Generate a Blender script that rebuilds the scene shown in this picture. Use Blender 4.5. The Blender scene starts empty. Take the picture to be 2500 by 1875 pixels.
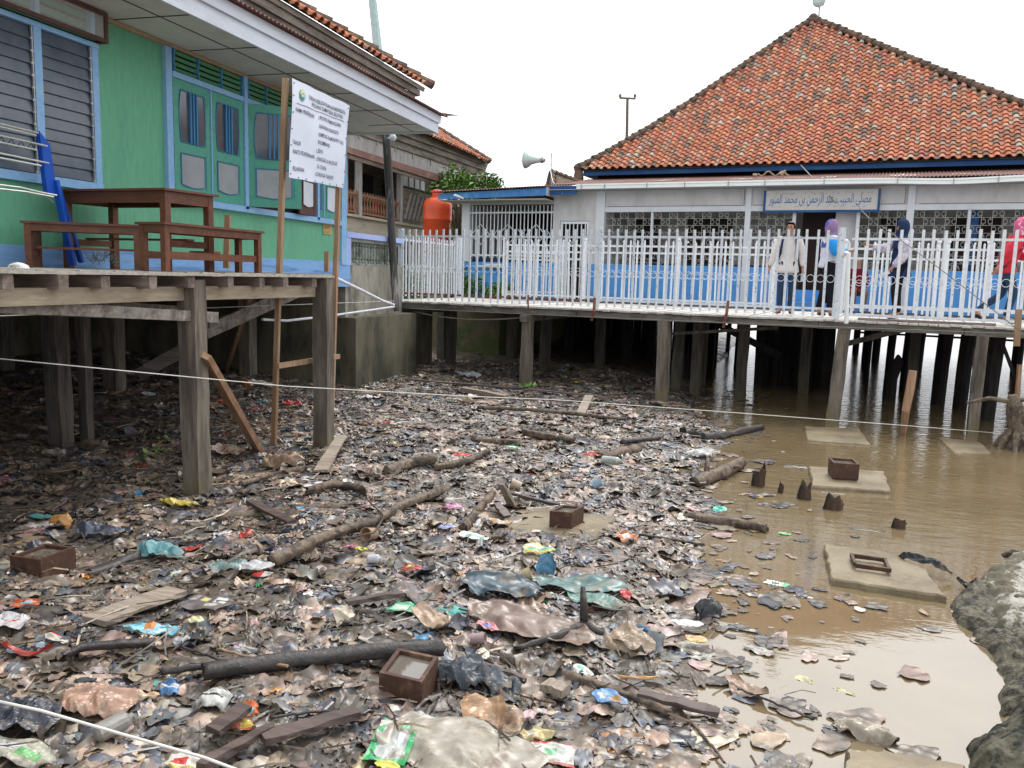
import bpy, math, random
import numpy as np
from mathutils import Vector, Matrix, noise
random.seed(7); RNG = np.random.default_rng(11)
S = bpy.context.scene
COL = S.collection
# ------------------------------------------------------------------ camera maths (photo pixels 2500 x 1875 -> world)
FPX = 2022.0; EYE = 2.1
PI_, YA, RO = math.radians(7.4), math.radians(-15.6), math.radians(1.6)
_F = Vector((math.sin(YA)*math.cos(PI_), math.cos(YA)*math.cos(PI_), -math.sin(PI_)))
_R = Vector((math.cos(YA), -math.sin(YA), 0)); _U = _R.cross(_F)
R2 = _R*math.cos(RO)+_U*math.sin(RO); U2 = -_R*math.sin(RO)+_U*math.cos(RO)
CAM = Vector((0, 0, EYE)); FH = Vector((math.sin(YA), math.cos(YA), 0))
def ray(x, y): return _F*FPX + R2*(x-1250) - U2*(y-937.5)
def PN(x, y, n, c):
    d = ray(x, y); return CAM + d*((c-n.dot(CAM))/n.dot(d))
def PX(x, y, X): return PN(x, y, Vector((1, 0, 0)), X)
def PZ(x, y, z): return PN(x, y, Vector((0, 0, 1)), z)
def PD(x, y, d):
    r = ray(x, y); return CAM + r*(d/r.dot(FH))
# mosque / walkway frame: u to the right along the front, v away
TH = math.radians(8.9)
ME = Vector((math.cos(TH), -math.sin(TH), 0)); MN = Vector((math.sin(TH), math.cos(TH), 0)); W0 = Vector((-6.44, 15.02, 0))
def W(u, v, z): return W0 + ME*u + MN*v + Vector((0, 0, z))
def PM(x, y, v):
    p = PN(x, y, MN, MN.dot(W0)+v); return (p-W0).dot(ME), p.z
# ------------------------------------------------------------------ mesh builder
SPLIT = {'inner_door', 'corner_post', 'pillar', 'mullion', 'brace', 'bracket', 'fascia', 'bearer', 'window_rail', 'pile_brace', 'bar', 'panel_joint', 'dado_wall', 'inner_dado', 'batten', 'gutter_clip'}
class MB:
    def __init__(s): s.v = []; s.f = []; s.c = []; s.cur = None; s.smooth = False
    def add(s, vs, fs, col=None):
        n = len(s.v); s.v.extend([tuple(p) for p in vs])
        for f in fs:
            s.f.append(tuple(i+n for i in f)); s.c.append(col if col is not None else s.cur)
        return s
    def hexa(s, p, col=None):   # 8 points: bottom 4 (ccw), top 4
        return s.add(p, [(3,2,1,0),(4,5,6,7),(0,1,5,4),(1,2,6,5),(2,3,7,6),(3,0,4,7)], col)
    def box(s, x0, y0, z0, x1, y1, z1, T=None, col=None):
        p = [(x0,y0,z0),(x1,y0,z0),(x1,y1,z0),(x0,y1,z0),(x0,y0,z1),(x1,y0,z1),(x1,y1,z1),(x0,y1,z1)]
        if T: p = [T(*q) for q in p]
        return s.hexa(p, col)
    def beam(s, a, b, w, h, up=(0,0,1), col=None, jit=0.0, w2=None, h2=None, seg=1):
        a, b = Vector(a), Vector(b); d = (b-a).normalized(); up = Vector(up)
        if abs(d.dot(up)) > .98: up = Vector((0,1,0)) if abs(d.y) < .9 else Vector((1,0,0))
        r = d.cross(up).normalized(); u = r.cross(d); w2 = w if w2 is None else w2; h2 = h if h2 is None else h2
        rings = []
        for i in range(seg+1):
            t = i/seg; c = a.lerp(b, t); ww = w+(w2-w)*t; hh = h+(h2-h)*t
            rings.append([c + r*(sx*ww/2+random.uniform(-jit,jit)) + u*(sy*hh/2+random.uniform(-jit,jit)) for sx, sy in ((-1,-1),(1,-1),(1,1),(-1,1))])
        vs = [p for q in rings for p in q]; fs = [(0,1,2,3), tuple(seg*4+k for k in (3,2,1,0))]
        for i in range(seg):
            for k in range(4):
                k2 = (k+1) % 4; fs.append((i*4+k2, i*4+k, i*4+4+k, i*4+4+k2))
        return s.add(vs, fs, col)
    def tube(s, pts, r, n=8, col=None, cap=True):
        pts = [Vector(p) for p in pts]; m = len(pts)
        rs = r if isinstance(r, (list, tuple)) else [r]*m
        vs = []; pr = None
        for i in range(m):
            d = (pts[min(i+1, m-1)]-pts[max(i-1, 0)]).normalized()
            if pr is None:
                u = Vector((0,0,1)) if abs(d.z) < .9 else Vector((1,0,0)); pr = d.cross(u).normalized()
            else: pr = (pr - d*pr.dot(d)).normalized()
            q = d.cross(pr)
            for k in range(n):
                a = 2*math.pi*k/n; vs.append(pts[i] + (pr*math.cos(a)+q*math.sin(a))*rs[i])
        fs = [(i*n+k, i*n+(k+1)%n, (i+1)*n+(k+1)%n, (i+1)*n+k) for i in range(m-1) for k in range(n)]
        if cap: fs += [tuple(range(n-1,-1,-1)), tuple((m-1)*n+k for k in range(n))]
        return s.add(vs, fs, col)
    def ring(s, c, ax1, ax2, r, t, n=18, col=None):
        c = Vector(c); ax1 = Vector(ax1); ax2 = Vector(ax2)
        pts = [c + ax1*(r*math.cos(2*math.pi*k/n)) + ax2*(r*math.sin(2*math.pi*k/n)) for k in range(n+1)]
        return s.tube(pts, t, 5, col, False)
    def lathe(s, c, prof, n=20, ax=(0,0,1), col=None):
        c = Vector(c); ax = Vector(ax).normalized(); a1 = ax.orthogonal().normalized(); a2 = ax.cross(a1)
        vs = [c+ax*h+(a1*math.cos(2*math.pi*k/n)+a2*math.sin(2*math.pi*k/n))*r for r, h in prof for k in range(n)]
        m = len(prof)
        fs = [(i*n+k, i*n+(k+1)%n, (i+1)*n+(k+1)%n, (i+1)*n+k) for i in range(m-1) for k in range(n)]
        fs += [tuple(range(n-1,-1,-1)), tuple((m-1)*n+k for k in range(n))]
        return s.add(vs, fs, col)
    def poly(s, pts, th, nrm, col=None):   # flat outline pts extruded by th along nrm
        n = len(pts); nrm = Vector(nrm)*th; pts = [Vector(p) for p in pts]
        return s.add(pts+[p+nrm for p in pts], [tuple(range(n-1,-1,-1)), tuple(range(n,2*n))]+[(i,(i+1)%n,n+(i+1)%n,n+i) for i in range(n)], col)
    def grid(s, P, col=None):  # P[i][j]
        a, b = len(P), len(P[0]); return s.add([p for r in P for p in r], [(i*b+j, i*b+j+1, (i+1)*b+j+1, (i+1)*b+j) for i in range(a-1) for j in range(b-1)], col)
    def islands(s):
        par = list(range(len(s.v)))
        def fd(a):
            while par[a] != a: par[a] = par[par[a]]; a = par[a]
            return a
        for f in s.f:
            for k in f[1:]: par[fd(k)] = fd(f[0])
        out = {}
        for f, c in zip(s.f, s.c):
            k = fd(f[0]); m = out.setdefault(k, (MB(), {}))
            m[0].f.append(tuple(m[1].setdefault(i, len(m[1])) for i in f)); m[0].c.append(c)
        for m, d in out.values(): m.v = [s.v[i] for i in d]
        return [m for m, d in out.values()]
    def build(s, name, mat, parent=None, smooth=None, fix=True):
        if name in SPLIT and parent and not getattr(s, 'one', False):
            r = None
            for m in s.islands(): m.one = True; o = m.build(name, mat, parent, smooth, fix); r = r or o
            return r
        m = bpy.data.meshes.new(name); loc = parent_loc(parent) if parent else None
        if loc is None:
            xs = np.array(s.v, float); loc = Vector(((xs[:,0].min()+xs[:,0].max())/2, (xs[:,1].min()+xs[:,1].max())/2, xs[:,2].min()))
            o = bpy.data.objects.new(name, m); o.location = loc
        else: o = bpy.data.objects.new(name, m)
        l = Vector(loc); m.from_pydata([(p[0]-l.x, p[1]-l.y, p[2]-l.z) for p in s.v], [], s.f)
        if any(c is not None for c in s.c):
            at = m.color_attributes.new('Col', 'FLOAT_COLOR', 'CORNER')
            buf = np.ones((len(m.loops), 4), np.float32); k = 0
            for f, c in zip(s.f, s.c):
                if c is not None: buf[k:k+len(f), :3] = c[:3]; 
                if c is not None and len(c) > 3: buf[k:k+len(f), 3] = c[3]
                k += len(f)
            at.data.foreach_set('color', buf.ravel())
        if fix and len(s.f) < 60000:
            import bmesh
            bm = bmesh.new(); bm.from_mesh(m); bmesh.ops.recalc_face_normals(bm, faces=bm.faces); bm.to_mesh(m); bm.free()
        if s.smooth or smooth:
            m.polygons.foreach_set('use_smooth', [True]*len(m.polygons))
        m.materials.append(mat); COL.objects.link(o)
        if parent: o.parent = parent
        return o
LOCS = {}
def parent_loc(o):
    p = Vector((0,0,0))
    while o: p += Vector(o.location); o = o.parent
    return p
def tag(o, label=None, cat=None, group=None, kind=None):
    if label: o['label'] = label
    if cat: o['category'] = cat
    if group: o['group'] = group
    if kind: o['kind'] = kind
    return o
def root(name, loc, label, cat, group=None):
    o = bpy.data.objects.new(name, None); o.empty_display_size = .1; o.location = loc; COL.objects.link(o)
    return tag(o, label, cat, group)
# ------------------------------------------------------------------ materials
def nt(name):
    m = bpy.data.materials.new(name); m.use_nodes = True; t = m.node_tree; b = t.nodes['Principled BSDF']; return m, t, b
def nd(t, k, **kw):
    n = t.nodes.new(k)
    for a, v in kw.items():
        if a in n.inputs: n.inputs[a].default_value = v
        else: setattr(n, a, v)
    return n
def noise_n(t, scale, detail=5, rough=.6, vec=None, stretch=None):
    tc = nd(t, 'ShaderNodeTexCoord'); mp = nd(t, 'ShaderNodeMapping'); t.links.new(tc.outputs['Object'], mp.inputs[0])
    if stretch: mp.inputs['Scale'].default_value = stretch
    n = nd(t, 'ShaderNodeTexNoise'); n.inputs['Scale'].default_value = scale; n.inputs['Detail'].default_value = detail; n.inputs['Roughness'].default_value = rough
    t.links.new(mp.outputs[0], n.inputs['Vector']); return n
def ramp(t, src, stops):
    r = nd(t, 'ShaderNodeValToRGB'); e = r.color_ramp.elements
    while len(e) < len(stops): e.new(.5)
    for el, (p, c) in zip(e, stops): el.position = p; el.color = (*c, 1) if len(c) == 3 else c
    t.links.new(src, r.inputs[0]); return r
def mixc(t, a, b, fac, mode='MIX'):
    m = nd(t, 'ShaderNodeMix', data_type='RGBA', blend_type=mode)
    for s, v in ((m.inputs[6], a), (m.inputs[7], b), (m.inputs[0], fac)):
        if isinstance(v, (int, float)): s.default_value = v
        elif isinstance(v, tuple): s.default_value = (*v, 1)
        else: t.links.new(v, s)
    return m.outputs[2]
def mat(name, col, rough=.7, dirt=None, dscale=3, damt=(.45,.7), stretch=None, var=.25, vscale=14, bump=.2, bscale=40, bdist=.01, spec=.3, attr=False, metal=0, vstretch=None):
    m, t, b = nt(name)
    if attr:
        a = nd(t, 'ShaderNodeAttribute', attribute_name='Col'); base = a.outputs['Color']
        base = mixc(t, base, tuple(col), 1.0, 'MULTIPLY')
    else: base = tuple(col)
    n1 = noise_n(t, vscale, 6, .65, stretch=vstretch or stretch)
    r1 = ramp(t, n1.outputs[0], [(.3, (1-var,)*3), (.7, (1+var*.4,)*3)])
    c = mixc(t, base, r1.outputs[0], 1.0, 'MULTIPLY')
    if dirt is not None:
        n2 = noise_n(t, dscale, 6, .7, stretch=stretch); r2 = ramp(t, n2.outputs[0], [(damt[0], (0,0,0)), (damt[1], (1,1,1))])
        c = mixc(t, c, tuple(dirt), r2.outputs[0])
    t.links.new(c, b.inputs['Base Color']); b.inputs['Roughness'].default_value = rough; b.inputs['Specular IOR Level'].default_value = spec
    b.inputs['Metallic'].default_value = metal
    if bump:
        n3 = noise_n(t, bscale, 4, .6, stretch=stretch); bp = nd(t, 'ShaderNodeBump'); bp.inputs['Strength'].default_value = bump; bp.inputs['Distance'].default_value = bdist
        t.links.new(n3.outputs[0], bp.inputs['Height']); t.links.new(bp.outputs[0], b.inputs['Normal'])
    return m
def wood(name, base, dark, axis='z', rough=.8, amt=(.42,.62), spec=.2):
    st = {'x': (.12,1,1), 'y': (1,.12,1), 'z': (1,1,.12)}[axis]
    return mat(name, base, rough, dark, 9, amt, st, .35, 30, .6, 26, .006, spec)
def wood_wet(name, base, dark, wet, z0, z1):   # post: dark stained / mossy foot where the tide reaches
    m = wood(name, base, dark, 'z'); t = m.node_tree; b = t.nodes['Principled BSDF']
    src = b.inputs['Base Color'].links[0].from_socket
    g = nd(t, 'ShaderNodeNewGeometry'); sp = nd(t, 'ShaderNodeSeparateXYZ'); t.links.new(g.outputs['Position'], sp.inputs[0])
    n = noise_n(t, 5, 5); ad = nd(t, 'ShaderNodeMath', operation='MULTIPLY_ADD'); t.links.new(n.outputs[0], ad.inputs[0]); ad.inputs[1].default_value = .9; t.links.new(sp.outputs[2], ad.inputs[2])
    mr = nd(t, 'ShaderNodeMapRange'); t.links.new(ad.outputs[0], mr.inputs[0]); mr.inputs[1].default_value = z0+.45; mr.inputs[2].default_value = z1+.45; mr.inputs[3].default_value = 1; mr.inputs[4].default_value = 0
    t.links.new(mixc(t, src, wet, mr.outputs[0]), b.inputs['Base Color']); return m
M = {}
M['green'] = mat('green_wall_paint', (.135,.40,.25), .65, (.10,.30,.215), 2.0, (.5,.75), (1,1,.22), .16, 22, .2, 40, .004)
M['dgreen'] = mat('green_window_paint', (.085,.33,.255), .5, (.06,.20,.14), 6, (.55,.75), None, .15, 20, .1, 40, .003)
M['slat'] = mat('green_slats', (.07,.25,.12), .6, None, var=.2, bump=.1)
M['blue'] = mat('light_blue_paint', (.24,.45,.74), .55, (.30,.50,.66), 4, (.45,.7), None, .18, 25, .15, 50, .004)
M['blueboard'] = mat('blue_board', (.22,.42,.74), .6, (.12,.25,.5), 5, (.5,.62), (.25,.25,3), .2, 20, .4, 30, .006)
M['bblue'] = mat('bright_blue_bars', (.055,.21,.42), .5, None, var=.15, bump=.05)
M['brownframe'] = mat('brown_frame', (.10,.045,.035), .55, None, var=.3)
M['dark'] = mat('near_black', (.02,.017,.015), .9, None, var=.3, bump=0)  # near-black; puts the shade of openings and recesses into the colour
M['glassdark'] = mat('dark_glass', (.06,.075,.095), .12, (.10,.12,.14), 2, (.4,.7), None, .2, 6, .05, 3, .01, spec=.6)
M['glassfrost'] = mat('frosted_glass', (.25,.28,.31), .3, (.36,.38,.40), 1.5, (.4,.7), None, .12, 4, 0, spec=.5)
M['curtain'] = mat('white_curtain_pane', (.62,.66,.74), .5, (.45,.48,.5), 2, (.5,.8), None, .1, 5, .05)
M['louvre'] = mat('louvre_glass', (.06,.085,.125), .3, (.10,.115,.14), 2.5, (.4,.75), None, .25, 10, .05, 5, .01, spec=.6)
M['metalgrey'] = mat('grey_metal', (.4,.4,.4), .45, None, var=.2, bump=.05, metal=.6)
M['chrome'] = mat('steel_rods', (.62,.66,.62), .3, None, var=.2, bump=0, metal=.7)
M['rackblue'] = mat('vivid_blue_metal', (.01,.085,.48), .4, (.015,.05,.3), 5, (.5,.7), None, .15, 10, .05)
M['soffit'] = mat('soffit_board', (.56,.55,.51), .8, (.44,.43,.39), 1.5, (.45,.7), None, .08, 8, .05)
M['soffitjoint'] = mat('soffit_joint', (.10,.09,.08), .9, None, var=.4, bump=0)
M['trim'] = mat('bare_wood_trim', (.38,.29,.19), .7, None, var=.3, bump=.2)
M['fascia'] = mat('pale_fascia_paint', (.60,.64,.72), .6, (.46,.47,.47), 3, (.55,.75), (1,.2,1), .08, 20, .15)
M['weather'] = wood('weathered_board', (.25,.225,.195), (.10,.085,.07), 'y')
M['tile'] = mat('clay_tile', (.97,.97,1), .85, (.12,.09,.07), 1.7, (.54,.76), None, .3, 25, .4, 50, .006, attr=True, spec=.15)
M['ridge'] = mat('mossy_ridge', (.20,.13,.09), .9, (.065,.055,.045), 4, (.42,.60), None, .4, 12, .8, 15, .03)
M['deck'] = wood('deck_boards', (.40,.37,.33), (.20,.17,.14), 'x', amt=(.5,.75))
M['beamw'] = wood('deck_beam', (.36,.30,.22), (.17,.14,.11), 'y', amt=(.52,.72))
M['joist'] = wood('joist_wood', (.27,.22,.19), (.11,.08,.07), 'x')
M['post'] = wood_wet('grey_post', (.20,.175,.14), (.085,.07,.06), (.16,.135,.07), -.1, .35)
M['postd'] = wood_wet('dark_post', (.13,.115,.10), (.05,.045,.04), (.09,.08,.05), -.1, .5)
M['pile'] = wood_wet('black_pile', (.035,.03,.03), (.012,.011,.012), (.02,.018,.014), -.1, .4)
M['brace'] = wood('brace_board', (.30,.27,.24), (.12,.10,.09), 'x')
M['newwood'] = wood('new_timber', (.40,.25,.16), (.26,.15,.09), 'z', .6)
M['newwood2'] = wood('new_timber_light', (.36,.245,.155), (.24,.15,.09), 'z', .6)
M['furn'] = wood('varnished_furniture_wood', (.155,.056,.026), (.075,.026,.014), 'x', .42, (.4,.7), .35)
M['concrete'] = mat('stained_concrete', (.31,.295,.25), .9, (.075,.07,.05), 1.7, (.48,.66), (1,1,.45), .25, 12, .5, 20, .01)
M['mossc'] = mat('mossy_concrete', (.15,.135,.095), .9, (.04,.04,.028), 2.5, (.4,.6), (1,1,.4), .35, 10, .6, 20, .015)
M['balus'] = mat('cement_balusters', (.27,.30,.27), .85, (.09,.10,.08), 4, (.45,.65), None, .3, 20, .4)
M['palebl'] = mat('pale_blue_concrete_paint', (.36,.45,.78), .7, (.5,.55,.6), 3, (.6,.75), None, .12, 15, .1)
M['whitep'] = mat('white_metal_paint', (.70,.73,.76), .5, (.30,.20,.15), 9, (.62,.70), None, .14, 20, .08, 40, .003)
M['whitep2'] = mat('white_fence_paint', (.64,.68,.73), .5, (.22,.13,.10), 12, (.58,.68), None, .16, 22, .08, 40, .003)
M['rustrail'] = mat('rusty_rail', (.20,.075,.055), .8, (.6,.6,.6), 6, (.62,.7), None, .3, 20, .3)
M['mwall'] = mat('mosque_wall_paint', (.53,.52,.53), .8, (.36,.35,.34), 1.6, (.5,.75), (1,1,.4), .1, 8, .1, 30, .004)
M['mwhite'] = mat('pillar_white_paint', (.60,.62,.65), .75, (.42,.43,.45), 2, (.5,.75), (1,1,.3), .08, 8, .1)
M['mblue'] = mat('mosque_blue_dado', (.085,.30,.66), .7, (.05,.22,.52), 3, (.55,.75), None, .1, 8, .08)
M['dblue'] = mat('dark_blue_fascia', (.008,.065,.21), .55, (.02,.11,.24), 3, (.5,.7), (.2,1,1), .2, 10, .1)
M['corr'] = mat('rusty_corrugated', (.15,.068,.058), .75, (.24,.14,.10), 2.6, (.50,.66), (.5,.5,1), .3, 12, .3, 30, .006)
M['gutter'] = mat('white_gutter', (.74,.77,.75), .4, (.45,.47,.45), 3, (.6,.8), (.3,.3,1), .06, 20, .03)
M['inwall'] = mat('interior_wall', (.45,.43,.42), .9, None, var=.1, bump=0)
M['indoor'] = mat('interior_dark_wood', (.045,.022,.018), .6, None, var=.3, bump=0)
M['tank'] = mat('orange_tank_plastic', (.62,.075,.02), .38, (.38,.05,.02), 2, (.5,.7), None, .12, 6, .04, spec=.4)
M['polew'] = wood('black_white_pole', (.075,.07,.07), (.30,.29,.28), 'z', amt=(.54,.62))
M['teal'] = mat('pale_teal_pole', (.42,.55,.55), .6, None, var=.3)
M['grim'] = mat('horn_grey', (.46,.56,.53), .4, None, var=.08, bump=0)
M['oldwood'] = wood('old_house_boards', (.20,.165,.13), (.09,.07,.055), 'y')
M['oldpale'] = wood('old_pale_planks', (.40,.39,.38), (.22,.20,.19), 'z', amt=(.45,.65))
M['rail'] = mat('turned_railing', (.26,.13,.075), .7, None, var=.3)
M['rope'] = mat('pale_rope', (.62,.60,.56), .8, None, var=.15, bump=.3, bscale=300, bdist=.002)
M['cable'] = mat('grey_cable', (.22,.22,.20), .7, None, var=.2, bump=0)
M['bannerm'] = mat('banner_vinyl', (.60,.65,.76), .45, None, var=.04, vscale=3, bump=.25, bscale=2.5, bdist=.03, spec=.4)
M['ink'] = mat('banner_ink', (.03,.03,.07), .6, None, var=.05, bump=0)
M['arabink'] = mat('blue_sign_ink', (.02,.12,.33), .6, None, var=.1, bump=0)
M['signface'] = mat('signboard_face', (.52,.50,.47), .7, None, var=.06, bump=0)
M['plate'] = mat('number_plate', (.50,.38,.15), .6, None, var=.1, bump=0)
M['plateink'] = mat('plate_ink', (.26,.17,.05), .6, None, var=.1, bump=0)
M['leaf'] = mat('leaf_green', (1,1,1), .55, None, var=.3, vscale=8, bump=0, attr=True, spec=.35)
M['bark'] = mat('bark', (.12,.095,.07), .9, None, var=.4, bump=.6)
M['grass'] = mat('grass_green', (.085,.16,.03), .7, None, var=.4, vscale=5, bump=0)
M['land'] = mat('soil_ground', (.16,.13,.09), .95, (.07,.10,.03), 1.5, (.45,.6), None, .3, 8, .6, 12, .03)
M['stone'] = mat('lump_concrete', (.135,.12,.082), .7, (.028,.025,.018), 11, (.46,.56), None, .5, 40, 1.0, 42, .02, spec=.4)
M['whitec'] = M['white'] = mat('white_lime', (.66,.64,.62), .8, (.30,.28,.25), 5, (.5,.62), None, .2, 12, .4)
M['rust'] = mat('rusty_frame_steel', (.075,.038,.026), .6, (.16,.10,.06), 7, (.55,.7), None, .35, 20, .3)
M['stump'] = wood('rotten_black_stump', (.028,.021,.018), (.075,.05,.034), 'z')
M['slab'] = mat('muddy_slab', (.24,.195,.125), .5, (.12,.092,.055), 2.4, (.45,.65), None, .25, 10, .6, 18, .012)
M['litter'] = mat('litter_pieces', (1.10,1.08,1.08), .33, (.10,.082,.064), 3.2, (.45,.57), None, .42, 17, .75, 30, .012, spec=.5, attr=True)
M['item'] = mat('rubbish_item', (.9,.9,.9), .33, (.16,.125,.09), 9, (.52,.66), None, .3, 16, .6, 28, .010, spec=.5, attr=True)
M['log'] = mat('wet_driftwood', (.17,.125,.088), .65, (.045,.033,.026), 9, (.47,.58), None, .5, 26, 1.0, 30, .012, spec=.35)
M['logd'] = mat('dark_wet_pole', (.05,.044,.042), .5, (.15,.125,.10), 6, (.56,.68), None, .45, 24, .9, 30, .010, spec=.4)
M['plank'] = wood('old_wet_plank', (.30,.25,.20), (.17,.13,.10), 'x', .6, amt=(.5,.7), spec=.3)
M['plankd'] = wood('dark_wet_plank', (.12,.085,.075), (.055,.04,.035), 'x', .5, spec=.35)

for k_ in ('litter', 'item'):
    t_ = M[k_].node_tree
    for n_ in t_.nodes:
        if n_.type == 'BUMP':
            src = n_.inputs['Height'].links[0].from_node; src.noise_type = 'RIDGED_MULTIFRACTAL'; src.inputs['Scale'].default_value = 13 if k_ == 'litter' else 11; src.inputs['Detail'].default_value = 5; n_.inputs['Strength'].default_value = .8; n_.inputs['Distance'].default_value = .010

t_ = M['litter'].node_tree; b_ = t_.nodes['Principled BSDF']; s_ = b_.inputs['Base Color'].links[0].from_socket   # broad patches coated with dark slime
n_ = noise_n(t_, .85, 7, .68); r_ = ramp(t_, n_.outputs[0], [(.50, (0,0,0)), (.62, (.50,.50,.50))]); t_.links.new(mixc(t_, s_, (.042,.038,.036), r_.outputs[0]), b_.inputs['Base Color'])
# ================================================================== green house
X0 = -6.3
def wbox(mb, y0, z0, y1, z1, x0=X0, x1=X0+.03, col=None): return mb.box(x0, y0, z0, x1, y1, z1, col=col)
GH = root('green_house', (X0-2, 8, 1.5), 'green timber house with light blue trim and clay tile roof beside the deck', 'house')
mb = MB(); mb.box(X0-.14, -4, 2.02, X0, 12.24, 4.56); mb.box(X0-10.5, 12.12, 2.02, X0-.14, 12.24, 4.56); mb.build('wall', M['green'], GH)
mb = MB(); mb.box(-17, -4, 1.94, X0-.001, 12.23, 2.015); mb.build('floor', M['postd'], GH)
mb = MB(); wbox(mb, 2.4, 2.03, 12.24, 2.255, x1=X0+.02); mb.box(X0-.1, 11.92, 1.86, X0+.035, 12.42, 2.21); mb.build('skirting_board', M['blueboard'], GH)
mb = MB(); wbox(mb, 7.0+.0, 2.86, 7.0+.0, 2.86); mb = MB(); wbox(mb, 12.10, 2.21, 12.27, 4.5, x1=X0+.05); wbox(mb, 8.0, 2.86, 8.1, 4.5, x1=X0+.05); mb.build('corner_post', M['blue'], GH)
mb = MB(); wbox(mb, 8.1, 2.82, 12.10, 2.895, x1=X0+.07); wbox(mb, 8.1, 4.185, 12.10, 4.245, x1=X0+.06); mb.build('window_rail', M['blue'], GH)
mb = MB(); mb.box(X0, 2.4, 4.49, X0+.05, 12.27, 4.53); mb.build('ceiling_trim', M['trim'], GH)
def px_poly(pts): return pts
# louvred vents above the leaves
def vent(y0, y1, z0=4.245, z1=4.49, n=4):
    r = MB(); wbox(r, y0, z0, y1, z1, x1=X0+.006); v = r.build('vent', M['dark'], GH)
    s = MB(); h = (z1-z0)/n
    for i in range(n):
        z = z0+h*(i+.5); s.beam((X0+.03, y0, z), (X0+.03, y1, z), .012, h*.62, up=(.5,0,1))
    s.build('slat_panel', M['slat'], v)
    b = MB(); k = max(2, round((y1-y0)/.45))
    for i in range(k+1):
        y = y0+(y1-y0)*i/k; y = min(max(y, y0+.02), y1-.02)
        b.poly([(X0+.007, y-.012, z0), (X0+.06, y-.012, z0), (X0+.045, y-.012, (z0+z1)/2), (X0+.06, y-.012, z1), (X0+.007, y-.012, z1)], .028, (0,1,0))
    b.build('bracket', M['bblue'], v)
vent(8.12, 9.45); vent(9.55, 10.85); vent(10.92, 12.08)
# window leaf : local a (width), z ; hinge origin o, direction d, outward normal n
def leaf(o, ang, w, z0, z1, name='window_leaf', frame='dgreen', up='glassdark', low='glassfrost', bars=True, double=False, lab=None):
    o = Vector(o); d = Vector((math.cos(ang), math.sin(ang), 0)); n = Vector((d.y, -d.x, 0))
    T = lambda a, z, k=0: o + d*a + n*k + Vector((0,0,z))
    m = MB(); t = .035
    def bx(a0, b0, a1, b1, k0=0, k1=t): m.hexa([T(a0,b0,k0), T(a1,b0,k0), T(a1,b0,k1), T(a0,b0,k1), T(a0,b1,k0), T(a1,b1,k0), T(a1,b1,k1), T(a0,b1,k1)])
    bw = .085*w/.66; zm = z0+(z1-z0)*.42
    bx(0, z0, bw, z1); bx(w-bw, z0, w, z1); bx(bw, z0, w-bw, z0+.10); bx(bw, z1-.10, w-bw, z1); bx(bw, zm-.05, w-bw, zm+.06)
    L = m.build(name, M[frame], GH)
    if lab: L['label'] = lab
    a0, a1 = bw+.012, w-bw-.012
    def shape(kind):
        if kind == 'up':
            zb, zt = zm+.07, z1-.11; pts = [(a0+.03, zb), (a1-.03, zb)]
            for i in range(1, 8): q = i/8; pts.append((a1-.03+.035*math.sin(math.pi*q), zb+(zt-zb)*q))
            pts += [(a1-.03, zt), (a0+.03, zt)]
            for i in range(7, 0, -1): q = i/8; pts.append((a0+.03-.035*math.sin(math.pi*q), zb+(zt-zb)*q))
        else:
            zb, zt = z0+.14, zm-.06; pts = [(a0+.02, zt), (a0+.02, zb)]
            for i in range(1, 8): q = i/8; pts.append((a0+.02+(a1-a0-.04)*q, zb-.03*math.sin(math.pi*q)))
            pts += [(a1-.02, zb), (a1-.02, zt)]
        return pts
    fill = MB()   # board behind the panes so the leaf is closed around their curved edges
    fill.hexa([T(bw, z0+.1, .008), T(w-bw, z0+.1, .008), T(w-bw, z0+.1, .028), T(bw, z0+.1, .028), T(bw, z1-.1, .008), T(w-bw, z1-.1, .008), T(w-bw, z1-.1, .028), T(bw, z1-.1, .028)])
    fill.build('panel', M[frame], L)
    for kind, mt in (('up', up), ('low', low)):
        pts = shape(kind)
        for side in ((1, -1) if double else (1,)):
            g = MB(); k = .030 if side > 0 else .003
            g.poly([T(a, z, k) for a, z in pts], .004*side, n); g.build('pane', M[mt], L)
            e = MB(); k = .037 if side > 0 else -.002
            e.tube([T(a, z, k) for a, z in pts+pts[:1]], .006, 5); e.build('moulding', M['bblue'] if frame == 'dgreen' else M[frame], L)
    if bars:
        e = MB(); zb, zt = zm+.07, z1-.11; c = (a0+a1)/2
        for q in (-.055, 0, .055): e.beam(T(c+q, zb, .05), T(c+q, zt, .05), .022, .022, up=n)
        e.build('bar', M['bblue'], L)
    return L
hp = math.pi/2
leaf((X0+.01, 8.115, 0), hp, .655, 2.9, 4.18); leaf((X0+.01, 8.79, 0), hp, .655, 2.9, 4.18)
mb = MB(); wbox(mb, 8.772, 2.895, 8.788, 4.185, x1=X0+.06); wbox(mb, 9.45, 2.86, 9.52, 4.5, x1=X0+.07); wbox(mb, 11.30, 2.86, 11.36, 4.5, x1=X0+.07); wbox(mb, 11.50, 2.895, 11.515, 4.185, x1=X0+.06); mb.build('mullion', M['blue'], GH)
mb = MB(); wbox(mb, 9.53, 2.9, 11.29, 4.18, x1=X0+.008); op = mb.build('opening_painted_shade', M['dark'], GH)  # near-black sheet on the uncut wall, standing in for the unlit room
ang = math.atan2(9.90-9.53, -5.78-(-6.27))
leaf((X0+.03, 9.53, 0), ang, .68, 2.9, 4.18, double=True, lab='green window leaf swung open towards the deck')
leaf((X0+.05, 11.28, 0), math.atan2(-.63, .10), .64, 2.9, 4.16, frame='brownframe', up='curtain', low='curtain', bars=False, double=True, lab='dark framed window leaf with white pane, swung open')
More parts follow.
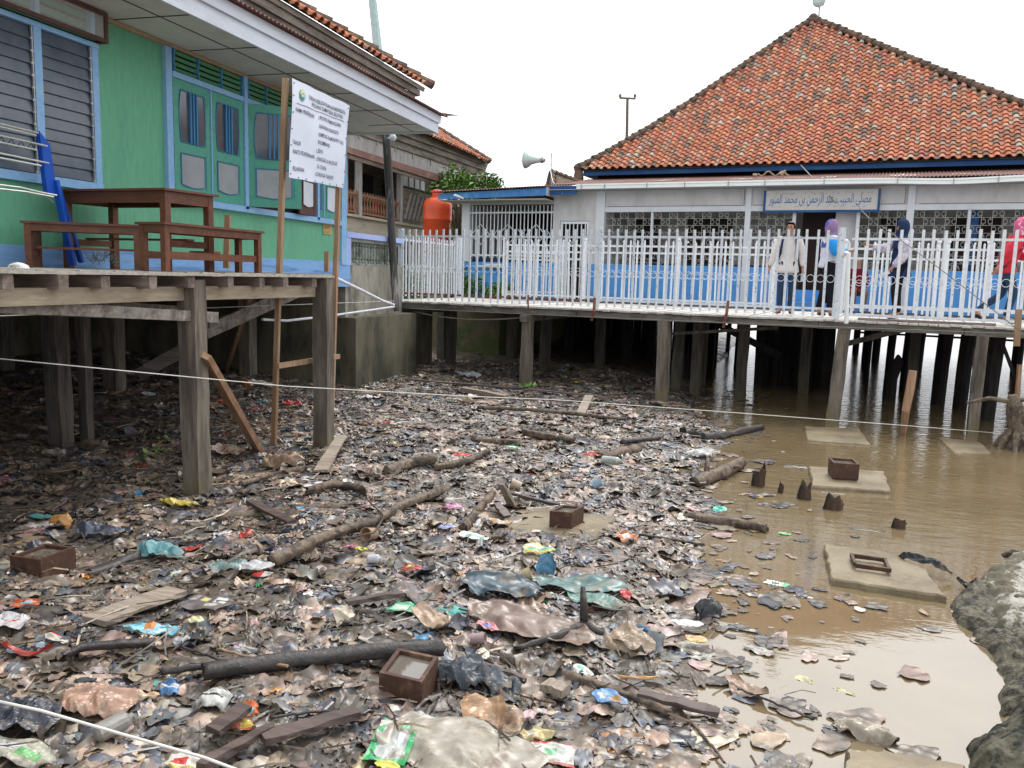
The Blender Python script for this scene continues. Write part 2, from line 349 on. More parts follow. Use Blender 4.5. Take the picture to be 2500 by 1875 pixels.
leaf((X0+.01, 11.37, 0), hp, .125, 2.9, 4.18, bars=False); leaf((X0+.01, 11.52, 0), hp, .57, 2.9, 4.18, low='curtain', bars=False)
# big louvred window
LW = MB(); wbox(LW, 4.2, 2.86, 4.28, 4.22, x1=X0+.05); wbox(LW, 6.93, 2.86, 7.01, 4.22, x1=X0+.05); wbox(LW, 4.2, 2.82, 7.01, 2.9, x1=X0+.06); wbox(LW, 4.2, 4.19, 7.01, 4.235, x1=X0+.06)
for y in (6.24, 5.5, 4.85): wbox(LW, y, 2.9, y+.085, 4.19, x1=X0+.05)
LWo = LW.build('louvre_window', M['blue'], GH)
for (a, b) in ((4.28, 4.85), (4.935, 5.5), (5.585, 6.24), (6.325, 6.93)):
    g = MB(); wbox(g, a, 2.9, b, 4.19, x1=X0+.005); g.build('backing', M['dark'], LWo)
    g = MB(); n = 12
    for i in range(n):
        z = 2.91+1.27*i/n; h = 1.27/n
        g.hexa([(X0+.030, a+.015, z), (X0+.034, a+.015, z), (X0+.034, b-.025, z), (X0+.030, b-.025, z), (X0+.012, a+.015, z+h*1.03), (X0+.016, a+.015, z+h*1.03), (X0+.016, b-.025, z+h*1.03), (X0+.012, b-.025, z+h*1.03)])
    g.build('louvre_blades', M['louvre'], LWo)
    g = MB(); g.beam((X0+.04, b-.015, 2.9), (X0+.04, b-.015, 4.19), .016, .012)
    for i in range(n): g.box(X0+.028, b-.035, 2.905+1.27*i/n, X0+.05, b-.005, 2.925+1.27*i/n)
    g.build('blade_clip', M['metalgrey'], LWo)
# brown framed glazed box over the vents above it
BX = MB(); x1 = X0+.16
for y in (4.2, 6.99): BX.box(X0+.002, y, 4.237, x1, y+.04, 4.522)
for z in (4.24, 4.485): BX.box(x1-.035, 4.24, z, x1, 6.99, z+.035)
BXo = BX.build('vent_box', M['brownframe'], GH)
g = MB(); g.box(X0+.001, 4.24, 4.24, X0+.008, 6.99, 4.52); g.build('backing', M['dark'], BXo)
g = MB()
for i in range(3): g.beam((X0+.05, 4.24, 4.28+.085*i), (X0+.05, 6.99, 4.28+.085*i), .012, .055, up=(.5,0,1))
g.build('slat_panel', M['slat'], BXo)
g = MB()
for y in (4.9, 5.5, 6.2, 6.85): g.box(X0+.06, y, 4.26, X0+.12, y+.05, 4.5)
g.build('bracket', M['blue'], BXo)
gm, gt, gb = nt('thin_glazing'); gb.inputs['Base Color'].default_value = (.8,.85,.85,1); gb.inputs['Roughness'].default_value = .03; gb.inputs['Alpha'].default_value = .22; gb.inputs['Specular IOR Level'].default_value = .8
M['glaze'] = gm
g = MB(); g.box(x1-.02, 4.24, 4.275, x1-.016, 6.99, 4.485); g.build('pane', gm, BXo)
# soffit, fascia, eaves
SX = -5.28; YE = 13.75
mb = MB(); mb.box(X0, -4, 4.535, SX-.03, YE-.03, 4.56); mb.box(X0-5, 12.3, 4.535, X0, YE-.03, 4.56); mb.build('soffit', M['soffit'], GH)
mb = MB()
for y in np.arange(2.6, 13.7, 1.16): mb.box(X0+.05, y, 4.528, SX-.03, y+.014, 4.534)
mb.box(-5.72, 2.0, 4.528, -5.708, YE-.04, 4.5345); mb.box(-6.9, 12.3, 4.528, -6.888, YE-.04, 4.5345)
mb.build('soffit_joint', M['soffitjoint'], GH)
mb = MB(); mb.box(SX-.03, 2.0, 4.50, SX, YE, 4.66); mb.box(SX-.01, 2.0, 4.664, SX+.035, YE+.03, 4.79); mb.box(X0-5, YE-.03, 4.50, SX-.03, YE, 4.66); mb.box(X0-5, YE-.01, 4.664, SX-.01, YE+.03, 4.79); mb.build('fascia', M['fascia'], GH)
# corrugated lean-to roof over the eaves + overhang lip
cm = MB(); ny = int((YE+.15-2.0)/.02); P = []
for i in range(ny+1):
    y = 2.0+.02*i; dz = .012*math.sin(i*math.pi/2); P.append([(SX+.12, y, 4.80+dz), (SX-.62, y, 5.02+dz)])
cm.grid(P); q = [[(a[0], a[1], a[2]-.006) for a in r] for r in P]; cm.grid(q); cm.build('corrugated_roof', M['corr'], GH)
cm = MB(); cm.poly([(SX-.02, YE+.03, 4.79), (SX+.30, YE+.22, 4.83), (SX-.02, YE+.03, 4.86)], .03, (0,-1,0)); cm.poly([(SX-.05, YE+.05, 4.79), (SX-.05, YE+.3, 4.81), (SX-.6, YE+.3, 5.0), (SX-.6, YE+.05, 5.0)], .02, (0,0,1)); cm.build('roof_lip', M['corr'], GH)
# weathered boards of the upper eaves, then clay tiles
BXX = -5.66
mb = MB(); mb.box(BXX-.03, 2.0, 4.93, BXX, 13.62, 5.12); mb.box(BXX+.0, 2.0, 5.123, BXX+.04, 13.74, 5.22); mb.box(BXX+.04, 2.0, 5.223, BXX+.075, 13.86, 5.29)
mb.box(X0-5, 13.59, 4.93, BXX-.03, 13.62, 5.12); mb.box(X0-5, 13.72, 5.123, BXX, 13.75, 5.22); mb.build('eaves_boards', M['weather'], GH)
def tile_col():
    r = random.random()
    if r < .50: c = (.45, .17, .095)
    elif r < .66: c = (.36, .15, .10)
    elif r < .80: c = (.48, .25, .16)
    elif r < .89: c = (.17, .13, .10)
    elif r < .95: c = (.30, .19, .14)
    else: c = (.36, .32, .27)
    k = random.uniform(.9, 1.2); return (c[0]*k, c[1]*k*random.uniform(.9,1.12), c[2]*k)
def tiles(mb, O, E, Sl, Nr, wid, leng, inside, pitch=.22, course=.19, rr=.062, lowres=False):
    """barrel tiles: O eave corner, E along eave, Sl up the slope, Nr surface normal"""
    nc = int(wid/pitch); nr = int(leng/course)
    for i in range(nc):
        for j in range(nr):
            a = (i+.5)*pitch; b = j*course
            if not inside(a, b+course*.5): continue
            ja = random.uniform(-.008, .008); jb = random.uniform(-.012, .012)
            c = tile_col(); k = 5 if lowres else 7; vs = []
            for bb, lift, rad in ((b-.03+jb, .030, rr*1.1), (b+course+.01, .004, rr*.9)):
                for s in range(k):
                    t = math.pi*s/(k-1); vs.append(O + E*(a+ja+rad*math.cos(t)) + Sl*bb + Nr*(lift+rad*math.sin(t)*.95))
                for s in range(k):   # inner face for thickness
                    t = math.pi*s/(k-1); r2 = rad*.78; vs.append(O + E*(a+ja+r2*math.cos(t)) + Sl*bb + Nr*(lift+r2*math.sin(t)*.95))
            fs = [(s, s+1, 2*k+s+1, 2*k+s) for s in range(k-1)] + [(s+1, s, k+s, k+s+1) for s in range(k-1)]
            mb.add(vs, fs, c)
            c2 = tile_col(); a0, a1 = (i-.02)*pitch-pitch*.32+pitch*.0, 0
            for half in (-.5,):
                a0 = a+pitch*half-pitch*.34; a1 = a+pitch*half+pitch*.34
                if not inside(a0, b+course*.5): continue
                z0, z1 = .028+random.uniform(0,.006), .004
                p = [O+E*a0+Sl*(b-.015+jb)+Nr*(z0+.01), O+E*((a0+a1)/2)+Sl*(b-.015+jb)+Nr*(z0-.012), O+E*a1+Sl*(b-.015+jb)+Nr*(z0+.01),
                     O+E*a0+Sl*(b+course)+Nr*(z1+.01), O+E*((a0+a1)/2)+Sl*(b+course)+Nr*(z1-.012), O+E*a1+Sl*(b+course)+Nr*(z1+.01)]
                mb.add(p+[q-Nr*.014 for q in p[:3]], [(0,1,4,3), (1,2,5,4), (1,0,6,7), (2,1,7,8)], c2)
sl = math.radians(30)
O = Vector((BXX+.10, 2.0, 5.30)); E = Vector((0,1,0)); SLv = Vector((-math.cos(sl), 0, math.sin(sl))); NRv = Vector((math.sin(sl), 0, math.cos(sl)))
Ltot = 13.9-2.0
tm = MB(); tiles(tm, O, E, SLv, NRv, Ltot, 2.4, lambda a, b: a < Ltot-b*1.0 and a > 4.5, rr=.058, pitch=.2)
tm.build('roof_tiles', M['tile'], GH, smooth=False, fix=False)
mb = MB(); mb.add([O-NRv*.02+E*0, O+E*Ltot-NRv*.02, O+SLv*2.4+E*(Ltot-2.4)-NRv*.02, O+SLv*2.4-NRv*.02], [(0,1,2,3)]); mb.add([O+E*Ltot-NRv*.02, O+SLv*2.4+E*(Ltot-2.4)-NRv*.02, Vector((BXX-5, 13.9, 5.3)), Vector((BXX-5, 13.9-2.4, 6.5))], [(0,2,3,1)]); mb.build('roof_deck', M['dark'], GH)
mb = MB()
pts = [O+E*(Ltot-t)+SLv*t+NRv*.07 for t in np.arange(-.05, 2.4, .2)]
for i in range(len(pts)-1):
    a, b = pts[i], pts[i+1]; mb.tube([a+NRv*.02, b+(b-a)*.15], [.085, .06], 8)
mb.build('hip_ridge', M['ridge'], GH)
pl = root('number_plate', (X0+.03, 11.6, 2.6), 'small yellow number plate 0472 nailed to the green wall under the window', 'plate')
(y0, z0), (y1, z1) = [(PX(*q, X0+.03).y, PX(*q, X0+.03).z) for q in ((792, 571), (812, 542))]
mb = MB(); mb.box(X0+.004, y0, z0, X0+.016, y1, z1); mb.build('plate_face', M['plate'], pl)
def text_mesh(txt, size, mtl, name, parent, T, ext=.002, sx=1.0, align='LEFT', font=None, off=0.0):
    """built-in font outlines turned into a mesh; T maps local (a right, b up, depth) to world"""
    cu = bpy.data.curves.new('lettering', 'FONT'); cu.body = txt; cu.size = size; cu.align_x = align; cu.extrude = ext; cu.offset = off; cu.resolution_u = 3
    if font: cu.font = font
    ob = bpy.data.objects.new('lettering', cu); COL.objects.link(ob); bpy.context.view_layer.update()
    me = bpy.data.meshes.new_from_object(ob.evaluated_get(bpy.context.evaluated_depsgraph_get()))
    vs = [v.co.copy() for v in me.vertices]; fs = [tuple(p.vertices) for p in me.polygons]
    bpy.data.objects.remove(ob); bpy.data.curves.remove(cu); bpy.data.meshes.remove(me)
    m = MB()
    if vs: m.add([T(v.x*sx, v.y, v.z) for v in vs], fs)
    if parent == 'mb': return m
    return m.build(name, mtl, parent, fix=False)
text_mesh('0472', .085, M['plateink'], 'digits', pl, lambda a, b, c: Vector((X0+.018+c, y0+.02+a, z0+.075+b)), sx=(y1-y0-.04)/.2, off=.001)
mb = MB(); mb.box(X0+.016, y0+.02, z0+.045, X0+.019, y1-.02, z0+.052); mb.box(X0+.016, y0+.02, z0+.02, X0+.019, y1-.05, z0+.03); mb.build('printed_line', M['plateink'], pl)
# ================================================================== left deck
DZ = 2.06
DK = root('timber_deck', (-5.3, 7, .05), 'raised grey timber deck on square posts in front of the green house', 'deck')
YC = PX(806, 668, -4.40).y   # the deck's front corner; beyond it the end is cut at an angle back to the house
mb = MB(); y = -2
while y < 11.4:
    w = random.uniform(.13, .17); e = random.uniform(-.02, .03); z = random.uniform(-.003, .004)
    mb.box(X0+.02, y, DZ-.03+z, -4.40*max(1, (y+w)/YC)+e, y+w, DZ+z); y += w+random.uniform(.004, .012)
mb.build('deck_boards', M['deck'], DK)
mb = MB(); mb.box(-4.375, -2, DZ-.027, -4.345, YC, DZ-.008); mb.build('edge_batten', M['deck'], DK)
for k, px_ in enumerate((20, 160, 258, 367, 463, 560, 640, 690, 762)):
    p = PX(px_, 670, -4.42); mb = MB()
    if p.y > YC: continue
    mb.beam((-6.2, p.y-.045, DZ-.08), (-4.38+random.uniform(-.02,.03), p.y-.045, DZ-.08), .085, .09, jit=.004); mb.build('joist', M['joist'], DK)
mb = MB(); mb.beam((-4.52, -2, DZ-.185), (-4.52, YC-.02, DZ-.175), .07, .115, jit=.006, seg=8); mb.beam((-6.0, 2.6, DZ-.18), (-6.0, 9.6, DZ-.18), .07, .11); mb.build('bearer', M['beamw'], DK)
def post(x, y, zt, w, d, parent, m='post', lean=(0,0), zb=-.25, name='post', lab=None):
    q = MB(); q.beam((x, y, zb), (x+lean[0], y+lean[1], zt), w, d, jit=.007, seg=7, up=(0,1,0)); o = q.build(name, M[m], parent)
    if lab: o['label'] = lab
    return o
post(-4.47, PX(479, 1000, -4.47).y, 2.0, .165, .165, DK, lean=(.0, -.03), lab='thick grey square post nearest the viewer')
post(-4.44, PX(790, 950, -4.44).y, 2.02, .165, .17, DK, lab='square post at the corner of the deck')
post(-6.62, 6.75, 1.95, .17, .17, DK, 'postd', lean=(-.05, 0)); post(-6.55, 7.0, 1.8, .10, .10, DK, 'postd')
def at_mud(px_, py_, z=.12): p = PZ(px_, py_, z); return p
for (x, y, w, m_) in ((606, 922, .20, 'post'), (282, 965, .20, 'post'), (362, 880, .17, 'postd'), (495, 1035, .1, 'postd'), (12, 945, .2, 'postd'), (815, 860, .22, 'postd'), (130, 900, .2,'postd')):
    p = PZ(x, y, .35 if y < 1000 else .2); post(p.x, p.y, 2.0, w, w, DK, m_)
def bpx(mb, a, b, w, h, jit=.004, **k): mb.beam(a, b, w, h, jit=jit, seg=4, **k)
mb = MB(); bpx(mb, PX(510, 803, -5.4), PX(700, 718, -5.3), .035, .12); bpx(mb, PX(505, 815, -5.4), PX(762, 700, -5.25), .03, .1); mb.build('brace', M['brace'], DK)
mb = MB(); bpx(mb, PX(-40, 745, -4.62), PX(530, 775, -4.40), .03, .09); bpx(mb, PX(30, 735, -5.4), PX(440, 758, -5.2), .03, .09); mb.build('brace', M['brace'], DK)
mb = MB(); bpx(mb, PX(340, 915, -6.6), PX(445, 855, -6.0), .04, .14); mb.build('brace', M['brace'], DK)
# loose timbers around the deck
def loose(name, label, cat, a, b, w, h, m='newwood', jit=.003, up=(0,0,1), grp=None, seg=5):
    q = MB(); q.beam(a, b, w, h, jit=jit, seg=seg, up=up); return tag(q.build(name, M[m]), label, cat, grp)
loose('timber_prop', 'slanting reddish timber leaning on the nearest deck post', 'timber', PX(500, 868, -4.36), PZ(648, 1128, .06), .10, .055, 'newwood', up=(0,1,0))
loose('thin_stake', 'thin pale stake standing under the deck between two posts', 'stake', PZ(545, 930, .15), PX(550, 690, -4.9)+Vector((0,.5,0)), .05, .05, 'newwood')
loose('upright_batten', 'short reddish batten standing on the deck between bench and sign', 'batten', PX(553, 655, -5.2), PX(556, 525, -5.2), .06, .03, 'newwood')
loose('upright_batten', 'short batten stub upright by the right pole of the sign', 'batten', PX(797, 664, -5.2), PX(798, 614, -5.2), .06, .03, 'newwood')
mb = MB(); mb.tube([PX(819, 678, -5.2), PX(875, 705, -5.1), PX(935, 735, -5.15), PX(961, 744, -5.2)], .022, 8); tag(mb.build('water_pipe', M['whitep2']), 'thin pale pipe slanting down from the deck corner to the walkway', 'pipe')
mb = MB(); mb.tube([PX(640, 780, -6.2), PX(700, 783, -6.2), PX(800, 772, -6.1), PX(900, 758, -6.1), PX(962, 749, -6.1)], .018, 8); tag(mb.build('water_pipe', M['whitep2']), 'long thin pipe running low along the foot of the concrete wall', 'pipe')
# ================================================================== furniture
def table(name, label, c, A, B, h, cat, zt, tl=.062, th=.02, ap=.08, over=.04, stretcher=True, shelf=True, group=None):
    """c near-left corner of the top, A / B edge vectors, zt top height"""
    r = root(name, (c.x+(A.x+B.x)/2, c.y+(A.y+B.y)/2, DZ), label, cat, group)
    ea, eb = A.normalized(), B.normalized(); la, lb = A.length, B.length; c = Vector((c.x, c.y, 0))
    T = lambda a, b, z: c + ea*a + eb*b + Vector((0,0,z))
    q = MB(); q.box(0, 0, zt-th, la, lb, zt, T); q.build('top' if cat == 'table' else 'seat', M['furn'], r)
    q = MB(); o = over
    for (a0, b0, a1, b1) in ((o, o, la-o, o+.022), (o, lb-o-.022, la-o, lb-o), (o, o+.024, o+.022, lb-o-.024), (la-o-.022, o+.024, la-o, lb-o-.024)): q.box(a0, b0, zt-th-ap, a1, b1, zt-th-.001, T)
    q.build('apron', M['furn'], r)
    for a in (o-.004, la-o-tl+.004):
        for b in (o-.004, lb-o-tl+.004):
            q = MB(); q.box(a, b, DZ+.003, a+tl, b+tl, zt-th-.0015, T); q.build('leg', M['furn'], r)
    if stretcher:
        q = MB(); zs = DZ+(zt-DZ)*.34
        for a in (o+.01, la-o-.04): q.box(a, o+tl, zs-.03, a+.03, lb-o-tl, zs+.03, T)
        q.box(o+.0, lb/2-.045, zs+.031, la-o, lb/2+.045, zs+.05, T)
        q.build('stretcher', M['furn'], r)
    return r
def sc(v, k): return Vector((v[0]*k, v[1]*k, 0))
k = .96; P0, P1, P2 = PZ(132, 462, 2.81), PZ(402, 458, 2.81), PZ(535, 476, 2.81)
table('dining_table', 'tall brown wooden table standing behind the two benches on the deck', sc(P0, k), sc(P1-P0, k), sc(P2-P1, k), .7, 'table', 2.1+.71*k, ap=.10)
k = .87; P0, P1, P2 = PZ(328, 541, 2.51), PZ(402, 541, 2.51), PZ(646, 565, 2.51)
table('bench', 'brown wooden bench end-on at the right, in front of the table leg', sc(P0, k), sc(P1-P0, k), sc(P2-P1, k), .4, 'bench', 2.1+.41*k, over=.025, tl=.052, ap=.062, group=None)
P0, P1 = PZ(48, 538, 2.51), PZ(345, 549, 2.51); A = sc(P1-P0, k); B = Vector((-A.y, A.x, 0)).normalized()*.30
table('bench', 'brown wooden bench lying across at the left of the deck', sc(P0, k), A, B, .4, 'bench', 2.1+.41*k, over=.025, tl=.052, ap=.062)
# blue folded rack
RK = root('drying_rack', (-6.1, 6.0, DZ), 'folded blue metal rack with steel rods leaning on the green wall', 'rack')
q = MB(); xr = -6.05
q.hexa([PX(x, y, xr) for x, y in ((118, 480), (140, 474), (122, 352), (96, 320))] + [PX(x, y, xr)+Vector((-.05, .0, 0)) for x, y in ((118, 480), (140, 474), (122, 352), (96, 320))])
q.beam(PX(135, 440, xr), PX(178, 648, xr+.05), .035, .06, up=(1,0,0)); q.beam(PX(142, 460, xr-.04), PX(198, 640, xr-.1), .03, .05, up=(1,0,0)); q.build('side_frame', M['rackblue'], RK)
q = MB()
for (a, b) in (((-60, 288), (93, 325)), ((-60, 296), (88, 331)), ((-60, 318), (115, 357)), ((-60, 335), (90, 367)), ((-60, 362), (119, 399)), ((-60, 374), (100, 405))): q.tube([PX(*a, xr+.03), PX(*b, xr+.03)], .009, 6)
q.tube([PX(-60, 444, xr+.03), PX(50, 458, xr+.03), PX(100, 470, xr+.03), PX(138, 477, xr+.03)], .009, 6); q.tube([PX(-60, 455, xr+.03), PX(60, 468, xr+.03), PX(130, 481, xr+.03)], .009, 6); q.tube([PX(112, 478, xr+.02), PX(130, 494, xr+.02)], .006, 5)
q.build('rod', M['chrome'], RK)
q = MB(); pts = [PX(-20+12*i, 338+2.6*i+(9 if i % 2 else -9), xr+.02) for i in range(10)]; q.tube(pts, .004, 5); q.build('spring', M['dark'], RK)
q = MB()
for i in range(60):
    c = PX(random.uniform(225, 290), random.uniform(625, 648), -5.9); a = random.uniform(0, 6.3); q.tube([c, c+Vector((math.cos(a)*.05, math.sin(a)*.08, random.uniform(0,.1)))], .0025, 4)
tag(q.build('wire_tangle', M['cable']), 'tangle of thin wire on the deck behind the benches', 'wire')
q = MB(); c = PX(44, 644, -4.9); q.lathe((c.x, c.y, DZ+.002), [(.07, 0), (.062, .02), (.03, .035), (.004, .04)], 9); tag(q.build('crumpled_paper', M['white']), 'small white crumpled paper on the deck edge left of the benches', 'paper')
# ================================================================== banner sign
SG = root('banner_sign', (-4.5, 8, .1), 'white printed vinyl banner stretched between two timber poles', 'sign')
TL, TR, BL, BR = PD(705, 190, 8.30), PD(846, 257, 9.95), PD(697, 432, 8.33), PD(831, 458, 9.95)
a0, a1 = PD(697, 190, 8.30), PZ(667, 1128, .04)
q = MB(); q.beam(a0, a1, .05, .045, jit=.003, seg=8, up=(0,1,0)); q.build('pole', M['newwood2'], SG)
b0, b1 = PD(826, 440, 10.0), PD(813, 885, 9.9)
q = MB(); q.beam(b0+(b0-b1)*.35, b1+(b1-b0)*.25, .055, .045, jit=.003, seg=8, up=(0,1,0)); q.build('pole', M['newwood'], SG)
q = MB(); q.beam(PD(678, 893, 8.40), PD(828, 870, 9.85), .03, .055, jit=.002, seg=3); q.build('crossbar', M['newwood2'], SG)
e1 = (TR-TL); e2 = (BL-TL); nn = e1.cross(e2).normalized();
if nn.dot(CAM-TL) < 0: nn = -nn
def SB(a, b, k=0):   # a 0..1 across, b 0..1 down
    top = TL.lerp(TR, a); bot = BL.lerp(BR, a); wv = .004*math.sin(a*9+b*3)+.004*math.sin(b*7-a*4)+.002*math.sin(a*23+b*5)
    return top.lerp(bot, b) + nn*(wv+k+.035) + (BL-TL)*(.003*math.sin(a*21))
q = MB(); P = [[SB(i/40, j/30) for j in range(31)] for i in range(41)]; q.grid(P); q.grid([[SB(i/40, j/30, -.003) for j in range(31)] for i in range(41)]); q.build('banner', M['bannerm'], SG, smooth=True)
lines = [(.26, .125, .043, 'DINAS KEBUDAYAAN & PARIWISATA', .66), (.31, .185, .043, 'PROVINSI SUMATERA SELATAN', .56),
 (.05, .300, .042, 'NAMA PEKERJAAN', .31), (.43, .29, .042, ':', .02), (.46, .29, .042, 'PROYEK PEMBANGUNAN', .39), (.455, .385, .042, 'KAWASAN PARIWISATA', .36), (.45, .475, .042, 'KAMPUNG AL-MUNAWAR 13 ULU', .485), (.445, .56, .042, 'PALEMBANG', .21),
 (.04, .635, .042, 'TAHUN', .12), (.415, .655, .042, ':', .02), (.445, .655, .042, '2016', .085), (.045, .73, .042, 'WAKTU PELAKSANAAN', .355), (.42, .745, .042, ':', .02), (.445, .745, .042, 'TANGGAL 01-09-2016 S/D', .385), (.45, .83, .042, '15-12-2016', .17),
 (.05, .905, .042, 'PELAKSANA', .2), (.42, .915, .042, ':', .02), (.445, .915, .042, 'CV BUNGA TANJUNG', .33)]
allm = MB()
for (a, b, s, t, wd) in lines:
    m_ = text_mesh(t, 1.0, None, 'x', 'mb', lambda x, y, z: Vector((x, y, z)), ext=0, off=.006)
    if not m_.v: continue
    mx = max(v[0] for v in m_.v); k = wd/mx
    allm.add([SB(a+v[0]*k, b+.012-v[1]*s*1.45, .005) for v in m_.v], m_.f)
allm.build('lettering', M['ink'], SG, fix=False)
q = MB(); q.add([SB(.06+.85*i/20, .226-.0006*i+j*.006, .005) for i in range(21) for j in (0, 1)], [(2*i, 2*i+1, 2*i+3, 2*i+2) for i in range(20)]); q.build('printed_line', M['ink'], SG)
def disc(cx, cy, rx, ry, k, col, name, shp=None):
    m_ = mat('emblem_'+name, col, .5, None, var=.05, bump=0); q = MB(); n = 20; pts = []
    for i in range(n):
        t = 2*math.pi*i/n; x, y = math.cos(t), math.sin(t)
        if shp: y = y if y < 0 else (y**.8); x = math.copysign(abs(x)**.7, x)*(1 if y < .3 else 1-.5*(y-.3))
        pts.append(SB(cx+rx*x, cy+ry*y, k))
    q.add(pts, [tuple(range(n))]); q.build('emblem', m_, SG)
disc(.15, .13, .048, .058, .005, (.05,.33,.25), 'green', True); disc(.15, .12, .039, .044, .007, (.75,.60,.25), 'yellow', True); disc(.15, .135, .034, .034, .009, (.10,.42,.45), 'teal'); disc(.15, .14, .02, .022, .011, (.55,.55,.5), 'pale'); disc(.15, .152, .01, .01, .013, (.12,.06,.03), 'brown')
q = MB()
for (a, b) in [(.02, .04), (.97, .04), (.02, .96), (.97, .96)]+[(.012, t/6) for t in range(1, 6)]+[(t/7, .985) for t in range(1, 7)]+[(.985, t/5) for t in range(1, 5)]: q.lathe(SB(a, b, .004), [(.008, 0), (.006, .005)], 8, nn)
q.build('eyelet', M['ink'], SG)
# ================================================================== concrete wall with balustrade beyond the house
CW = root('concrete_wall', (-6.6, 13.5, 0), 'stained concrete wall topped with cement balusters beside the green house', 'wall')
q = MB(); q.box(-6.62, 12.42, .2, -6.35, 14.75, 2.21); q.build('wall_base', M['concrete'], CW)
q = MB(); q.box(-6.7, 12.2, .0, -6.05, 14.75, 1.36); q.box(-6.7, 14.75, -.2, -6.36, 16.4, 1.3); q.build('footing', M['mossc'], CW)
q = MB(); q.box(-6.60, 12.44, 2.212, -6.34, 12.60, 2.66); q.box(-6.60, 12.44, 2.66, -6.33, 14.75, 2.75); q.build('frame', M['palebl'], CW)
q = MB(); q.box(-6.53, 12.60, 2.212, -6.37, 14.75, 2.25); q.box(-6.53, 12.6, 2.60, -6.37, 14.75, 2.66)
y = 12.66
while y < 14.7:
    q.lathe((-6.45, y, 2.25), [(.045,0),(.045,.03),(.025,.05),(.04,.09),(.04,.25),(.025,.28),(.045,.31),(.045,.35)], 8); y += .115
q.build('balusters', M['balus'], CW)
q = MB(); q.tube([PD(942, 318, 15.3), PD(950, 450, 15.3), PD(958, 600, 15.2), PD(966, 740, 15.1), PD(968, 760, 15.1)], [.072, .074, .07, .06, .05], 10); tag(q.build('leaning_pole', M['polew']), 'dark leaning wooden pole between the concrete wall and the white fence', 'pole')
lp = root('globe_lamp', PD(958, 335, 15.2), 'white round lamp fixed near the top of the dark leaning pole', 'lamp')
q = MB(); q.lathe(PD(959, 344, 15.1), [(.01, 0), (.045, .01), (.063, .045), (.063, .06), (.045, .10), (.02, .12)], 14); q.build('globe', M['whitep'], lp, smooth=True)
q = MB(); q.tube([PD(948, 337, 15.2), PD(957, 337, 15.15)], .02, 6); q.build('arm', M['whitep'], lp)
# ================================================================== walkway
WK = root('boardwalk', W(5, 1.5, 0), 'grey plank boardwalk on posts running across in front of the white prayer hall', 'boardwalk')
WZ = 1.575
mb = MB(); u = -.42
while u < 13.2:
    w = random.uniform(.115, .15); sk = random.uniform(-.02,.02); e = random.uniform(-.03,.03); z = WZ+random.uniform(-.006,.006)
    T = lambda a, b, c: W(a, b, c)
    mb.hexa([W(u, -.22+e, z-.028), W(u+w, -.22+e+sk, z-.028), W(u+w, 3.45, z-.028), W(u, 3.45, z-.028), W(u, -.22+e, z), W(u+w, -.22+e+sk, z), W(u+w, 3.45, z), W(u, 3.45, z)])
    u += w+random.uniform(.004,.014)
M['wdeck'] = wood('walkway_boards', (.52,.50,.47), (.27,.24,.21), 'y', amt=(.55,.75))
mb.build('deck_boards', M['wdeck'], WK)
mb = MB()
for k in range(7):
    a, b = -.35+2*k, min(-.35+2*k+1.99, 13.1); dz = random.uniform(-.01,.01); mb.beam(W(a, -.14+random.uniform(-.02,.02), WZ-.085+dz), W(b, -.14, WZ-.085+dz), .05, .11, jit=.005, seg=6)
mb.beam(W(-.35, 1.5, WZ-.085), W(13, 1.5, WZ-.085), .06, .11); mb.beam(W(-.35, 3.2, WZ-.085), W(13, 3.2, WZ-.085), .06, .11)
M['edgeb'] = wood('walkway_beam', (.20,.185,.165), (.085,.075,.065), 'x', amt=(.45,.65)); mb.build('bearer', M['edgeb'], WK)
mb = MB(); mb.beam(W(8.2, .0, WZ+.022), W(10.05, .02, WZ+.022), .07, .04, jit=.003, seg=4); mb.build('deck_batten', M['joist'], WK)
for (pt, pb, w, m_) in (((960, 750), (958, 905), .22, 'post'), ((1290, 765), (1283, 936), .175, 'post'), ((1622, 785), (1616, 996), .19, 'post'), ((2062, 800), (2030, 1028), .19, 'post'), ((2400, 812), (2372, 1072), .15, 'post')):
    u1, z1 = PM(*pt, -.1); u0, z0 = PM(*pb, -.1); a = W(u0, -.1, -.3); b = W(u1+(u1-u0)*.0, -.1, WZ-.14)
    q = MB(); q.beam(a+(a-b).normalized()*.1, b, w, w, jit=.008, seg=7, up=MN); q.build('post', M[m_], WK)
    if m_ == 'post' and pt[0] in (1290, 960): q = MB(); q.beam(W(u1, -.35, WZ-.21), W(u1, 3.2, WZ-.21), .11, .12); q.build('cross_bearer', M['edgeb'], WK)
for u in (.9, 3.0, 5.2, 7.2, 9.1, 11.1, 12.6):
    q = MB(); q.beam(W(u, 3.15, -.4), W(u, 3.15, WZ-.14), .18, .18, jit=.008, seg=6, up=MN); q.build('post', M['postd'], WK)
for u in (.25, 5.45, 10.05, 12.0):
    q = MB(); q.beam(W(u, 1.5, -.4), W(u, 1.5, WZ-.14), .17, .17, jit=.008, seg=6, up=MN); q.build('post', M['postd'], WK)
q = MB()
def pm(x, y, v): a, b = PM(x, y, v); return W(a, v, b)
q.beam(pm(2045, 845, .6), pm(2240, 795, .6), .05, .09, jit=.004, seg=3); q.beam(pm(1635, 815, .3), pm(1900, 800, .3), .03, .05, jit=.004, seg=3); q.build('brace', M['postd'], WK)
q = MB(); q.beam(pm(2440, 820, .2), pm(2480, 925, .2), .04, .05); q.beam(pm(1750, 790, 3.4), pm(1905, 870, 3.4), .10, .13); q.beam(pm(1850, 790, 3.4), pm(1905, 815, 3.4), .05, .06); q.build('brace', M['pile'], WK)
def wire(name, label, cat, pts, r, m='rope', grp=None, n=5):
    q = MB(); q.tube(pts, r, n); return tag(q.build(name, M[m], smooth=True), label, cat, grp)
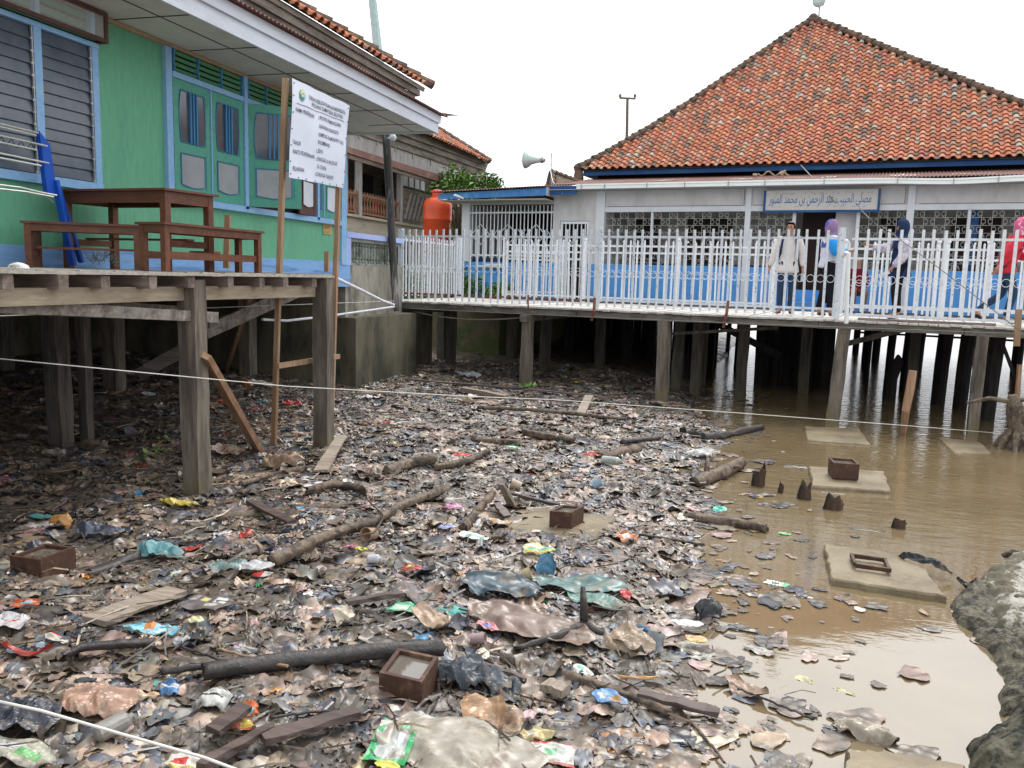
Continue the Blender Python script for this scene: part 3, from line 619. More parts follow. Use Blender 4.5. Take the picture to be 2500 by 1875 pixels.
def sag(a, b, s, n=14): a, b = Vector(a), Vector(b); return [a.lerp(b, i/n)-Vector((0,0,4*s*(i/n)*(1-i/n))) for i in range(n+1)]
wire('cable', 'grey cable sagging under the left span of the boardwalk', 'cable', sag(pm(1008, 760, -.02), pm(1272, 775, -.02), .09), .016, 'cable')
wire('cable', 'thin wire running just under the boardwalk edge', 'cable', sag(pm(978, 752, -.3), pm(2500, 815, -.3), .02, 30), .006, 'cable')
tag(MB().tube([pm(1290, 720, -.25), pm(1289, 735, -.26), pm(1290, 755, -.25)], .016, 6).build('rusty_bracket', M['rustrail']), 'small rusty bracket on the boardwalk edge above the second post', 'bracket')
tag(MB().tube([pm(1452, 728, -.2), pm(1450, 760, -.3), pm(1444, 782, -.25)], .026, 6).build('rusty_bracket', M['rustrail']), 'long rusty pipe end hanging over the boardwalk edge below the fence post', 'pipe')
tag(MB().tube([pm(1778, 735, -.2), pm(1774, 765, -.3), pm(1766, 800, -.25)], .024, 6).build('rusty_bracket', M['rustrail']), 'rusty pipe end hanging over the boardwalk edge between the second and third fence posts', 'pipe')
q = MB(); q.tube([pm(2058, 625, .0), pm(2066, 617, -.1), pm(2072, 618, -.25), pm(2066, 790, -.3)], .032, 8); tag(q.build('drain_pipe', M['gutter']), 'white plastic pipe standing in front of the thick rusty fence post', 'pipe')
# ================================================================== fences
def fence(name, label, p0, p1, z0, z1, pitch, w, posts, rails, rings=None, mtl='whitep2', tip=False, rust=None, pw=.07, zp=None, group=None, base=None):
    (u0, v0), (u1, v1) = p0, p1; a, b = W(u0, v0, 0), W(u1, v1, 0); L = (b-a).length; d = (b-a).normalized(); nrm = Vector((-d.y, d.x, 0))
    r = root(name, a.lerp(b, .5)+Vector((0,0,z0)), label, 'fence', group)
    P = lambda s, k, z: a + d*s + nrm*k + Vector((0,0,z))
    q = MB(); n = int(L/pitch)
    for i in range(n):
        s = (i+.5)*L/n; jz = random.uniform(-.012,.012); js = random.uniform(-.006,.006); ww = w*random.uniform(.9,1.1)
        tj = random.gauss(0, .005)*(3 if random.random() < .08 else 1); q.hexa([P(s-ww/2+js, -.012, z0+jz), P(s+ww/2+js, -.012, z0+jz), P(s+ww/2+js, .012, z0+jz), P(s-ww/2+js, .012, z0+jz), P(s-ww/2+tj, -.012, z1+jz), P(s+ww/2+tj, -.012, z1+jz), P(s+ww/2+tj, .012, z1+jz), P(s-ww/2+tj, .012, z1+jz)])
        if tip: q.lathe(P(s, 0, z1+jz), [(ww*.5, 0), (ww*.75, .012), (.002, .05)], 4)
    q.build('pickets', M[mtl], r)
    for i, z in enumerate(rails):
        q = MB(); q.box(0, .0125, z-.018, L, .03, z+.018, P); q.build('rail', M['rustrail'] if rust == i else M[mtl], r)
    for s in posts:
        q = MB(); q.box(s-pw/2, -.036, base or z0-.04, s+pw/2, pw-.036, zp or z1+.02, P); q.build('post', M[mtl], r)
        if tip:
            q = MB(); q.lathe(P(s, pw/2-.036, (zp or z1+.02)), [(.02, 0), (.04, .02), (.045, .045), (.03, .07), (.004, .08)], 10); q.build('finial', M[mtl], r)
    if rings:
        q = MB(); s = pitch*.5
        for i in range(n-1): q.ring(P((i+1)*L/n, -.02, rings), d, (0,0,1), .057, .0042, 14)
        q.build('ring_row', M[mtl], r)
    return r
fence('picket_fence', 'left front section of the white iron fence, from the corner post to the second post', (-.17, .12), (3.84, .12), 1.60, 2.95, .144, .034, [.03], [2.82, 1.715], 2.22, rust=1, base=WZ, pw=.085, zp=2.96)
fence('picket_fence', 'middle front section of the white iron fence, in front of the barred windows', (3.88, .12), (7.90, .12), 1.61, 2.96, .144, .036, [.03, 4.0], [2.83, 1.73], 2.20, base=WZ, pw=.085, zp=2.99)
fence('picket_fence', 'right front section of the white iron fence, right of the rusty post', (8.02, .12), (13.0, .12), 1.63, 2.96, .148, .042, [2.62], [2.82, 1.80, 1.65], 2.20, mtl='whitep', pw=.06)
fence('picket_fence', 'side section of the white iron fence receding behind the left corner post', (-.17, .3), (-.53, 3.3), 1.66, 2.86, .15, .034, [3.0], [2.76, 1.72], 2.2, rust=1, pw=.10, zp=2.95, base=WZ)
fence('picket_fence', 'rear white fence with pointed pickets along the far edge of the boardwalk', (.58, 3.3), (6.5, 3.3), 1.62, 2.88, .15, .035, [.02, 1.95, 3.98, 5.9], [2.80, 2.66, 1.70], 2.2, mtl='whitep', tip=True, base=WZ, pw=.06)
fence('picket_fence', 'rear white fence to the right of the doorway', (7.75, 3.3), (13.0, 3.3), 1.62, 2.88, .15, .035, [.02, 1.6, 1.75, 2.4], [2.80, 2.62, 1.70], 2.16, mtl='whitep', tip=True, base=WZ, pw=.06)
gate = fence('gate_leaf', 'open white gate leaf with pointed pickets swung back towards the side building', (.60, 3.35), (1.45, 4.9), 1.66, 2.78, .12, .03, [.02], [2.66, 2.5, 1.75], None, mtl='whitep', tip=True); gate['category'] = 'gate'
# ================================================================== prayer hall
MQ = root('prayer_hall', W(6, 10, 1.4), 'white and blue prayer hall with big clay tile hip roof on piles over the water', 'building')
FV = 6.1
def mbox(q, u0, v0, z0, u1, v1, z1): return q.box(u0, v0, z0, u1, v1, z1, lambda a, b, c: W(a, b, c))
UR = 14.0
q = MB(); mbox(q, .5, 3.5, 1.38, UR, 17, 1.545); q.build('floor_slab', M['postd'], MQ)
q = MB(); mbox(q, .64, 5.73, 4.262, 13.9, 8.3, 4.275); q.build('porch_ceiling', M['inwall'], MQ)
q = MB(); mbox(q, 2.0, FV, 1.546, 6.45, FV+.12, 2.46); mbox(q, 7.86, FV, 1.546, UR, FV+.12, 2.46); q.build('dado_wall', M['mblue'], MQ)
q = MB(); mbox(q, .62, FV, 1.546, .82, FV+.12, 2.46); mbox(q, 1.59, FV, 1.546, 1.999, FV+.12, 2.46); q.build('dado_wall', M['mblue'], MQ)
q = MB(); mbox(q, .62, FV+.002, 2.462, .82, FV+.12, 4.26); mbox(q, 1.59, FV+.002, 2.462, 1.77, FV+.12, 4.26); mbox(q, .822, FV+.002, 3.53, 1.588, FV+.12, 4.26)
mbox(q, 2.0, FV+.02, 3.86, UR, FV+.12, 4.26); q.build('wall', M['mwall'], MQ)
q = MB(); mbox(q, 1.77, FV-.03, 2.462, 1.998, FV+.12, 4.26); mbox(q, 5.40, FV-.03, 1.546, 5.52, FV-.001, 4.26); mbox(q, 5.40, FV, 2.462, 5.52, FV+.12, 3.74)
mbox(q, 8.78, FV-.03, 1.546, 8.92, FV-.001, 4.26); mbox(q, 8.78, FV, 2.462, 8.92, FV+.12, 3.74); mbox(q, 3.17, FV+.01, 2.462, 3.22, FV+.1, 3.74); mbox(q, 6.45, FV, 1.546, 6.52, FV+.12, 3.74); mbox(q, 7.79, FV, 1.546, 7.858, FV+.12, 3.74); mbox(q, 9.94, FV+.01, 2.462, 10.0, FV+.1, 3.74); mbox(q, 12.2, FV-.03, 1.546, 12.34, FV+.12, 4.26); q.build('pillar', M['mwhite'], MQ)
q = MB(); mbox(q, 2.0, FV-.012, 3.742, UR, FV+.12, 3.858); q.build('lintel', M['mwhite'], MQ)
q = MB()
for (a, b) in ((2.05, 5.35), (5.58, 8.72), (9.0, 12.1)): mbox(q, a, FV+.012, 3.875, b, FV+.019, 3.883); mbox(q, b, FV+.012, 3.875, b+.008, FV+.019, 4.24)
q.build('panel_joint', M['soffitjoint'], MQ)
# interior
q = MB(); mbox(q, 2.0, 8.2, 1.546, UR, 8.3, 4.3); mbox(q, 1.9, FV+.13, 1.546, 2.0, 8.3, 4.3); mbox(q, UR-.1, FV+.13, 1.546, UR, 8.2, 4.3); mbox(q, 2.0, FV+.13, 4.1, UR, 8.2, 4.2); q.build('inner_wall', M['inwall'], MQ)
q = MB(); mbox(q, 6.55, 7.35, 1.546, 7.75, 7.4, 3.9); mbox(q, 3.6, 8.15, 1.56, 4.75, 8.19, 3.75); mbox(q, 2.2, 8.15, 2.6, 2.9, 8.19, 3.72); mbox(q, 8.25, 8.15, 1.56, 8.75, 8.19, 3.72); mbox(q, 9.75, 8.15, 1.56, 10.75, 8.19, 3.74); q.build('inner_door', M['indoor'], MQ)
q = MB(); mbox(q, 7.35, FV+.2, 1.55, 7.79, FV+.24, 3.9); q.build('inner_panel', M['mwall'], MQ)
q = MB(); mbox(q, 2.05, 7.95, 1.56, 6.4, 8.12, 2.55); mbox(q, 10.2, 7.9, 1.56, 13.5, 8.1, 2.5); q.build('inner_dado', M['dblue'], MQ)
q = MB(); mbox(q, 10.02, FV+.2, 1.56, 10.16, FV+.3, 3.74); q.build('inner_column', M['dblue'], MQ)
M['grillem'] = mat('grille_metal', (.46,.47,.42), .5, None, var=.15, bump=0)
def grille(u0, u1, z0=2.462, z1=3.742, step=.195):
    q = MB(); v = FV+.05; r = .0052; n = max(2, round((u1-u0)/step)); m = 8; hz = (z1-z0)/m
    for i in range(n+1): q.tube([W(u0+(u1-u0)*i/n, v, z0), W(u0+(u1-u0)*i/n, v, z1)], r, 4)
    for j in range(m+1): q.tube([W(u0, v-.008, z0+hz*j), W(u1, v-.008, z0+hz*j)], r*.9, 4)
    du = (u1-u0)/n
    for i in range(n):
        for j in range(m):
            if (i+j) % 2 == 0: continue
            cu, cz = u0+du*(i+.5), z0+hz*(j+.5)
            for s in (-1, 1):   # a pair of C scrolls back to back
                pts = [W(cu+s*(du*.47-.36*du*math.sin(t)), v, cz+hz*.42*math.cos(t)) for t in np.linspace(.25, math.pi-.25, 7)]
                q.tube(pts, r*.85, 4)
                for e in (-1, 1): q.tube([W(cu+s*du*(.38-.12*math.sin(t)), v, cz+e*hz*(.42-.10*(1-math.cos(t)))) for t in np.linspace(0, 4, 5)], r*.8, 4)
    q.build('window_grille', M['grillem'], MQ)
for a, b in ((2.0, 3.17), (3.22, 5.40), (5.52, 6.45), (7.86, 8.78), (8.92, 9.94), (10.0, 12.2), (12.34, 13.9)): grille(a, b)
# barred door
dr = MB(); mbox(dr, .83, FV+.02, 1.55, .88, FV+.06, 3.52); mbox(dr, 1.53, FV+.02, 1.55, 1.58, FV+.06, 3.52); mbox(dr, .88, FV+.02, 3.46, 1.53, FV+.06, 3.52); mbox(dr, .88, FV+.02, 2.55, 1.53, FV+.06, 2.6); D_ = dr.build('barred_door', M['whitep'], MQ)
q = MB()
for i in range(6): mbox(q, .95+.105*i, FV+.03, 1.55, .975+.105*i, FV+.05, 3.46)
q.beam(W(.9, FV+.02, 2.72), W(1.2, FV+.02, 3.05), .015, .015); q.beam(W(1.2, FV+.02, 3.05), W(1.52, FV+.02, 2.72), .015, .015); q.build('bars', M['whitep'], D_)
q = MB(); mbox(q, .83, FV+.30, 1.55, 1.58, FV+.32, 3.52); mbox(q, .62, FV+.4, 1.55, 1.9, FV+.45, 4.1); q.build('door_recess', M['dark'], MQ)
# blue step and red mat at the doorway
q = MB(); mbox(q, 6.3, 4.9, 1.55, 8.0, 5.9, 1.72); mbox(q, 6.52, FV-.1, 1.55, 7.5, FV-.02, 1.98); q.build('entrance_step', M['mblue'], MQ)
# lean-to corrugated roof + gutter
q = MB(); P = []; n = int(13.1/.019)
for i in range(n+1):
    u = .66+.019*i; dz = .014*math.sin(i*math.pi/2)
    P.append([W(u, 5.78, 4.40+dz), W(u, 6.9, 4.555+dz), W(u, 8.55, 4.84+dz)])
q.grid(P); q.grid([[p-Vector((0,0,.006)) for p in r] for r in P]); q.build('corrugated_roof', M['corr'], MQ)
q = MB()
for (u0, w_, v0, l_) in ((5.0, .5, 6.0, 1.0), (7.0, .35, 6.1, .9), (8.4, .6, 6.3, .9), (3.1, .5, 6.4, .8), (11.2, 1.1, 6.8, .3), (9.6, .9, 6.5, .25)):
    for k in range(int(w_/.076)):
        u = u0+.076*k; vv0 = v0+random.uniform(-.2,.2); vv1 = vv0+l_*random.uniform(.4,1); zz = lambda v: 4.40+(v-5.78)*.146+.02+.0*(v)
        q.add([W(u, vv0, zz(vv0)), W(u+.035, vv0, zz(vv0)), W(u+.035, vv1, zz(vv1)), W(u, vv1, zz(vv1))], [(0,1,2,3)])
q.build('pale_flake_patches', M['white'], MQ)
q = MB()
def gz(u): return 4.325 - .045*math.exp(-((u-9.6)/1.0)**2)
prof = [(-.0, .072), (-.055, .068), (-.06, .03), (-.045, .02), (-.05, -.05), (.03, -.055), (.03, -.049), (-.04, -.043), (-.047, .0)]
us = np.linspace(1.37, 13.6, 60)
q.grid([[W(u, 5.78+a-.03, gz(u)+b) for a, b in prof] for u in us]); G_ = q.build('gutter', M['gutter'], MQ)
q = MB()
for u in (1.5, 2.1, 3.15, 4.05, 5.05, 5.85, 7.1, 8.55, 9.6, 10.4, 11.6): mbox(q, u-.012, 5.680, gz(u)-.055, u+.012, 5.692, gz(u)+.055); mbox(q, u-.012, 5.68, gz(u)+.05, u+.012, 5.80, gz(u)+.056)
q.build('gutter_clip', M['metalgrey'], G_)
q = MB(); mbox(q, .66, 5.76, 4.15, 1.36, 5.79, 4.36); q.build('fascia', M['dblue'], MQ)
# main roof
EV = 8.4
q = MB(); mbox(q, .55, EV, 4.93, 13.6, EV+.04, 5.075); mbox(q, .55, EV+.05, 4.93, .59, 18, 5.075); q.build('eaves_fascia', M['dblue'], MQ)
q = MB(); mbox(q, .8, EV+.5, 4.6, 13.2, EV+.6, 5.0); mbox(q, .59, EV+.045, 5.0, 13.2, EV+.6, 5.02); q.build('eaves_painted_shade', M['dark'], MQ)  # near-black boxes paint the shaded gap under the tile eaves
A_ = W(.45, EV-.1, 5.09)
ap = PN(1985, 50, MN, MN.dot(W0)+EV+6.4); uA = (ap-W0).dot(ME); zA = ap.z; LU = 13.2
rise = zA-5.09; run = 6.5; sl_ = math.hypot(rise, run); Sv = (MN*run+Vector((0,0,rise)))/sl_; Nv = (Vector((0,0,run))-MN*rise)/sl_
aA = uA-.45
def flare(b): return 1.0
def ins(a, b):
    t = b/sl_; lo = aA*t**1.06*1.0; hi = LU+(aA-LU)*t; return a > lo and a < hi
tm = MB(); tiles(tm, A_, ME, Sv, Nv, LU, sl_, ins, pitch=.222, course=.215, rr=.068)
# gentle concave sweep of the roof near the eaves
def sweep(p):
    p = Vector(p); s = (p-A_).dot(Sv); t = max(0, min(1, s/sl_)); return p - Vector((0,0,1))*(.28*math.sin(math.pi*t)**1.0*(1-t))
tm.v = [tuple(sweep(p)) for p in tm.v]
tm.build('roof_tiles', M['tile'], MQ, fix=False)
AP = A_+ME*aA+Sv*sl_
def tri(a, b, c, n=14, off=-.03):
    q = MB(); P = []
    for i in range(n+1):
        t = i/n; l = a.lerp(c, t); r = b.lerp(c, t); P.append([sweep(l.lerp(r, j/4))+Nv*off for j in range(5)])
    q.grid(P); return q
q = tri(A_, A_+ME*LU, AP, off=-.045); B0 = A_+ME*LU; C0 = W(.45, EV+12.8, 5.09); D0 = W(.45+LU, EV+12.8, 5.09)
q.add([A_, AP, C0, D0, B0], [(0,1,2), (2,1,3), (3,1,4)]); q.build('roof_deck', M['ridge'], MQ)
q = MB()
for (a, c) in ((A_, AP), (A_+ME*LU, AP)):
    n = 38; pts = [sweep(a.lerp(c, i/n))+Vector((0,0,.05))+ (Vector((0,0,.0))) for i in range(n+1)]
    for i in range(n): q.tube([pts[i]+Vector((0,0,.03+random.uniform(-.007,.008))), pts[i+1]+(pts[i+1]-pts[i])*.2], [.10*random.uniform(.92,1.1), .08], 8)
q.tube([AP+Vector((0,0,-.05)), AP+Vector((0,0,.12)), AP+Vector((0,0,.2))], [.17, .15, .08], 8)
q.build('hip_ridge', M['ridge'], MQ)
q = MB(); q.lathe(W(.42, EV-.02, 4.75), [(.12,0),(.15,.1),(.12,.3),(.16,.42),(.1,.5)], 8); q.build('corner_ornament', M['ridge'], MQ)
# stub of a smaller tiled roof at the left
q = MB(); a = pm(1337, 455, 8); b = pm(1345, 418, 8); c = pm(1425, 448, 8); d = pm(1345, 462, 7); 
q.add([a, b, c, d, pm(1365, 432, 8.6), pm(1340, 462, 9)], [(0,1,3), (1,2,3), (1,4,2), (0,5,1), (5,4,1)]); 
for k in range(7): q.tube([b.lerp(c, k/7)+Vector((0,0,.02)), b.lerp(c, (k+1)/7)], [.07, .05], 6)
for k in range(5): q.tube([a.lerp(b, k/5), a.lerp(b, (k+1)/5)], [.08*random.uniform(.7,1.2), .06], 6)
for k in range(5): q.tube([d.lerp(b, k/5)+ME*.1, d.lerp(b, (k+1)/5)+ME*.06], [.06, .05], 6)
q.build('small_roof', M['ridge'], MQ)
# side building (annex)
AX = root('side_building', W(-.7, 7, 1.5), 'low white and blue side building with a tall barred window', 'building')
q = MB(); mbox(q, -1.96, FV, 1.4, .61, FV+.12, 2.46); q.build('dado_wall', M['mblue'], AX)
q = MB(); mbox(q, -2.0, FV-.03, 2.462, -1.77, FV+.12, 4.0); mbox(q, -2.2, FV+.01, 1.4, -2.0, FV+.12, 3.1); q.build('pillar', M['mwhite'], AX)
q = MB(); mbox(q, -1.96, FV+.12, 1.4, -1.85, FV+4, 4.0); q.build('wall', M['mwall'], AX)
q = MB(); mbox(q, -1.8, 8.6, 1.5, .6, 8.7, 2.95); q.build('inner_wall', M['inwall'], AX)
q = MB(); mbox(q, -1.8, 8.62, 2.951, .6, 8.72, 4.0); mbox(q, .5, FV+.2, 1.5, .6, 8.6, 4.1); q.build('inner_recess', M['dark'], AX)
q = MB()
for i in range(22): u = -1.72+.108*i; mbox(q, u, FV+.03, 2.58, u+.022, FV+.05, 3.93)
for z in (2.64, 3.75): mbox(q, -1.77, FV+.015, z-.02, .61, FV+.03, z+.02)
for c in (-1.45, -.65, .15):
    for s in (1, -1):
        q.beam(W(c, FV+.01, 3.45), W(c+.27*s, FV+.01, 3.18), .016, .016); q.beam(W(c+.27*s, FV+.01, 3.18), W(c, FV+.01, 2.91), .016, .016); q.beam(W(c+.29*s, FV+.01, 3.32), W(c+.40*s, FV+.01, 3.18), .014, .014); q.beam(W(c+.40*s, FV+.01, 3.18), W(c+.29*s, FV+.01, 3.04), .014, .014)
q.build('window_grille', M['whitep'], AX)
q = MB()
for i in range(14): u = -1.75+.17*i; q.lathe(W(u, FV+.3, 2.47), [(.03,0),(.045,.02),(.03,.12),(.045,.14)], 8)
q.build('counter_clutter', M['dblue'], AX)
q = MB(); q.tube([W(-1.5, 6.0, 2.34), W(-.6, 6.0, 2.33)], .03, 8); mbox(q, -1.2, 5.95, 2.35, -.75, 6.09, 2.42); q.build('shelf', M['whitep'], AX)
def AR(u, z): return z + (u+2.8)*.015
q = MB(); q.hexa([W(-2.42, 5.5, 4.05), W(.64, 5.5, 4.11), W(.64, 5.54, 4.11), W(-2.42, 5.54, 4.05), W(-2.42, 5.5, 4.20), W(.64, 5.5, 4.30), W(.64, 5.54, 4.30), W(-2.42, 5.54, 4.20)]); M['fblue2'] = mat('annex_blue_fascia', (.05,.19,.45), .6, (.16,.32,.5), 3, (.5,.7), None, .15, 8, .1); q.build('fascia', M['fblue2'], AX)
q = MB(); P = []
for i in range(23, 185):
    u = -2.95+.0195*i; dz = .014*math.sin(i*math.pi/2); z = 4.235+(u+2.85)*.028; P.append([W(u, 5.42, z+dz), W(u, 9, z+.35+dz)])
q.grid(P); q.grid([[p-Vector((0,0,.006)) for p in r] for r in P]); q.build('corrugated_roof', M['corr'], AX)
q = MB(); mbox(q, -2.4, 5.56, 4.02, .6, 9, 4.045); q.build('ceiling', M['inwall'], AX)
q = MB(); mbox(q, -2.0, FV, 3.955, .61, FV+.1, 4.019); mbox(q, -2.4, 8.9, 4.0, .6, 8.99, 4.5); mbox(q, .60, 5.6, 4.12, .617, 9, 4.35); q.build('header', M['inwall'], AX)
# long sign with script
AS = root('script_signboard', W(7, FV-.15, 3.9), 'long pale signboard with blue script in a blue frame over the doorway', 'sign')
su0, su1 = PM(1862, 519, FV-.12)[0], PM(2147, 515, FV-.12)[0]; sz0, sz1 = 3.70, 4.19; fv = FV-.10
q = MB(); mbox(q, su0+.05, fv, sz0+.05, su1-.05, fv+.03, sz1); q.build('board', M['signface'], AS)
q = MB(); mbox(q, su0, fv-.015, sz0, su1, fv+.031, sz0+.05); mbox(q, su0, fv-.015, sz0+.051, su0+.05, fv+.031, sz1); mbox(q, su1-.05, fv-.015, sz0+.051, su1, fv+.031, sz1); q.build('frame', M['dblue'], AS)
AR_F = {'ا':(0xFE8D,0xFE8E,0,0),'ب':(0xFE8F,0xFE90,0xFE91,0xFE92),'ج':(0xFE9D,0xFE9E,0xFE9F,0xFEA0),'ح':(0xFEA1,0xFEA2,0xFEA3,0xFEA4),'د':(0xFEA9,0xFEAA,0,0),'ر':(0xFEAD,0xFEAE,0,0),'ص':(0xFEB9,0xFEBA,0xFEBB,0xFEBC),'ع':(0xFEC9,0xFECA,0xFECB,0xFECC),'ل':(0xFEDD,0xFEDE,0xFEDF,0xFEE0),'م':(0xFEE1,0xFEE2,0xFEE3,0xFEE4),'ن':(0xFEE5,0xFEE6,0xFEE7,0xFEE8),'و':(0xFEED,0xFEEE,0,0),'ى':(0xFEEF,0xFEF0,0,0),'ي':(0xFEF1,0xFEF2,0xFEF3,0xFEF4)}
def shape_ar(t):
    o = []
    for i, ch in enumerate(t):
        if ch not in AR_F: o.append(ch); continue
        f = AR_F[ch]; pv = i > 0 and t[i-1] in AR_F and AR_F[t[i-1]][2]; nx = i < len(t)-1 and t[i+1] in AR_F and f[2]
        o.append(chr(f[3] if pv and nx else f[1] if pv else f[2] if nx else f[0]))
    return ''.join(reversed(o))
m_ = text_mesh(shape_ar('مصلى الحبيب عبد الرحمن بن محمد المنور'), 1.0, None, 'x', 'mb', lambda x, y, z: Vector((x, y, z)), ext=0)
if m_.v:
    xs = [v[0] for v in m_.v]; ys = [v[1] for v in m_.v]; kx = (su1-su0-.30)/(max(xs)-min(xs)); kz = .27/(max(ys)-min(ys))
    q = MB(); q.add([W(su0+.12+(v[0]-min(xs))*kx, fv-.004, sz0+.14+(v[1]-min(ys))*kz) for v in m_.v], m_.f); q.build('lettering', M['arabink'], AS, fix=False)
    for _ in range(1):   # vowel strokes and dots above and below the words
        q = MB()
        for i in range(34):
            u = su0+.2+(su1-su0-.4)*i/33+random.uniform(-.02,.02); z = random.choice((sz0+.42, sz0+.40, sz0+.115)); q.beam(W(u, fv-.004, z), W(u+random.uniform(.02,.05), fv-.004, z+random.uniform(.0,.03)), .003, .008)
        q.build('script_mark', M['arabink'], AS)
# loudspeakers and masts
H = root('horn_loudspeaker', pm(1330, 392, 7), 'grey horn loudspeaker on a thin mast above the side building', 'loudspeaker')
c0, c1 = pm(1283, 390, 7.0), pm(1322, 391, 7.0); ax = (c1-c0).normalized(); L_ = (c1-c0).length
q = MB(); q.lathe(c0, [(.225,0),(.235,.0),(.19,.08*L_/.4),(.13,.35*L_),(.085,.7*L_),(.06,L_)], 22, ax); q.build('horn', M['grim'], H, smooth=True)
q = MB(); q.lathe(c1, [(.06,-.02),(.085,0),(.085,.03),(.05,.035),(.05,.1)], 14, ax); q.build('driver', M['metalgrey'], H)
q = MB(); mt = pm(1346, 372, 7); mbt = pm(1346, 470, 7); q.tube([mt, mbt], .014, 6); q.tube([c1+ax*.06-Vector((0,0,.05)), c1+ax*.08-Vector((0,0,.12)), pm(1346, 402, 7)], .010, 5); q.tube([mt, pm(1352, 400, 7), pm(1356, 420, 7)], .006, 5); q.tube([pm(1343, 415, 7), pm(1350, 445, 6.3), pm(1374, 474, 5.7)], .010, 5); q.build('mast', M['metalgrey'], H)
H = root('horn_loudspeaker', AP+Vector((0,0,.5)), 'pale round horn loudspeaker on a rod at the roof peak', 'loudspeaker')
pc = PN(2000, 3, MN, MN.dot(W0)+EV+6.4); pr_ = PN(2000, 20, MN, MN.dot(W0)+EV+6.4); R_ = (pc-pr_).length
q = MB(); q.lathe(pc-MN*.1, [(.02,-.0),(R_*.98,0),(R_,.02),(R_*.7,.12),(R_*.35,.3),(.05,.45)], 24, MN+ME*.2); q.build('horn', M['grim'], H, smooth=True)
q = MB(); q.tube([PN(2001, 10, MN, MN.dot(W0)+EV+6.4), PN(1998, 60, MN, MN.dot(W0)+EV+6.4)], .03, 6); q.build('mast', M['metalgrey'], H)
q = MB(); q.tube([pm(1955, 403, 8.2), pm(2040, 495, 5.6)], .014, 6); q.tube([pm(2098, 508, 5.6), pm(2122, 533, 5.0)], .012, 5); tag(q.build('stay_wire', M['cable']), 'stay wire running down from the tile eaves across the signboard', 'wire')
wire('stay_wire', 'thin wire slanting in front of the fence at the right', 'wire', [pm(2150, 550, -.5), pm(2300, 660, -.9), pm(2500, 815, -1.3)], .0065, 'cable')
q = MB(); a = PD(1532, 236, 60); b = PD(1529, 420, 60); q.tube([a+Vector((0,0,-.1)), b], [.10, .13], 7); d = (PD(1552, 240, 60)-PD(1513, 236, 60)); q.beam(PD(1512, 239, 60), PD(1552, 241, 60), .12, .12)
for x in (1514, 1550): q.lathe(PD(x, 238, 60), [(.05,0),(.12,.1),(.05,.25)], 8)
tag(q.build('utility_pole', M['oldwood']), 'thin distant utility pole with a crossarm behind the tile roof', 'utility pole')
q = MB(); q.tube([PD(903, -60, 30), PD(917, 70, 30), PD(926, 160, 30)], [.14, .16, .18], 8); tag(q.build('leaning_pole', M['teal']), 'pale tall pole rising above the green house roof', 'pole')
q = MB(); pts = [pm(1850+i*7, 436+6*math.sin(i*1.3), 7.6) for i in range(12)]; q.tube([p+Vector((0,0,.12)) for p in pts], .02, 6); q.tube([pm(1905, 437, 7.4)+Vector((0,0,.1)), pm(1918, 428, 7.4)+Vector((0,0,.12))], [.07,.02], 6); q.tube([pm(1838, 436, 7.4)+Vector((0,0,.08)), pm(1848, 436, 7.4)+Vector((0,0,.08))], [.05,.05], 6); tag(q.build('dry_branch', M['trim']), 'dry brown branch lying on the rusty corrugated roof', 'branch')
# piles under the hall
for (x0, x1, yb) in ((2080, 2095, 862), (2102, 2118, 885), (2127, 2145, 880), (2158, 2176, 925), (2194, 2216, 955), (2230, 2249, 905), (2272, 2304, 985), (2325, 2357, 1000), (2384, 2424, 1025), (2466, 2490, 915), (1790, 1806, 900), (1770, 1780, 860), (2108, 2122, 905), (1860, 1872, 860)):
    g = PZ((x0+x1)/2, yb, 0); dd = g.dot(FH); w = (x1-x0)/FPX*dd
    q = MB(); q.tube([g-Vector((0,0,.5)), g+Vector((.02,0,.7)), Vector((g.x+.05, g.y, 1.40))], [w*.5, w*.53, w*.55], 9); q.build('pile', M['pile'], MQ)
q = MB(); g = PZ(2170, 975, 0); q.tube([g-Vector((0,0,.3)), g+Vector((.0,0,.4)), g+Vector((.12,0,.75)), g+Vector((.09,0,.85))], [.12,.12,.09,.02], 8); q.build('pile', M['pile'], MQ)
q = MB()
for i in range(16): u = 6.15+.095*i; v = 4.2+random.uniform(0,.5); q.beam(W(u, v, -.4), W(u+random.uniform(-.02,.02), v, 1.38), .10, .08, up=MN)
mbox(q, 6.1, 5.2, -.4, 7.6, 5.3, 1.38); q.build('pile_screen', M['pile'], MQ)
q = MB(); u = -2.9
while u < 4.6:
    w = random.uniform(.14, .22); v = 7.6+random.uniform(-.15,.15); q.beam(W(u+w/2, v, -.3), W(u+w/2+random.uniform(-.02,.02), v, 1.38), w, .05, up=MN); u += w+(random.uniform(.015,.04) if u > 1.5 else 0)
q.build('pile_screen', M['pile'], MQ)
for (x, yb, v_) in ((1390, 905, 4.6), (1460, 910, 5.2), (1530, 915, 4.2), (1590, 930, 5.6), (1700, 940, 5.0), (1655, 935, 1.4), (1330, 900, 1.8), (1080, 890, 2.2), (1215, 895, 5), (1735, 930, 6.5), (1815, 950, 1.6)):
    u, z = PM(x, 850, v_); q = MB(); q.beam(W(u, v_, -.3), W(u+random.uniform(-.03,.03), v_, 1.39), .17, .17, jit=.01, seg=4, up=MN); q.build('pile', M['postd'] if v_ < 3 else M['pile'], MQ)
q = MB()
for z in (.55, .95, 1.25): q.tube([W(7.6, 16.5, z), W(14, 16, z)], .04, 6)
q.build('pile_brace', M['pile'], MQ)
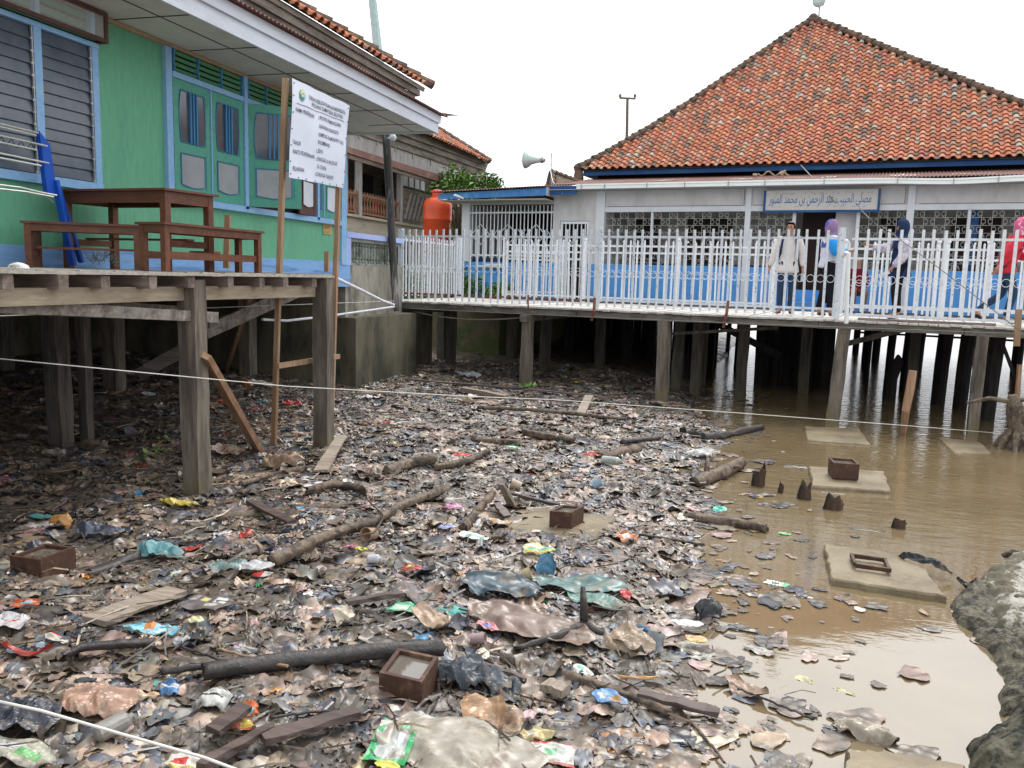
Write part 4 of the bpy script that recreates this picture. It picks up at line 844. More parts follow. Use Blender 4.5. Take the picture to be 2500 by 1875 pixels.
# ================================================================== old timber house
XO = -11.5
OH = root('old_timber_house', (XO-2, 32, 1.5), 'old weathered timber house with a railed veranda and clay tile roof', 'house')
def op(x, y, k=0.0): p = PX(x, y, XO+k); return p
yL = 22.0; yR = op(1184, 450).y
zf = op(900, 536).z; zr = op(900, 479).z; zc = 5.9
q = MB(); q.box(XO, yL, zf-.55, XO+.12, yR, zf-.02); q.box(XO+.0, yL, zf-.02, XO+.2, yR, zf+.06); q.build('floor_beam', M['balus'] if False else mat('moulded_pale_beam', (.36,.33,.27), .8, (.2,.17,.13), 2, (.5,.7), (1,.2,1), .15, 10, .2), OH)
q = MB(); q.box(XO-2.2, yL, 1.5, XO-2.1, yR, 6.6); q.box(XO-2.1, yL, zf-.3, XO-.01, yR, zf-.06); q.build('wall', M['oldwood'], OH)
q = MB(); y = yL+.1
while y < yR:
    w = .9; q.box(XO-2.09, y, zf+.4, XO-2.05, y+w, zf+1.9); y += 1.9
q.build('veranda_painted_shade', M['dark'], OH)  # near-black panels on the solid wall, painted in place of unlit openings
pys = [op(x, 500).y for x in (871, 972, 1063, 1110, 1184)]
for y in [yL+.3]+pys:
    q = MB(); q.box(XO-.02, y-.1, zf+.06, XO+.13, y+.1, 6.4); q.build('veranda_post', M['oldpale'], OH)
def railing(y0, y1):
    q = MB(); q.box(XO+.02, y0, zr-.06, XO+.1, y1, zr); q.box(XO+.03, y0, zf+.12, XO+.09, y1, zf+.17); y = y0+.1
    while y < y1: q.lathe((XO+.06, y, zf+.17), [(.03,0),(.045,.12),(.02,.3),(.05,.45),(.02,.62),(.03,zr-zf-.23)], 6); y += .2
    q.build('railing', M['rail'], OH)
railing(yL+.4, pys[0]-.1); railing(pys[0]+.1, pys[1]-.1)
q = MB(); q.box(XO+.0, pys[1]+.1, zf+.06, XO+.08, pys[2]-.1, zf+1.25); q.box(XO+.0, pys[2]+.1, zf+.06, XO+.08, pys[4]-.1, zf+1.3); q.build('panel', M['oldwood'], OH)
q = MB()
for a in range(14):
    y = pys[1]+.3+a*.35
    if y+.3 < pys[2]: q.beam((XO+.1, y, zf+.2), (XO+.1, y+.55, zf+1.1), .03, .10, up=(1,0,0))
q.build('diagonal_slats', M['oldpale'], OH)
wq = MB(); y0, y1 = pys[1]+.2, pys[2]-1.2; wq.box(XO+.02, y0, zf+1.3, XO+.06, y1, zf+2.6); WN = wq.build('window', M['oldwood'], OH)
q = MB()
for i in range(4):
    for j in range(3):
        a = y0+(y1-y0)*(i+.14)/4; b = y0+(y1-y0)*(i+.86)/4; z = zf+1.34+.42*j; q.box(XO+.061, a, z, XO+.066, b, z+.36)
q.build('pane', M['glassfrost'], WN)
wq = MB(); wq.box(XO+.02, pys[2]+.4, zf+1.35, XO+.06, pys[3]-.2, zf+2.6); WN = wq.build('window', M['oldwood'], OH); q = MB(); q.box(XO+.061, pys[2]+.6, zf+1.45, XO+.066, pys[3]-.4, zf+2.5); q.build('pane', M['glassfrost'], WN)
q = MB(); q.box(XO-2, yL, 6.0, XO+.1, yR, 6.1)
q.build('veranda_ceiling', M['indoor'], OH)
# pale vertical planks, rusty eave strip, boards, tiles: placed on their own image lines at the eaves plane
XE = XO+.5
def ez(x, y): return PX(x, y, XE)
yb = ez(1183, 443)
def strip(name, l0, l1, t0, t1, m, x0=XE, th=.06):   # lower line l0-l1, upper line t0-t1
    a, b, c, d = PX(*l0, x0), PX(*l1, x0), PX(*t1, x0), PX(*t0, x0); q = MB(); q.poly([a, b, c, d], th, (-1,0,0)); return q.build(name, M[m], OH)
strip('rusty_eave_strip', (843, 371), (1130, 462), (843, 356), (1130, 444), 'corr', XE+.5)
strip('eave_board', (843, 384), (1130, 470), (843, 371.5), (1130, 462.5), 'oldwood', XE+.45)
strip('plank_wall', (843, 356), (1184, 470), (843, 317), (1184, 432), 'oldpale')
strip('cornice_board', (860, 323), (1182, 433), (860, 303), (1186, 417), 'weather', XE+.06)
strip('cornice_board', (860, 303), (1186, 417), (860, 283), (1190, 405), 'weather', XE+.15)
strip('cornice_board', (860, 283), (1190, 405), (860, 262), (1196, 396), 'weather', XE+.24)
q = MB()
for x in range(878, 1184, 44):
    a = PX(x, 310, XE+.02); q.box(XE+.0, a.y-.04, 5.9, XE+.03, a.y+.04, 7.2)
q.build('batten', M['oldpale'], OH)
O2 = PX(846, 240, XE+.45); O3 = PX(1194, 397, XE+.45); E2 = (O3-O2).normalized(); S2 = Vector((-.84, 0, .54)); N2 = E2.cross(S2).normalized(); N2 = N2 if N2.z > 0 else -N2; L2 = (O3-O2).length
tm = MB(); tiles(tm, O2, E2, S2, N2, L2, 3.2, lambda a, b: a < L2-b*1.15 and a > 2, pitch=.26, course=.26, rr=.08, lowres=True); tm.build('roof_tiles', M['tile'], OH, fix=False)
q = MB(); q.add([O2-N2*.05, O3-N2*.05, O2+E2*(L2-3.7)+S2*3.2-N2*.05, O2+S2*3.2-N2*.05], [(0,1,2,3)]); q.add([O3-N2*.05, O2+E2*(L2-3.7)+S2*3.2-N2*.05, O3+Vector((-6,0,0))], [(0,1,2)]); q.build('roof_deck', M['ridge'], OH)
q = MB(); a = O3+N2*.08; b = O2+E2*(L2-3.7)+S2*3.2+N2*.08
for k in range(14): q.tube([a.lerp(b, k/14), a.lerp(b, (k+1)/14)], [.13, .10], 6)
q.build('hip_ridge', M['tile'] if False else M['ridge'], OH)
c = op(912, 512, -.02); q = MB(); q.poly([c+Vector((0,-.1,-.25)), c+Vector((0,.3,-.30)), c+Vector((0,.33,.2)), c+Vector((0,-.05,.25))], .03, (1,0,0)); tag(q.build('hanging_cloth', mat('red_cloth', (.45,.02,.03), .8, None, var=.2)), 'red cloth hanging on the veranda railing of the old house', 'cloth')
# orange tank
tk = root('water_tank', PD(1067, 600, 24), 'orange red plastic water tank behind the left end of the fence', 'tank')
c = PD(1067, 578, 24); zt = PD(1067, 466, 24).z; r = 35/FPX*24; zb = PD(1067, 600, 24).z; Z = lambda y: PD(1067, y, 24).z-zb
q = MB(); q.lathe((c.x, c.y, zb), [(r*.9,0),(r*.96,.05),(r*.96,Z(537)-.02),(r*1.0,Z(537)),(r*.97,Z(535)),(r*.98,Z(515)),(r*.97,Z(500)),(r*.85,Z(490)),(r*.45,Z(482)),(r*.32,Z(479))], 28); q.build('body', M['tank'], tk, smooth=True)
q = MB(); q.lathe((c.x-.02, c.y, zb+Z(480)), [(r*.36,0),(r*.36,.10),(r*.42,.11),(r*.42,.16),(r*.2,.19)], 18); q.build('lid', M['tank'], tk)
q = MB(); q.box(c.x-.6, c.y-.6, 1.3, c.x+.6, c.y+.6, zb-.005); q.build('stand', M['concrete'], tk)
q = MB(); q.tube([PD(1099, 545, 23.3), PD(1098, 620, 23.3)], .025, 6); tag(q.build('thin_stake', M['trim']), 'thin pale stake standing against the right side of the orange tank', 'stake')
q = MB(); q.tube([PD(1010, 560, 24), PD(1011, 620, 24)], .03, 6); tag(q.build('thin_stake', M['trim']), 'thin pale stake standing left of the orange tank', 'stake')
q = MB(); q.beam(pm(1110, 476, 5.0), pm(1130, 484, 5.4), .05, .05); tag(q.build('lamp_tube', M['whitep']), 'small white tube lamp under the blue eave by the tank', 'lamp')
# trees and plants
def leaves(q, c, R, n, size, cols, squash=1.0, droop=.5):
    for _ in range(n):
        d = Vector((random.gauss(0,1), random.gauss(0,1), random.gauss(0,1))).normalized()*random.random()**.45
        p = c+Vector((d.x*R, d.y*R, d.z*R*squash)); a = Vector((random.gauss(0,1), random.gauss(0,1), random.gauss(0,.5)-droop)).normalized(); b = a.cross(Vector((random.random(), random.random(), 1))).normalized(); s = size*random.uniform(.6,1.3)
        k = random.choice(cols); f = random.uniform(.7,1.25); col = tuple(x*f for x in k)
        q.add([p, p+a*s*.5+b*s*.16, p+a*s, p+a*s*.5-b*s*.16], [(0,1,2,3)], col)
GC = [(.10,.20,.035), (.14,.27,.05), (.06,.12,.03), (.20,.33,.08)]
def tree(px_, py_, d, R, n, size, label, zbase=1.4, clumps=9, sq=.7):
    c = PD(px_, py_, d); r = root('leafy_tree', (c.x, c.y, zbase), label, 'tree'); q = MB(); t = MB()
    t.tube([Vector((c.x, c.y, zbase-.2)), Vector((c.x+.05, c.y, (zbase+c.z)/2)), Vector((c.x, c.y, c.z))], [.14, .1, .06], 8)
    for i in range(clumps):
        o = c+Vector((random.uniform(-R,R), random.uniform(-R,R), random.uniform(-R*sq,R*sq))); t.tube([Vector((c.x, c.y, c.z-R*sq*.9)), o], [.05, .015], 5); leaves(q, o, R*.48, n//clumps, size, GC)
    t.build('trunk', M['bark'], r); q.build('crown', M['leaf'], r, fix=False)
tree(1120, 505, 29, .95, 2600, .24, 'leafy green tree rising behind the orange tank and the side building roof', clumps=14, sq=1.1)
tree(1165, 462, 30, .75, 1500, .24, 'light green tree top showing above the blue eave of the side building', clumps=10, sq=.45)
for (u, v, h, lab) in ((-.9, 4.4, .7, 'green bush growing behind the side fence near the corner post'), (-1.6, 5.0, .9, 'tall green weeds growing left of the side building'), (-.1, 4.6, .55, 'low green weeds at the foot of the blue side wall'), (.05, 4.2, .3, 'small ferns growing at the end of the boardwalk by the entrance'), (-2.3, 4.0, .7, 'thick green bush behind the left corner post of the fence')):
    r = root('green_bush', W(u, v, 1.45), lab, 'plant'); q = MB(); leaves(q, W(u, v, 1.45+h*.45), .45, 700, .14, GC, squash=h*1.1, droop=-.4); q.build('foliage', M['leaf'], r, fix=False)
    t = MB()
    for k in range(5): t.tube([W(u+random.uniform(-.1,.1), v, 1.35), W(u+random.uniform(-.3,.3), v+random.uniform(-.2,.2), 1.45+h*.8)], [.012,.006], 5)
    t.build('stem', M['bark'], r)
q = MB(); q.box(0,0,0,.01,.01,.01); 
c = W(-1.2, 4.9, 1.5); q = MB(); q.lathe((c.x, c.y, 1.47), [(.13,0),(.15,.03),(.15,.25),(.13,.28),(.05,.3)], 14, (0,0,1)); tag(q.build('plastic_jerrycan', mat('pale_jerrycan', (.55,.56,.38), .5, None, var=.1)), 'pale yellow jerrycan in front of the blue wall behind the fence', 'jerrycan')
# ================================================================== terrain
def fb(x, y, s, o=0.0): return noise.noise(Vector((x*s+o, y*s-o*1.7, o*.3)))
def shore_x(y):
    b = -.33 + .12*math.sin(y*1.1) + .35*fb(0, y, .45, 4)
    if y < 5.6: b += .06*(5.6-y)
    if y > 11: b += -.12*(y-11)
    return b
def ground(x, y):
    d = shore_x(y)-x
    z = .16*(1-math.exp(-max(d, 0)/1.3)) + (.10*d if d < 0 else 0)
    z = max(z, -.35)
    m = 1/(1+math.exp(-(d+.1)*6))
    z += (.045*fb(x, y, 1.1, 2)+.028*fb(x, y, 3.1, 7)+.014*fb(x, y, 8, 3))*(.35+.65*m)
    if x < -3.2: z += .06*min((-3.2-x)/3, 1.2)
    if x < -6.5: z += .10*min((-6.5-x), 6)
    vv = (Vector((x, y, 0))-W0).dot(MN); uu = (Vector((x, y, 0))-W0).dot(ME)
    if vv > 1.5 and uu < 5.2: z += min((vv-1.5)*.05, .35)*min(1, (5.2-uu)/2)
    # two shallow puddles in the mud
    for (cx, cy, rx, ry, dz) in ((-1.0, 3.85, .45, .28, .07), (-1.45, 7.3, .8, .4, .05), (-.75, 9.4, .5, .3, .10), (-1.2, 5.3, .3, .2, .05)):
        t = ((x-cx)/rx)**2+((y-cy)/ry)**2
        if t < 4: z -= dz*math.exp(-t)
    return z
def gridax(a, b, s0, mid, g):
    out = [mid]; x = mid; s = s0
    while x < b: x += s; s *= g; out.append(x)
    x = mid; s = s0
    while x > a: x -= s; s *= g; out.insert(0, x)
    return out
gx = gridax(-22, 22, .05, -1.2, 1.017); gy = gridax(1.2, 34, .045, 3.0, 1.012)
verts = [(x, y, ground(x, y)) for x in gx for y in gy]; ny = len(gy)
q = MB(); q.v = verts; q.f = [(i*ny+j, (i+1)*ny+j, (i+1)*ny+j+1, i*ny+j+1) for i in range(len(gx)-1) for j in range(ny-1)]; q.c = [None]*len(q.f)
m, t, b = nt('wet_mud')
n1 = noise_n(t, 5, 9, .7); r1 = ramp(t, n1.outputs[0], [(.32, (.035,.03,.026)), (.5, (.105,.085,.065)), (.66, (.19,.15,.11))])
n2 = noise_n(t, 40, 6, .7); r2 = ramp(t, n2.outputs[0], [(.35, (.55,)*3), (.65, (1.25,)*3)])
t.links.new(mixc(t, r1.outputs[0], r2.outputs[0], 1.0, 'MULTIPLY'), b.inputs['Base Color'])
r3 = ramp(t, n1.outputs[0], [(.4, (.22,)*3), (.6, (.6,)*3)]); t.links.new(r3.outputs[0], b.inputs['Roughness'])
bp = nd(t, 'ShaderNodeBump'); bp.inputs['Strength'].default_value = .8; bp.inputs['Distance'].default_value = .02; n3 = noise_n(t, 22, 7, .7); t.links.new(n3.outputs[0], bp.inputs['Height']); t.links.new(bp.outputs[0], b.inputs['Normal'])
M['mud'] = m
GO = tag(q.build('mud_ground', m, smooth=True, fix=False), kind='structure')
# solid land behind the left end of the walkway and under the houses
def LZ(x, y): return 1.47+.03*fb(x, y, .8)
q = MB(); ys = np.linspace(0, 14, 30)
q.grid([[W(-14+14.45*i/20, 3.42+y, LZ(i, y)) for y in ys] for i in range(21)])
q.add([W(-14, 3.42, 1.47), W(.45, 3.42, 1.47), W(.45, 3.42, -.3), W(-14, 3.42, -.3), W(.45, 17.4, 1.47), W(.45, 17.4, -.3)], [(0,1,2,3), (1,4,5,2)])
q.add([W(-14, 17.4, 1.5), W(.45, 17.4, 1.5), Vector((-6, 90, 1.5)), Vector((-90, 90, 1.5)), Vector((-90, 20, 1.5))], [(0,1,2,3,4)])
tag(q.build('bank_ground', M['land'], fix=False), kind='structure')
q = MB(); q.add([(-60, -20, -.4), (-9.8, -20, -.4), (-9.8, 12.3, .5), (-60, 12.3, 1.4)], [(0,1,2,3)]); tag(q.build('shaded_ground', M['land'], fix=False), kind='structure')
q = MB(); q.box(-17, -4, -.3, -10.8, 12.1, 1.94); q.box(-17, 12.1, -.3, -6.72, 12.18, 1.93); tag(q.build('light_block_wall', M['mossc']), 'added wall closing the space under the green house to keep it dark', 'wall')  # walls added to stop light leaking in under the house
# ================================================================== water
m, t, b = nt('river_water')
b.inputs['Roughness'].default_value = .03; b.inputs['IOR'].default_value = 2.15; b.inputs['Specular IOR Level'].default_value = .6
g = nd(t, 'ShaderNodeNewGeometry'); sp = nd(t, 'ShaderNodeSeparateXYZ'); t.links.new(g.outputs['Position'], sp.inputs[0])
n1 = noise_n(t, 1.3, 5, .6); r1 = ramp(t, n1.outputs[0], [(.3, (.145,.106,.056)), (.7, (.19,.145,.082))])
t.links.new(r1.outputs[0], b.inputs['Base Color'])
w1 = noise_n(t, 3.2, 3, .55, stretch=(1, 2.4, 1)); w2 = noise_n(t, 14, 3, .6, stretch=(1, 2.0, 1)); ad = nd(t, 'ShaderNodeMath', operation='MULTIPLY_ADD'); t.links.new(w2.outputs[0], ad.inputs[0]); ad.inputs[1].default_value = .22; t.links.new(w1.outputs[0], ad.inputs[2])
mr = nd(t, 'ShaderNodeMapRange'); t.links.new(sp.outputs[1], mr.inputs[0]); mr.inputs[1].default_value = 5.5; mr.inputs[2].default_value = 17; mr.inputs[3].default_value = .04; mr.inputs[4].default_value = 1.0
bp = nd(t, 'ShaderNodeBump'); bp.inputs['Distance'].default_value = .027; t.links.new(mr.outputs[0], bp.inputs['Strength']); t.links.new(ad.outputs[0], bp.inputs['Height']); t.links.new(bp.outputs[0], b.inputs['Normal'])
M['water'] = m
q = MB(); q.add([(-200, -60, 0), (1500, -60, 0), (1500, 3000, 0), (-900, 3000, 0), (-900, 60, 0), (-200, 60, 0)], [(0,1,2,3,4,5)]); tag(q.build('river_water', m, fix=False), kind='structure')
# ================================================================== slabs, box frames, stumps
def slab(pts, top, label, th=.09, m='slab'):
    P = [PZ(x, y, top) for x, y in pts]; c = sum(P, Vector())/len(P); q = MB(); n = 12; ring = []
    for i in range(len(P)):
        a, b_ = P[i], P[(i+1) % len(P)]
        for k in range(n): ring.append(a.lerp(b_, k/n)+(Vector((random.uniform(-.012,.012), random.uniform(-.012,.012), 0))))
    lv = [(0, -th, 1.01), (0, -.012, 1.0), (0, 0, .975), (0, .002, .6), (0, .004, .2)]; vs = []
    for (_, dz, k) in lv: vs += [c+(p-c)*k+Vector((0,0,dz+.006*fb(p.x*k, p.y*k, 5))) for p in ring]
    N = len(ring); fs = [(j*N+i, j*N+(i+1)%N, (j+1)*N+(i+1)%N, (j+1)*N+i) for j in range(len(lv)-1) for i in range(N)]
    vs.append(c+Vector((0,0,.004))); fs += [((len(lv)-1)*N+i, (len(lv)-1)*N+(i+1)%N, len(vs)-1) for i in range(N)]
    q.add(vs, fs); return tag(q.build('concrete_slab', M[m]), label, 'slab')
slab([(1965, 1040), (2098, 1046), (2125, 1084), (1972, 1073)], .022, 'muddy concrete slab just breaking the water nearest the boardwalk posts')
slab([(1976, 1138), (2158, 1150), (2175, 1198), (1984, 1185)], .04, 'muddy concrete slab in the water with a dark square box on it', th=.11)
slab([(2010, 1328), (2150, 1343), (2262, 1390), (2310, 1455), (2030, 1412)], .05, 'large pale muddy slab beside the rough concrete lump', th=.14)
slab([(2290, 1068), (2390, 1078), (2420, 1105), (2330, 1104)], .012, 'sunken slab barely showing at the right behind the stake')
slab([(1190, 1255), (1280, 1235), (1502, 1262), (1470, 1328), (1330, 1318), (1200, 1290)], .10, 'wet concrete slab among the rubbish with a small box full of water', th=.12)
slab([(2070, 1830), (2160, 1832), (2350, 1866), (2420, 1960), (2040, 1960)], .06, 'pale slab corner at the bottom of the view near the boulder', th=.1)
def frame_box(c, ea, eb, la, lb, h, z0, label, m='rust', t=.022, water='puddle'):
    z0 = max(z0, ground(c.x, c.y)-.02); h += .02
    r = root('square_box', c, label, 'box'); ea = Vector(ea).normalized(); eb = Vector(eb).normalized(); T = lambda a, b_, z: Vector((c.x, c.y, 0))+ea*a+eb*b_+Vector((0,0,z))
    q = MB(); A, B = la/2, lb/2
    for (a0, b0, a1, b1) in ((-A, -B, A, -B+t), (-A, B-t, A, B), (-A, -B+t+.0005, -A+t, B-t-.0005), (A-t, -B+t+.0005, A, B-t-.0005)): q.box(a0, b0, z0, a1, b1, z0+h+random.uniform(-.002,.002), T)
    q.build('frame', M[m], r)
    q = MB(); q.box(-A+t+.001, -B+t+.001, z0+.005, A-t-.001, B-t-.001, z0+h*.86, T); q.build('water_fill', M[water], r); return r
mm, t, b = nt('still_puddle'); b.inputs['Base Color'].default_value = (.13,.115,.095,1); b.inputs['Roughness'].default_value = .03; b.inputs['IOR'].default_value = 1.75; M['puddle'] = mm
def by3(l, n_, f, top): a, b_, c = PZ(*l, top), PZ(*n_, top), PZ(*f, top); return a, b_, c
a, n_, f = by3((925, 1680), (1030, 1705), (1070, 1640), .14); frame_box(a+(f-n_)/2+(n_-a)/2, n_-a, f-n_, (n_-a).length, (f-n_).length, .13, .02, 'dark brown square box brim full of water in the foreground litter')
a, n_, f = by3((1343, 1258), (1397, 1262), (1424, 1248), .2); frame_box(a+(f-n_)/2+(n_-a)/2, n_-a, f-n_, (n_-a).length, (f-n_).length*1.1, .12, .1, 'small rusty square box standing on the wet slab among the rubbish')
a, n_, f = by3((27, 1422), (102, 1432), (187, 1398), .14); frame_box(a+(f-n_)/2+(n_-a)/2, n_-a, f-n_, (n_-a).length, (f-n_).length, .13, .02, 'dark wooden box frame half filled with rubbish at the left edge', water='mud')
a, n_ = PZ(2035, 1140, .18), PZ(2098, 1144, .18); d_ = n_-a; eb = Vector((-d_.y, d_.x, 0)).normalized(); frame_box((a+n_)/2+eb*.14, d_, eb, d_.length, .28, .15, .055, 'dark square box standing on the slab out in the brown water')
a, n_, f = PZ(2085, 1383, .09), PZ(2170, 1395, .09), PZ(2150, 1368, .09)
q = MB()
for s, e in (((2078, 1355), (2088, 1378)), ((2088, 1380), (2176, 1393)), ((2172, 1393), (2160, 1368)), ((2080, 1356), (2165, 1368))): q.beam(PZ(*s, .085), PZ(*e, .085), .022, .03, jit=.002, seg=3)
tag(q.build('sunken_frame', M['rust']), 'flat dark metal frame sunk in the large pale slab', 'frame')
def stump(px_, py_, w, h, label, lean=(.02, 0), n=9, m='stump'):
    c = PZ(px_, py_, .0); q = MB(); vs = []; 
    for j in range(6):
        t = j/5; k = 1-.35*t**1.5
        for i in range(n):
            a = 2*math.pi*i/n; r = w/2*k*(1+.35*noise.noise(Vector((math.cos(a)*1.5+px_, math.sin(a)*1.5, t*2)))+random.uniform(-.06,.06))*(1.0 if abs(math.sin(a)) < .8 else .75); z = -.1+(h+.1)*t
            if j >= 4: z -= h*(.75 if j == 5 else .25)*max(0, .5+.9*noise.noise(Vector((math.cos(a)*1.1+px_*.37, math.sin(a)*1.1, py_*.1))))
            vs.append(c+Vector((r*math.cos(a)+lean[0]*t, r*math.sin(a)+lean[1]*t, z)))
    fs = [(j*n+i, j*n+(i+1)%n, (j+1)*n+(i+1)%n, (j+1)*n+i) for j in range(5) for i in range(n)]; vs.append(sum(vs[-n:], Vector())/n-Vector((0,0,h*.1))); fs += [(5*n+i, 5*n+(i+1)%n, len(vs)-1) for i in range(n)]
    q.add(vs, fs); return tag(q.build('rotten_stump', M[m]), label, 'stump')
stump(1850, 1186, .16, .27, 'tallest rotten black stump standing in the shallow water'); stump(1903, 1203, .07, .13, 'thin small rotten spike right of the tallest stump'); stump(1963, 1218, .14, .21, 'pointed brown rotten stump in front of the box slab'); stump(2030, 1242, .20, .17, 'wide stepped black stump nearest the box slab'); stump(2190, 1288, .15, .11, 'lone dark triangular stump out in the brown water'); stump(2477, 1360, .22, .08, 'dark rotten lump in the water at the right edge')
stump(1445, 1045, .12, .28, 'left one of two short rotten posts sunk in the rubbish'); stump(1468, 1060, .12, .2, 'right one of two short rotten posts sunk in the rubbish', m='stump')
loose('broken_plank', 'pale broken plank leaning on the two short rotten posts', 'plank', PZ(1408, 1030, .13), PZ(1438, 968, .28), .13, .04, 'plank')
# big stump with roots at the right edge, stakes
q = MB(); c = PZ(2475, 1095, 0)
q.tube([c-Vector((0,0,.1)), c+Vector((.02,0,.25)), c+Vector((-.02,0,.5)), c+Vector((-.08,0,.72))], [.17, .10, .12, .05], 10)
for a in range(7): an = a*.9; q.tube([c+Vector((0,0,.3)), c+Vector((.16*math.cos(an), .16*math.sin(an), .12)), c+Vector((.28*math.cos(an), .28*math.sin(an), -.08))], [.05,.04,.025], 7)
q.tube([c+Vector((-.05,0,.62)), c+Vector((-.35,0,.66)), c+Vector((-.62,0,.58))], [.035,.03,.02], 7); q.tube([c+Vector((-.05,0,.65)), c+Vector((.3,0,.70))], [.035,.03], 7)
tag(q.build('root_stump', M['log']), 'gnarled grey root stump standing in the water at the right edge', 'stump')
q = MB(); q.tube([PZ(2205, 1058, 0)-Vector((0,0,.1)), PD(2212, 1000, 11.5), PD(2222, 950, 11.5), PD(2229, 905, 11.5)], [.035,.055,.06,.055], 9); tag(q.build('rough_stake', M['newwood']), 'rough peeling round stake standing in the water', 'stake')
q = MB(); q.tube([PD(2480, 1020, 12), PD(2489, 890, 12)], .035, 7); tag(q.build('thin_stake', M['newwood']), 'thin reddish stake above the root stump at the right edge', 'stake')
q = MB(); q.beam(PD(2482, 845, 11.5), PD(2487, 755, 11.5), .075, .05, jit=.003, seg=3); tag(q.build('short_board', M['newwood2']), 'short upright pale board fixed to the boardwalk edge at the far right', 'board')
q = MB(); a = PZ(2368, 1072, .0); q.beam(PD(2372, 960, 11.9), PD(2385, 850, 11.9), .05, .06, jit=.006, seg=4); tag(q.build('split_post', M['postd']), 'split forked post top beside the right boardwalk post', 'post')
# rough concrete lumps at right
def lump(name, label, outline, base_h, m, seed, bul=.10, z0=-.06, tops=(), holes=(), parent=None):
    P = [PZ(x, y, .12) for x, y in outline]; 
    xs = [p.x for p in P]; ys = [p.y for p in P]; N = 170
    def sd(x, y):
        ins_, dm = False, 9
        for i in range(len(P)):
            a, b_ = P[i], P[(i+1) % len(P)]
            if (a.y > y) != (b_.y > y) and x < (b_.x-a.x)*(y-a.y)/(b_.y-a.y)+a.x: ins_ = not ins_
            ex, ey = b_.x-a.x, b_.y-a.y; tt = max(0, min(1, ((x-a.x)*ex+(y-a.y)*ey)/(ex*ex+ey*ey+1e-9))); dm = min(dm, math.hypot(x-a.x-ex*tt, y-a.y-ey*tt))
        return dm if ins_ else -dm
    x0, x1, y0, y1 = min(xs)-.1, max(xs)+.1, min(ys)-.1, max(ys)+.1; V = []; idx = {}
    for i in range(N+1):
        for j in range(N+1):
            x = x0+(x1-x0)*i/N; y = y0+(y1-y0)*j/N; s = sd(x, y)+.03*fb(x, y, 5, seed)+.012*fb(x, y, 16, seed)
            if s < -.03: continue
            z = z0+(base_h(x, y)-z0)*(1-math.exp(-max(s, 0)/bul))**.7 if s > 0 else z0
            z += (.05*fb(x, y, 3.5, seed)+.03*fb(x, y, 9, seed+2)+.018*fb(x, y, 24, seed+5)-.05*abs(fb(x, y, 6, seed+9))+.008*fb(x, y, 60, seed))*(1 if s > .0 else 0)
            for (hx, hy, hr, hd) in holes:
                h = PZ(hx, hy, .3); dd = math.hypot(x-h.x, y-h.y)
                if dd < hr: z -= hd*(1-(dd/hr)**3)
            k = max(0, .03-s)*.0; idx[i, j] = len(V); V.append((x+.02*fb(x, y, 9, 1), y+.02*fb(x, y, 9, 5), z))
    F_ = [(idx[i,j], idx[i+1,j], idx[i+1,j+1], idx[i,j+1]) for i in range(N) for j in range(N) if all(k in idx for k in ((i,j),(i+1,j),(i+1,j+1),(i,j+1)))]
    q = MB(); q.add(V, F_); return tag(q.build(name, M[m], parent, smooth=True, fix=False), label, None if parent else 'concrete')
rk = root('concrete_lump', PZ(2440, 1560, .1), 'big rough lump of broken grey concrete lying in the water at the right edge', 'rubble')
o1 = [(2312, 1440), (2345, 1408), (2400, 1402), (2440, 1390), (2600, 1420), (2700, 1700), (2500, 1690), (2450, 1700), (2425, 1665), (2435, 1600), (2410, 1550), (2365, 1500), (2325, 1468)]
lump('arched_slab', 'arched weathered slab', o1, lambda x, y: .11+.03*math.sin(x*4), 'stone', 3, .05, parent=rk)
o2 = [(2402, 1420), (2415, 1380), (2470, 1345), (2700, 1340), (2760, 1600), (2540, 1560), (2440, 1520), (2408, 1470)]
lump('white_block', 'pale block with white plaster and a hole', o2, lambda x, y: .33+.03*math.sin(y*5), 'limy', 8, .06, z0=.05, holes=((2420, 1425, .055, .3),), parent=rk) if False else None
M['limy'] = mat('limewashed_concrete', (.13,.118,.085), .9, (.34,.32,.28), 6, (.52,.56), None, .25, 12, .7, 14, .02)
lump('white_block', 'pale block with white plaster and a hole', o2, lambda x, y: .17+.02*math.sin(y*5), 'limy', 8, .06, z0=.05, holes=((2420, 1425, .05, .3),), parent=rk)
o3 = [(2430, 1720), (2372, 1770), (2352, 1850), (2370, 1930), (2450, 1990), (2560, 2020), (2800, 2000), (2850, 1700), (2640, 1650), (2520, 1680)]
M['dstone'] = mat('dark_boulder_concrete', (.10,.092,.065), .85, (.012,.014,.012), 6.0, (.44,.54), None, .45, 34, .9, 12, .025)
lump('boulder', 'dark rounded boulder of concrete', o3, lambda x, y: .27, 'dstone', 15, .13, parent=rk)
